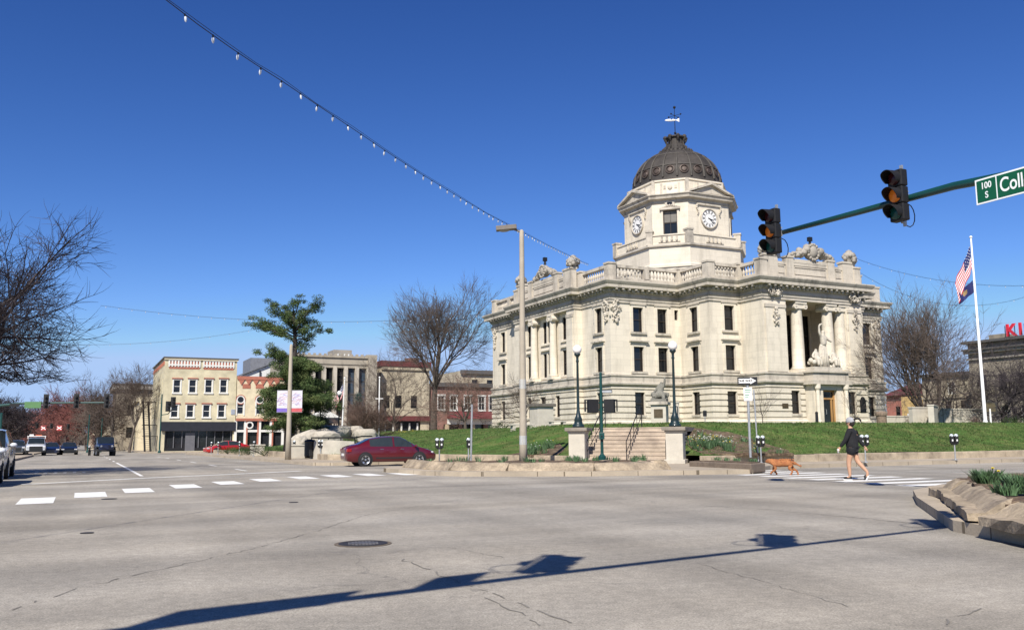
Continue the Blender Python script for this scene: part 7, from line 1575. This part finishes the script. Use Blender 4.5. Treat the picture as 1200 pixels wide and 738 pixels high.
# --- cream Victorian front with terracotta zigzag
B0y = 115+(at(276, 500, 115).x*0)
V = Bld('victorian_storefront', 'two-storey cream building with terracotta zigzag trim and pink storefront', 276.2, 118.9, ANG); W = V.lx(334); H = V.lz(0, 441)
x = V.lx(281.6); aw = (x-.42, x+.42, V.lz(x, 485), V.lz(x, 468)); x2 = V.lx(304); aw2 = (x2-.42, x2+.42, aw[2], aw[3]); x3 = V.lx(322); aw3 = (x3-.42, x3+.42, aw[2], aw[3])
zs0, zs1, zs2 = V.lz(0, 493), V.lz(0, 503.5), V.lz(0, 507)
V.shell(W, 18, H, CREAM2, [aw, aw2, aw3, (.2, W-.2, .1, zs0)])
for a in (aw, aw2, aw3):
    V.win(*a, frame=WTRIM, nz=2, fr=.08, dep=.16); b = MB().m(WTRIM); b.box(a[0]-.16, a[0], -.06, .001, a[2]-.2, a[3]); b.box(a[1], a[1]+.16, -.06, .001, a[2]-.2, a[3]); b.T = Matrix.Translation(((a[0]+a[1])/2, 0, a[3])) @ Matrix.Rotation(R(90), 4, 'X'); b.m(TERRA); b.lathe([(.66, .0), (.66, .05), (.54, .05), (.54, 0)], 20, cap=False); b.m(WTRIM); b.lathe([(.54, .0), (.54, .04), (.40, .04), (.4, 0)], 20, cap=False); b.m(GLASS); b.lathe([(.41, .03), (1e-4, .031)], 20, cap=False); b.build('window_surround', V.t)
b = MB().m(TERRA); b.box(0, W, -.16, -.001, H-.4, H+.05); k = 0; st_w = .95
while k*st_w < W-st_w: x = k*st_w+.1; b.add([(x, -.12, H-.4), (x+st_w*.9, -.12, H-.4), (x+st_w*.45, -.12, H-1.15), (x, -.001, H-.4), (x+st_w*.9, -.001, H-.4), (x+st_w*.45, -.001, H-1.15)], [(0, 2, 1), (3, 4, 5), (0, 3, 5, 2), (1, 2, 5, 4)]); k += 1
for k in range(5): x = .7+k*1.75; z = V.lz(x, 454); b.box(x, x+1.05, -.05, -.001, z-.1, z+.5)
b.build('zigzag_frieze', V.t)
b = MB().m(WTRIM)
for px in (276.8, 288, 305, 318, 332): x = V.lx(px); b.box(x-.16, x+.16, -.1, .15, .1, zs0)
b.box(.2, W-.2, -.09, .16, zs1-.3, zs1); b.m(TERRA); b.box(0, W, -.25, -.001, zs0, zs0+.35)
for px in (290, 303, 320): x = V.lx(px); b.box(x-.1, x+.1, -.12, .1, .1, zs0)
b.build('storefront_frame', V.t); V.box('storefront_glass', SHOPG, .2, W-.2, .3, .35, .1, zs0)
b = MB().m(WTRIM); b.T = Matrix.Translation((V.lx(293), -.1, V.lz(2, 498))) @ Matrix.Rotation(R(90), 4, 'X'); b.lathe([(.5, 0), (.5, .05), (.32, .05), (.32, 0)], 20, cap=False); b.build('round_sign', V.t)
# --- white gabled hall behind
Wg = Bld('white_hall', 'large plain white gabled hall behind the cream storefront', 270, 141, ANG); x1 = Wg.lx(345); xa = Wg.lx(322.5); z0_ = Wg.lz(0, 443); za = Wg.lz(xa, 415.5)
b = MB().m(mat('white_siding', (.60, .61, .60), .8, .06, 1, 20, .05)); xr = Wg.lx(346)
P = [(-1, 0, 0), (xr, 0, 0), (xr, 0, za+.2), (-1, 0, z0_-.6)]; b.add(P+[(x, 20, z) for x, y, z in P], [(0, 1, 2, 3), (7, 6, 5, 4), (1, 5, 6, 2), (4, 0, 3, 7)]); b.build('wall', Wg.t)
b = MB().m(mat('grey_metal_roof', (.16, .165, .18), .6, .15, 2, 20, .05)); b.add([(-1.4, -.4, z0_-.7), (xr+.2, -.4, za+.35), (xr+.2, 20.4, za+.35), (-1.4, 20.4, z0_-.7), (-1.4, -.4, z0_-.5), (xr+.2, -.4, za+.6), (xr+.2, 20.4, za+.6), (-1.4, 20.4, z0_-.5)], [(0, 3, 2, 1), (4, 5, 6, 7), (0, 1, 5, 4), (1, 2, 6, 5), (2, 3, 7, 6), (3, 0, 4, 7)]); b.build('roof', Wg.t)
x = Wg.lx(303); Wg.box('vent_pipe', BLACK, x-.08, x+.08, -.3, -.1, Wg.lz(x, 442), Wg.lz(x, 434)); x = Wg.lx(309); Wg.box('louvre', MATS['grey_frame'], x-.12, x+.12, -.05, 0, Wg.lz(x, 430), Wg.lz(x, 426))
Wb = Bld('grey_rooftop', 'grey roof structure rising behind the white hall', 291, 150, ANG); Wb.shell(Wb.lx(330), 8, Wb.lz(0, 419), MATS['grey_metal_roof']); 
# --- concrete office block with tall dark windows
Cb = Bld('office_block', 'concrete office block with tall dark windows between narrow piers', 346, 125, ANG); W = Cb.lx(438.5); H = Cb.lz(W*.5, 418.5)
zt, zb = Cb.lz(W*.6, 431), Cb.lz(W*.6, 492); GC = limestone('office_concrete', (.36, .32, .255), (.17, .15, .125), .7)
pw = [Cb.lx(p) for p in (353.0, 366.0, 378.8, 391.6, 404.4, 417.5, 430.6)]; hw = []
for i in range(6): hw.append((pw[i]+.28, pw[i+1]-.28, zb, zt))
Cb.shell(W, 20, H, GC, hw+[(.6, W-.8, .1, zb-1.2)], [(y, y+1.3, zb, zt) for y in (2, 5, 8, 11)], rev=.55)
for i, h in enumerate(hw): Cb.win(*h, frame=BLACK, nx=1, nz=4, fr=.06, dep=.5, pane=GLASSB if i > 3 else None)
for y in (2, 5, 8, 11): Cb.winl(y, y+1.3, zb, zt, frame=BLACK, nz=4, dep=.5)
b = MB().m(LIMED)
for x in pw: b.box(x-.26, x+.26, -.22, -.001, zb-.8, zt+.2)
b.build('pier', Cb.t); b = MB().m(GC); b.box(W-1.1, W+.25, -.3, 6, -.3, H+.5); b.box(-.1, W+.1, -.12, -.001, zt+.5, zt+.8); b.box(-.2, W-1.11, -.2, 1, H-.05, H+.25)
for k in range(14): b.box(k*.78, k*.78+.3, -.21, .3, H+.251, H+.5)
b.build('parapet', Cb.t); Cb.box('storefront_glass', SHOPG, .6, W-.8, .6, .65, .1, zb-1.2)
x0, x1 = Cb.lx(390, 4), Cb.lx(411, 4); Cb.box('rooftop_unit', LIMEG, x0, x1, 4, 8, H-.1, Cb.lz(x0, 409.5, 4)); 
for k in range(4): x = x0+.4+k*.55; Cb.box('louvre', WTRIM, x, x+.3, 3.95, 3.999, H+.4, H+.9)
# dark canopy pavilion in front of it
Cn_ = Bld('dark_canopy', 'black flat canopy building below the evergreen', 352, 108, ANG); W = Cn_.lx(392); zc = Cn_.lz(0, 489); Cn_.box('canopy', NAVY, -.5, W+.5, -.5, 6, zc-.7, zc); Cn_.box('glass_front', SHOPG, .2, W, 1, 1.1, 0, zc-.7)
for k in range(4): Cn_.box('post', BLACK, .1+k*(W-.2)/3, .25+k*(W-.2)/3, -.2, -.05, 0, zc-.7)
b = MB().m(WTRIM); b.add([(1, 1, zc), (5.4, 1, zc), (3.4, 1, zc+1.0), (1, 3, zc), (5.4, 3, zc), (3.4, 3, zc+1)], [(0, 1, 2), (5, 4, 3), (0, 2, 5, 3), (2, 1, 4, 5)]); b.build('skylight_gable', Cn_.t)
# --- tan storefront with red roof edge
T_ = Bld('tan_storefront', 'two-storey tan stone storefront with maroon roof edge and band', 446, 133, ANG); W = T_.lx(503); H = T_.lz(0, 429)
hs = [(T_.lx(p)-.5, T_.lx(p)+.5, T_.lz(0, 478), T_.lz(0, 463)) for p in (453, 467, 485)]; zs = T_.lz(0, 493); T_.shell(W, 16, H, TANS, hs+[(.6, W-1.4, .1, zs)])
for h in hs: T_.win(*h, frame=WINBR, nz=2, fr=.08, dep=.16)
T_.box('roof_edge', MAROON, -.2, W+.2, -.35, 2, H+.001, H+.85); T_.box('chimney', RBR, W-3.2, W-1.4, 1, 2.5, H+.851, H+1.5); T_.box('band', MAROON, -.05, W+.05, -.4, -.001, zs, zs+.75); T_.box('cornice', TANS, -.05, W+.05, -.25, -.001, H-.5, H-.1); T_.box('storefront_glass', SHOPG, .6, W-1.4, .5, .55, .1, zs)
for k in range(5): x = .8+k*(W-2.6)/4; T_.box('door_frame', WTRIM, x-.1, x+.1, .2, .45, .1, zs-.3)
T_.box('transom', WTRIM, .6, W-1.4, .25, .44, 2.5, 2.65)
# --- red brick storefronts
K_ = Bld('brick_storefront', 'red brick storefronts with white-framed windows and maroon awning', 504, 137, ANG); W = K_.lx(590); H = K_.lz(0, 449)
hs = [(K_.lx(p)-.55, K_.lx(p)+.55, K_.lz(0, 480), K_.lz(0, 463.5)) for p in (517, 531.5, 548, 564.5, 577)]; zs = K_.lz(8, 497); K_.shell(W, 18, H, RBR, hs+[(K_.lx(520), W-.5, .1, zs), (.5, K_.lx(510), .1, zs+.5)])
for h in hs:
    K_.win(*h, frame=WTRIM, nz=2, nx=2, fr=.1, dep=.14); b = MB().m(WTRIM); b.box(h[0]-.2, h[1]+.2, -.1, -.001, h[3], h[3]+.25); b.box(h[0]-.15, h[1]+.15, -.1, -.001, h[2]-.18, h[2]-.001); b.box(h[0]-.12, h[0], -.05, 0, h[2], h[3]); b.box(h[1], h[1]+.12, -.05, 0, h[2], h[3]); b.build('window_surround', K_.t)
K_.box('cornice', MATS['dark_coping'], -.1, W+.1, -.4, -.001, H-.5, H+.15); xa = K_.lx(524)
b = MB().m(MAROON); z1_ = K_.lz(8, 482); z0_ = K_.lz(8, 490.5); b.add([(xa, 0, z1_), (W, 0, z1_), (W, -1.3, z0_), (xa, -1.3, z0_), (xa, 0, z0_), (W, 0, z0_)], [(0, 3, 2, 1), (3, 4, 5, 2), (0, 4, 3), (1, 2, 5)]); b.build('awning', K_.t)
K_.box('sign_band', WTRIM, xa, W, -.2, -.001, zs, z0_-.03); K_.box('storefront_glass', SHOPG, K_.lx(520), W-.5, .5, .55, .1, zs)
for k in range(5): x = K_.lx(524)+k*2.2; K_.box('pilaster', RBR if k % 2 else mat('tan_pilaster', (.42, .33, .22), .8, .1, 2, 20, .1), x-.3, x+.3, -.12, .3, .1, zs-.002)
K_.box('door_poster', WTRIM, K_.lx(508), K_.lx(512), -.08, 0-.001, K_.lz(0, 500), K_.lz(0, 492))
K2 = Bld('pale_building', 'pale building with dark cornice rising behind the brick storefronts', 541, 160, ANG); W = K2.lx(600); H = K2.lz(0, 434); K2.shell(W, 15, H, TANS, [(2+k*3, 3.2+k*3, H-3.4, H-1.6) for k in range(3)])
for k in range(3): K2.win(2+k*3, 3.2+k*3, H-3.4, H-1.6, frame=WINBR)
K2.box('cornice', MATS['dark_coping'], -.3, W+.3, -.5, -.001, H-.6, H+.1)
# --- right side of the square: fronts face left, towards the lawn
RA = ANG-R(90)
Rk = Bld('grey_stone_block', 'tall grey stone building under the red rooftop letters', 1141, 108, RA, z0=1.2); W = Rk.lx(1262); H = Rk.lz(4, 397)
hs = [(1.2+k*2.5, 2.2+k*2.5, z, z+1.9) for k in range(8) for z in (1.4, 5.2, 8.6) if 2.2+k*2.5 < W-.5 and z+1.9 < H-1.2]; Rk.shell(W, 16, H, OLDS, hs)
for h in hs: Rk.win(*h, frame=WTRIM if h[2] < 5 else WINBR, nx=2, fr=.08, dep=.16)
b = MB().m(LIMEG); b.box(-.3, W+.3, -.5, -.001, H-1.5, H-1.15); b.box(-.15, W+.15, -.25, -.001, H-2.3, H-2.1); b.m(MATS['dark_coping']); b.box(-.4, W+.4, -.7, 16, H-.3, H); b.box(-.4, W, -.72, -.001, H-1.149, H-.95); b.build('cornice', Rk.t)
Rk.box('chimney', OLDS, 1.5, 3.4, 2, 4, H+.001, H+.8)
RL = mat('red_letters', (.48, .02, .04), .6, .1, 3, 20, 0, emit=(.5, .02, .04, .12)); x = Rk.lx(1183); h = (Rk.lz(x, 381)-Rk.lz(x, 395.5)); z = Rk.lz(x, 395.5)
X0, Y0 = Rk.w(x, 0); t = empty('rooftop_letters', (X0, Y0, Rk.z0+H), RA, 'big red rooftop letters K I at the right edge', 'sign letters')
text_obj('letter', 'K', h*1.38, RL, t, Matrix.Translation((.2, .2, z-H+h*.5)) @ UPX, .12, .035, align='LEFT'); text_obj('letter', 'I', h*1.38, RL, t, Matrix.Translation((Rk.lx(1200)-x, .2, z-H+h*.5)) @ UPX, .12, .035, align='LEFT')
b = MB().m(BLACK); b.box(-.2, 6, .35, .45, 0, .15)
for k in range(5): b.cyl((k*1.2, .4, 0), (k*1.2, .4, h), .05, n=5)
b.build('letter_frame', t); b = MB().m(BLACK); b.cyl((Rk.lx(1195)-x, 3, 0), (Rk.lx(1195)-x, 3, 4.4), .06, n=6); b.build('mast', t)
Ra = Bld('limestone_house', 'two-storey tan stone building with paired windows left of the tall one', 1084, 122, RA, z0=1.0); W = Ra.lx(1141.5); H = Ra.lz(W*.5, 437)
hs = [(Ra.lx(a), Ra.lx(c), Ra.lz(W*.5, y1), Ra.lz(W*.5, y0)) for a, c, y0, y1 in ((1108, 1114.5, 469.5, 481), (1126, 1132, 470, 481), (1137, 1148, 469, 482), (1091, 1098, 471, 481), (1136, 1147, 446, 461), (1112, 1121, 448, 462))]; hs = [h for h in hs if h[1] < W-.1]; Ra.shell(W, 15, H, TANS, hs)
for h in hs: Ra.win(*h, frame=WTRIM if h[3] > 5 else WINBR, nx=2, fr=.1, dep=.16)
Ra.box('band', TANS, -.1, W, -.2, -.001, Ra.lz(5, 466), Ra.lz(5, 463.5)); Ra.box('cornice', MATS['dark_coping'], -.2, W, -.4, -.001, H-.4, H)
Ry = Bld('yellow_shop', 'small yellow-ochre shop front behind the large bare tree', 1058, 134, RA, z0=.9); W = Ry.lx(1084); H = Ry.lz(3, 464); Ry.shell(W, 12, H, mat('ochre_wall', (.50, .35, .14), .85, .1, 2, 20, .1), [(2, 4.5, .5, 3), (6, 9, .5, 3)]); Ry.box('awning', WTRIM, 1.8, 4.8, -1, -.001, 3.05, 3.4)
for h in ((2, 4.5, .5, 3), (6, 9, .5, 3)): Ry.win(*h, frame=WINBR, nx=2)
Rr = Bld('red_brick_house', 'small red brick building just right of the courthouse', 1040, 142, RA, z0=.8); W = Rr.lx(1058.5); H = Rr.lz(3, 463); h = (Rr.lx(1049.5), Rr.lx(1055), Rr.lz(3, 488), Rr.lz(3, 476)); Rr.shell(W, 12, H, brick_mat('orange_brick', (.36, .10, .065), (.30, .085, .055), (.3, .2, .16)), [h]); Rr.win(*h, frame=WINBR, nz=2)
b = MB().m(MAROON); b.add([(-.4, -.6, H), (W+.4, -.6, H), (W+.4, 6, H+2.0), (-.4, 6, H+2.0), (-.4, 12.4, H), (W+.4, 12.4, H)], [(0, 1, 2, 3), (3, 2, 5, 4), (0, 3, 4), (1, 5, 2)]); b.build('hip_roof', Rr.t)
# --- street end: distant mast with crossing-sign panels, woods on the skyline
Pm = [at(30, 497, 148), at(125, 500, 148)]
b = MB().m(WIRE); b.tube(catenary(Pm[0], Pm[1], .25, 12), .03, 4); tag(b.build('span_wire'), 'thin wire carrying the far small signals over the left street', 'wire')
for i, (px, py) in enumerate(((43.5, 498.5), (60.3, 499), (80, 499.5), (110, 499.5))):
    p = at(px, py, 147.8); t = empty('traffic_signal', p, R(8), ['tiny far signal just left of the first red panel', 'tiny far signal between the two red panels', 'tiny far signal right of the second red panel', 'tiny far signal near the green poles'][i], 'traffic signal', 'tiny far signals on the wire'); b = MB().m(BLACKP); b.box(-.2, .2, -.12, .12, -.45, .45); b.build('housing', t); b = MB().m(BLACKP)
    for k in (-1, 0, 1): b.cyl((0, -.12, k*.28), (0, -.3, k*.28), .12, n=8)
    b.build('visor', t)
for i, px in enumerate((51, 69.5)):
    p = at(px, 501.3, 147.5); t = empty('hanging_sign', p, R(8), ['left one of two red panels with a white cross mark', 'right one of two red panels with a white cross mark'][i], 'sign', 'red panels over the left street')
    b = MB().m(mat('panel_red', (.40, .05, .05), .6, .1, 3, 20, 0)); b.box(-.42, .42, -.02, .02, -.42, .42); b.build('sign_face', t); b = MB().m(WHITE)
    for a in (35, -35): b.T = Matrix.Rotation(R(a), 4, 'Y'); b.box(-.42, .42, -.04-.002*(a > 0), -.021, -.07, .07)
    b.build('cross_mark', t)
bmw = MB().m(mat('far_woods', (.075, .06, .05), 1, .4, .05, .6, 0)); rg = random.Random(8)
for k in range(2600):
    a = rg.uniform(-.72, .8); D = rg.uniform(430, 640); x, y = D*math.sin(a), D*math.cos(a); h = rg.uniform(4, 11)*(1 if rg.random() < .8 else 1.3); w = rg.uniform(2, 4.5); z = G(x, y)-1; q = rg.uniform(0, 3.14)
    bmw.add([(x-w*math.cos(q), y-w*math.sin(q), z), (x+w*math.cos(q), y+w*math.sin(q), z), (x+w*.8*math.cos(q), y+w*.5*math.sin(q), z+h*.7), (x+rg.uniform(-1, 1), y, z+h), (x-w*.8*math.cos(q), y-w*.6*math.sin(q), z+h*.65), (x, y+w, z), (x, y+w*.6, z+h*.8)], [(0, 1, 2, 3, 4), (0, 5, 6, 3), (1, 5, 6, 2)])
tag(bmw.build('distant_woods'), 'brown leafless woods along the far skyline', None, kind='stuff')
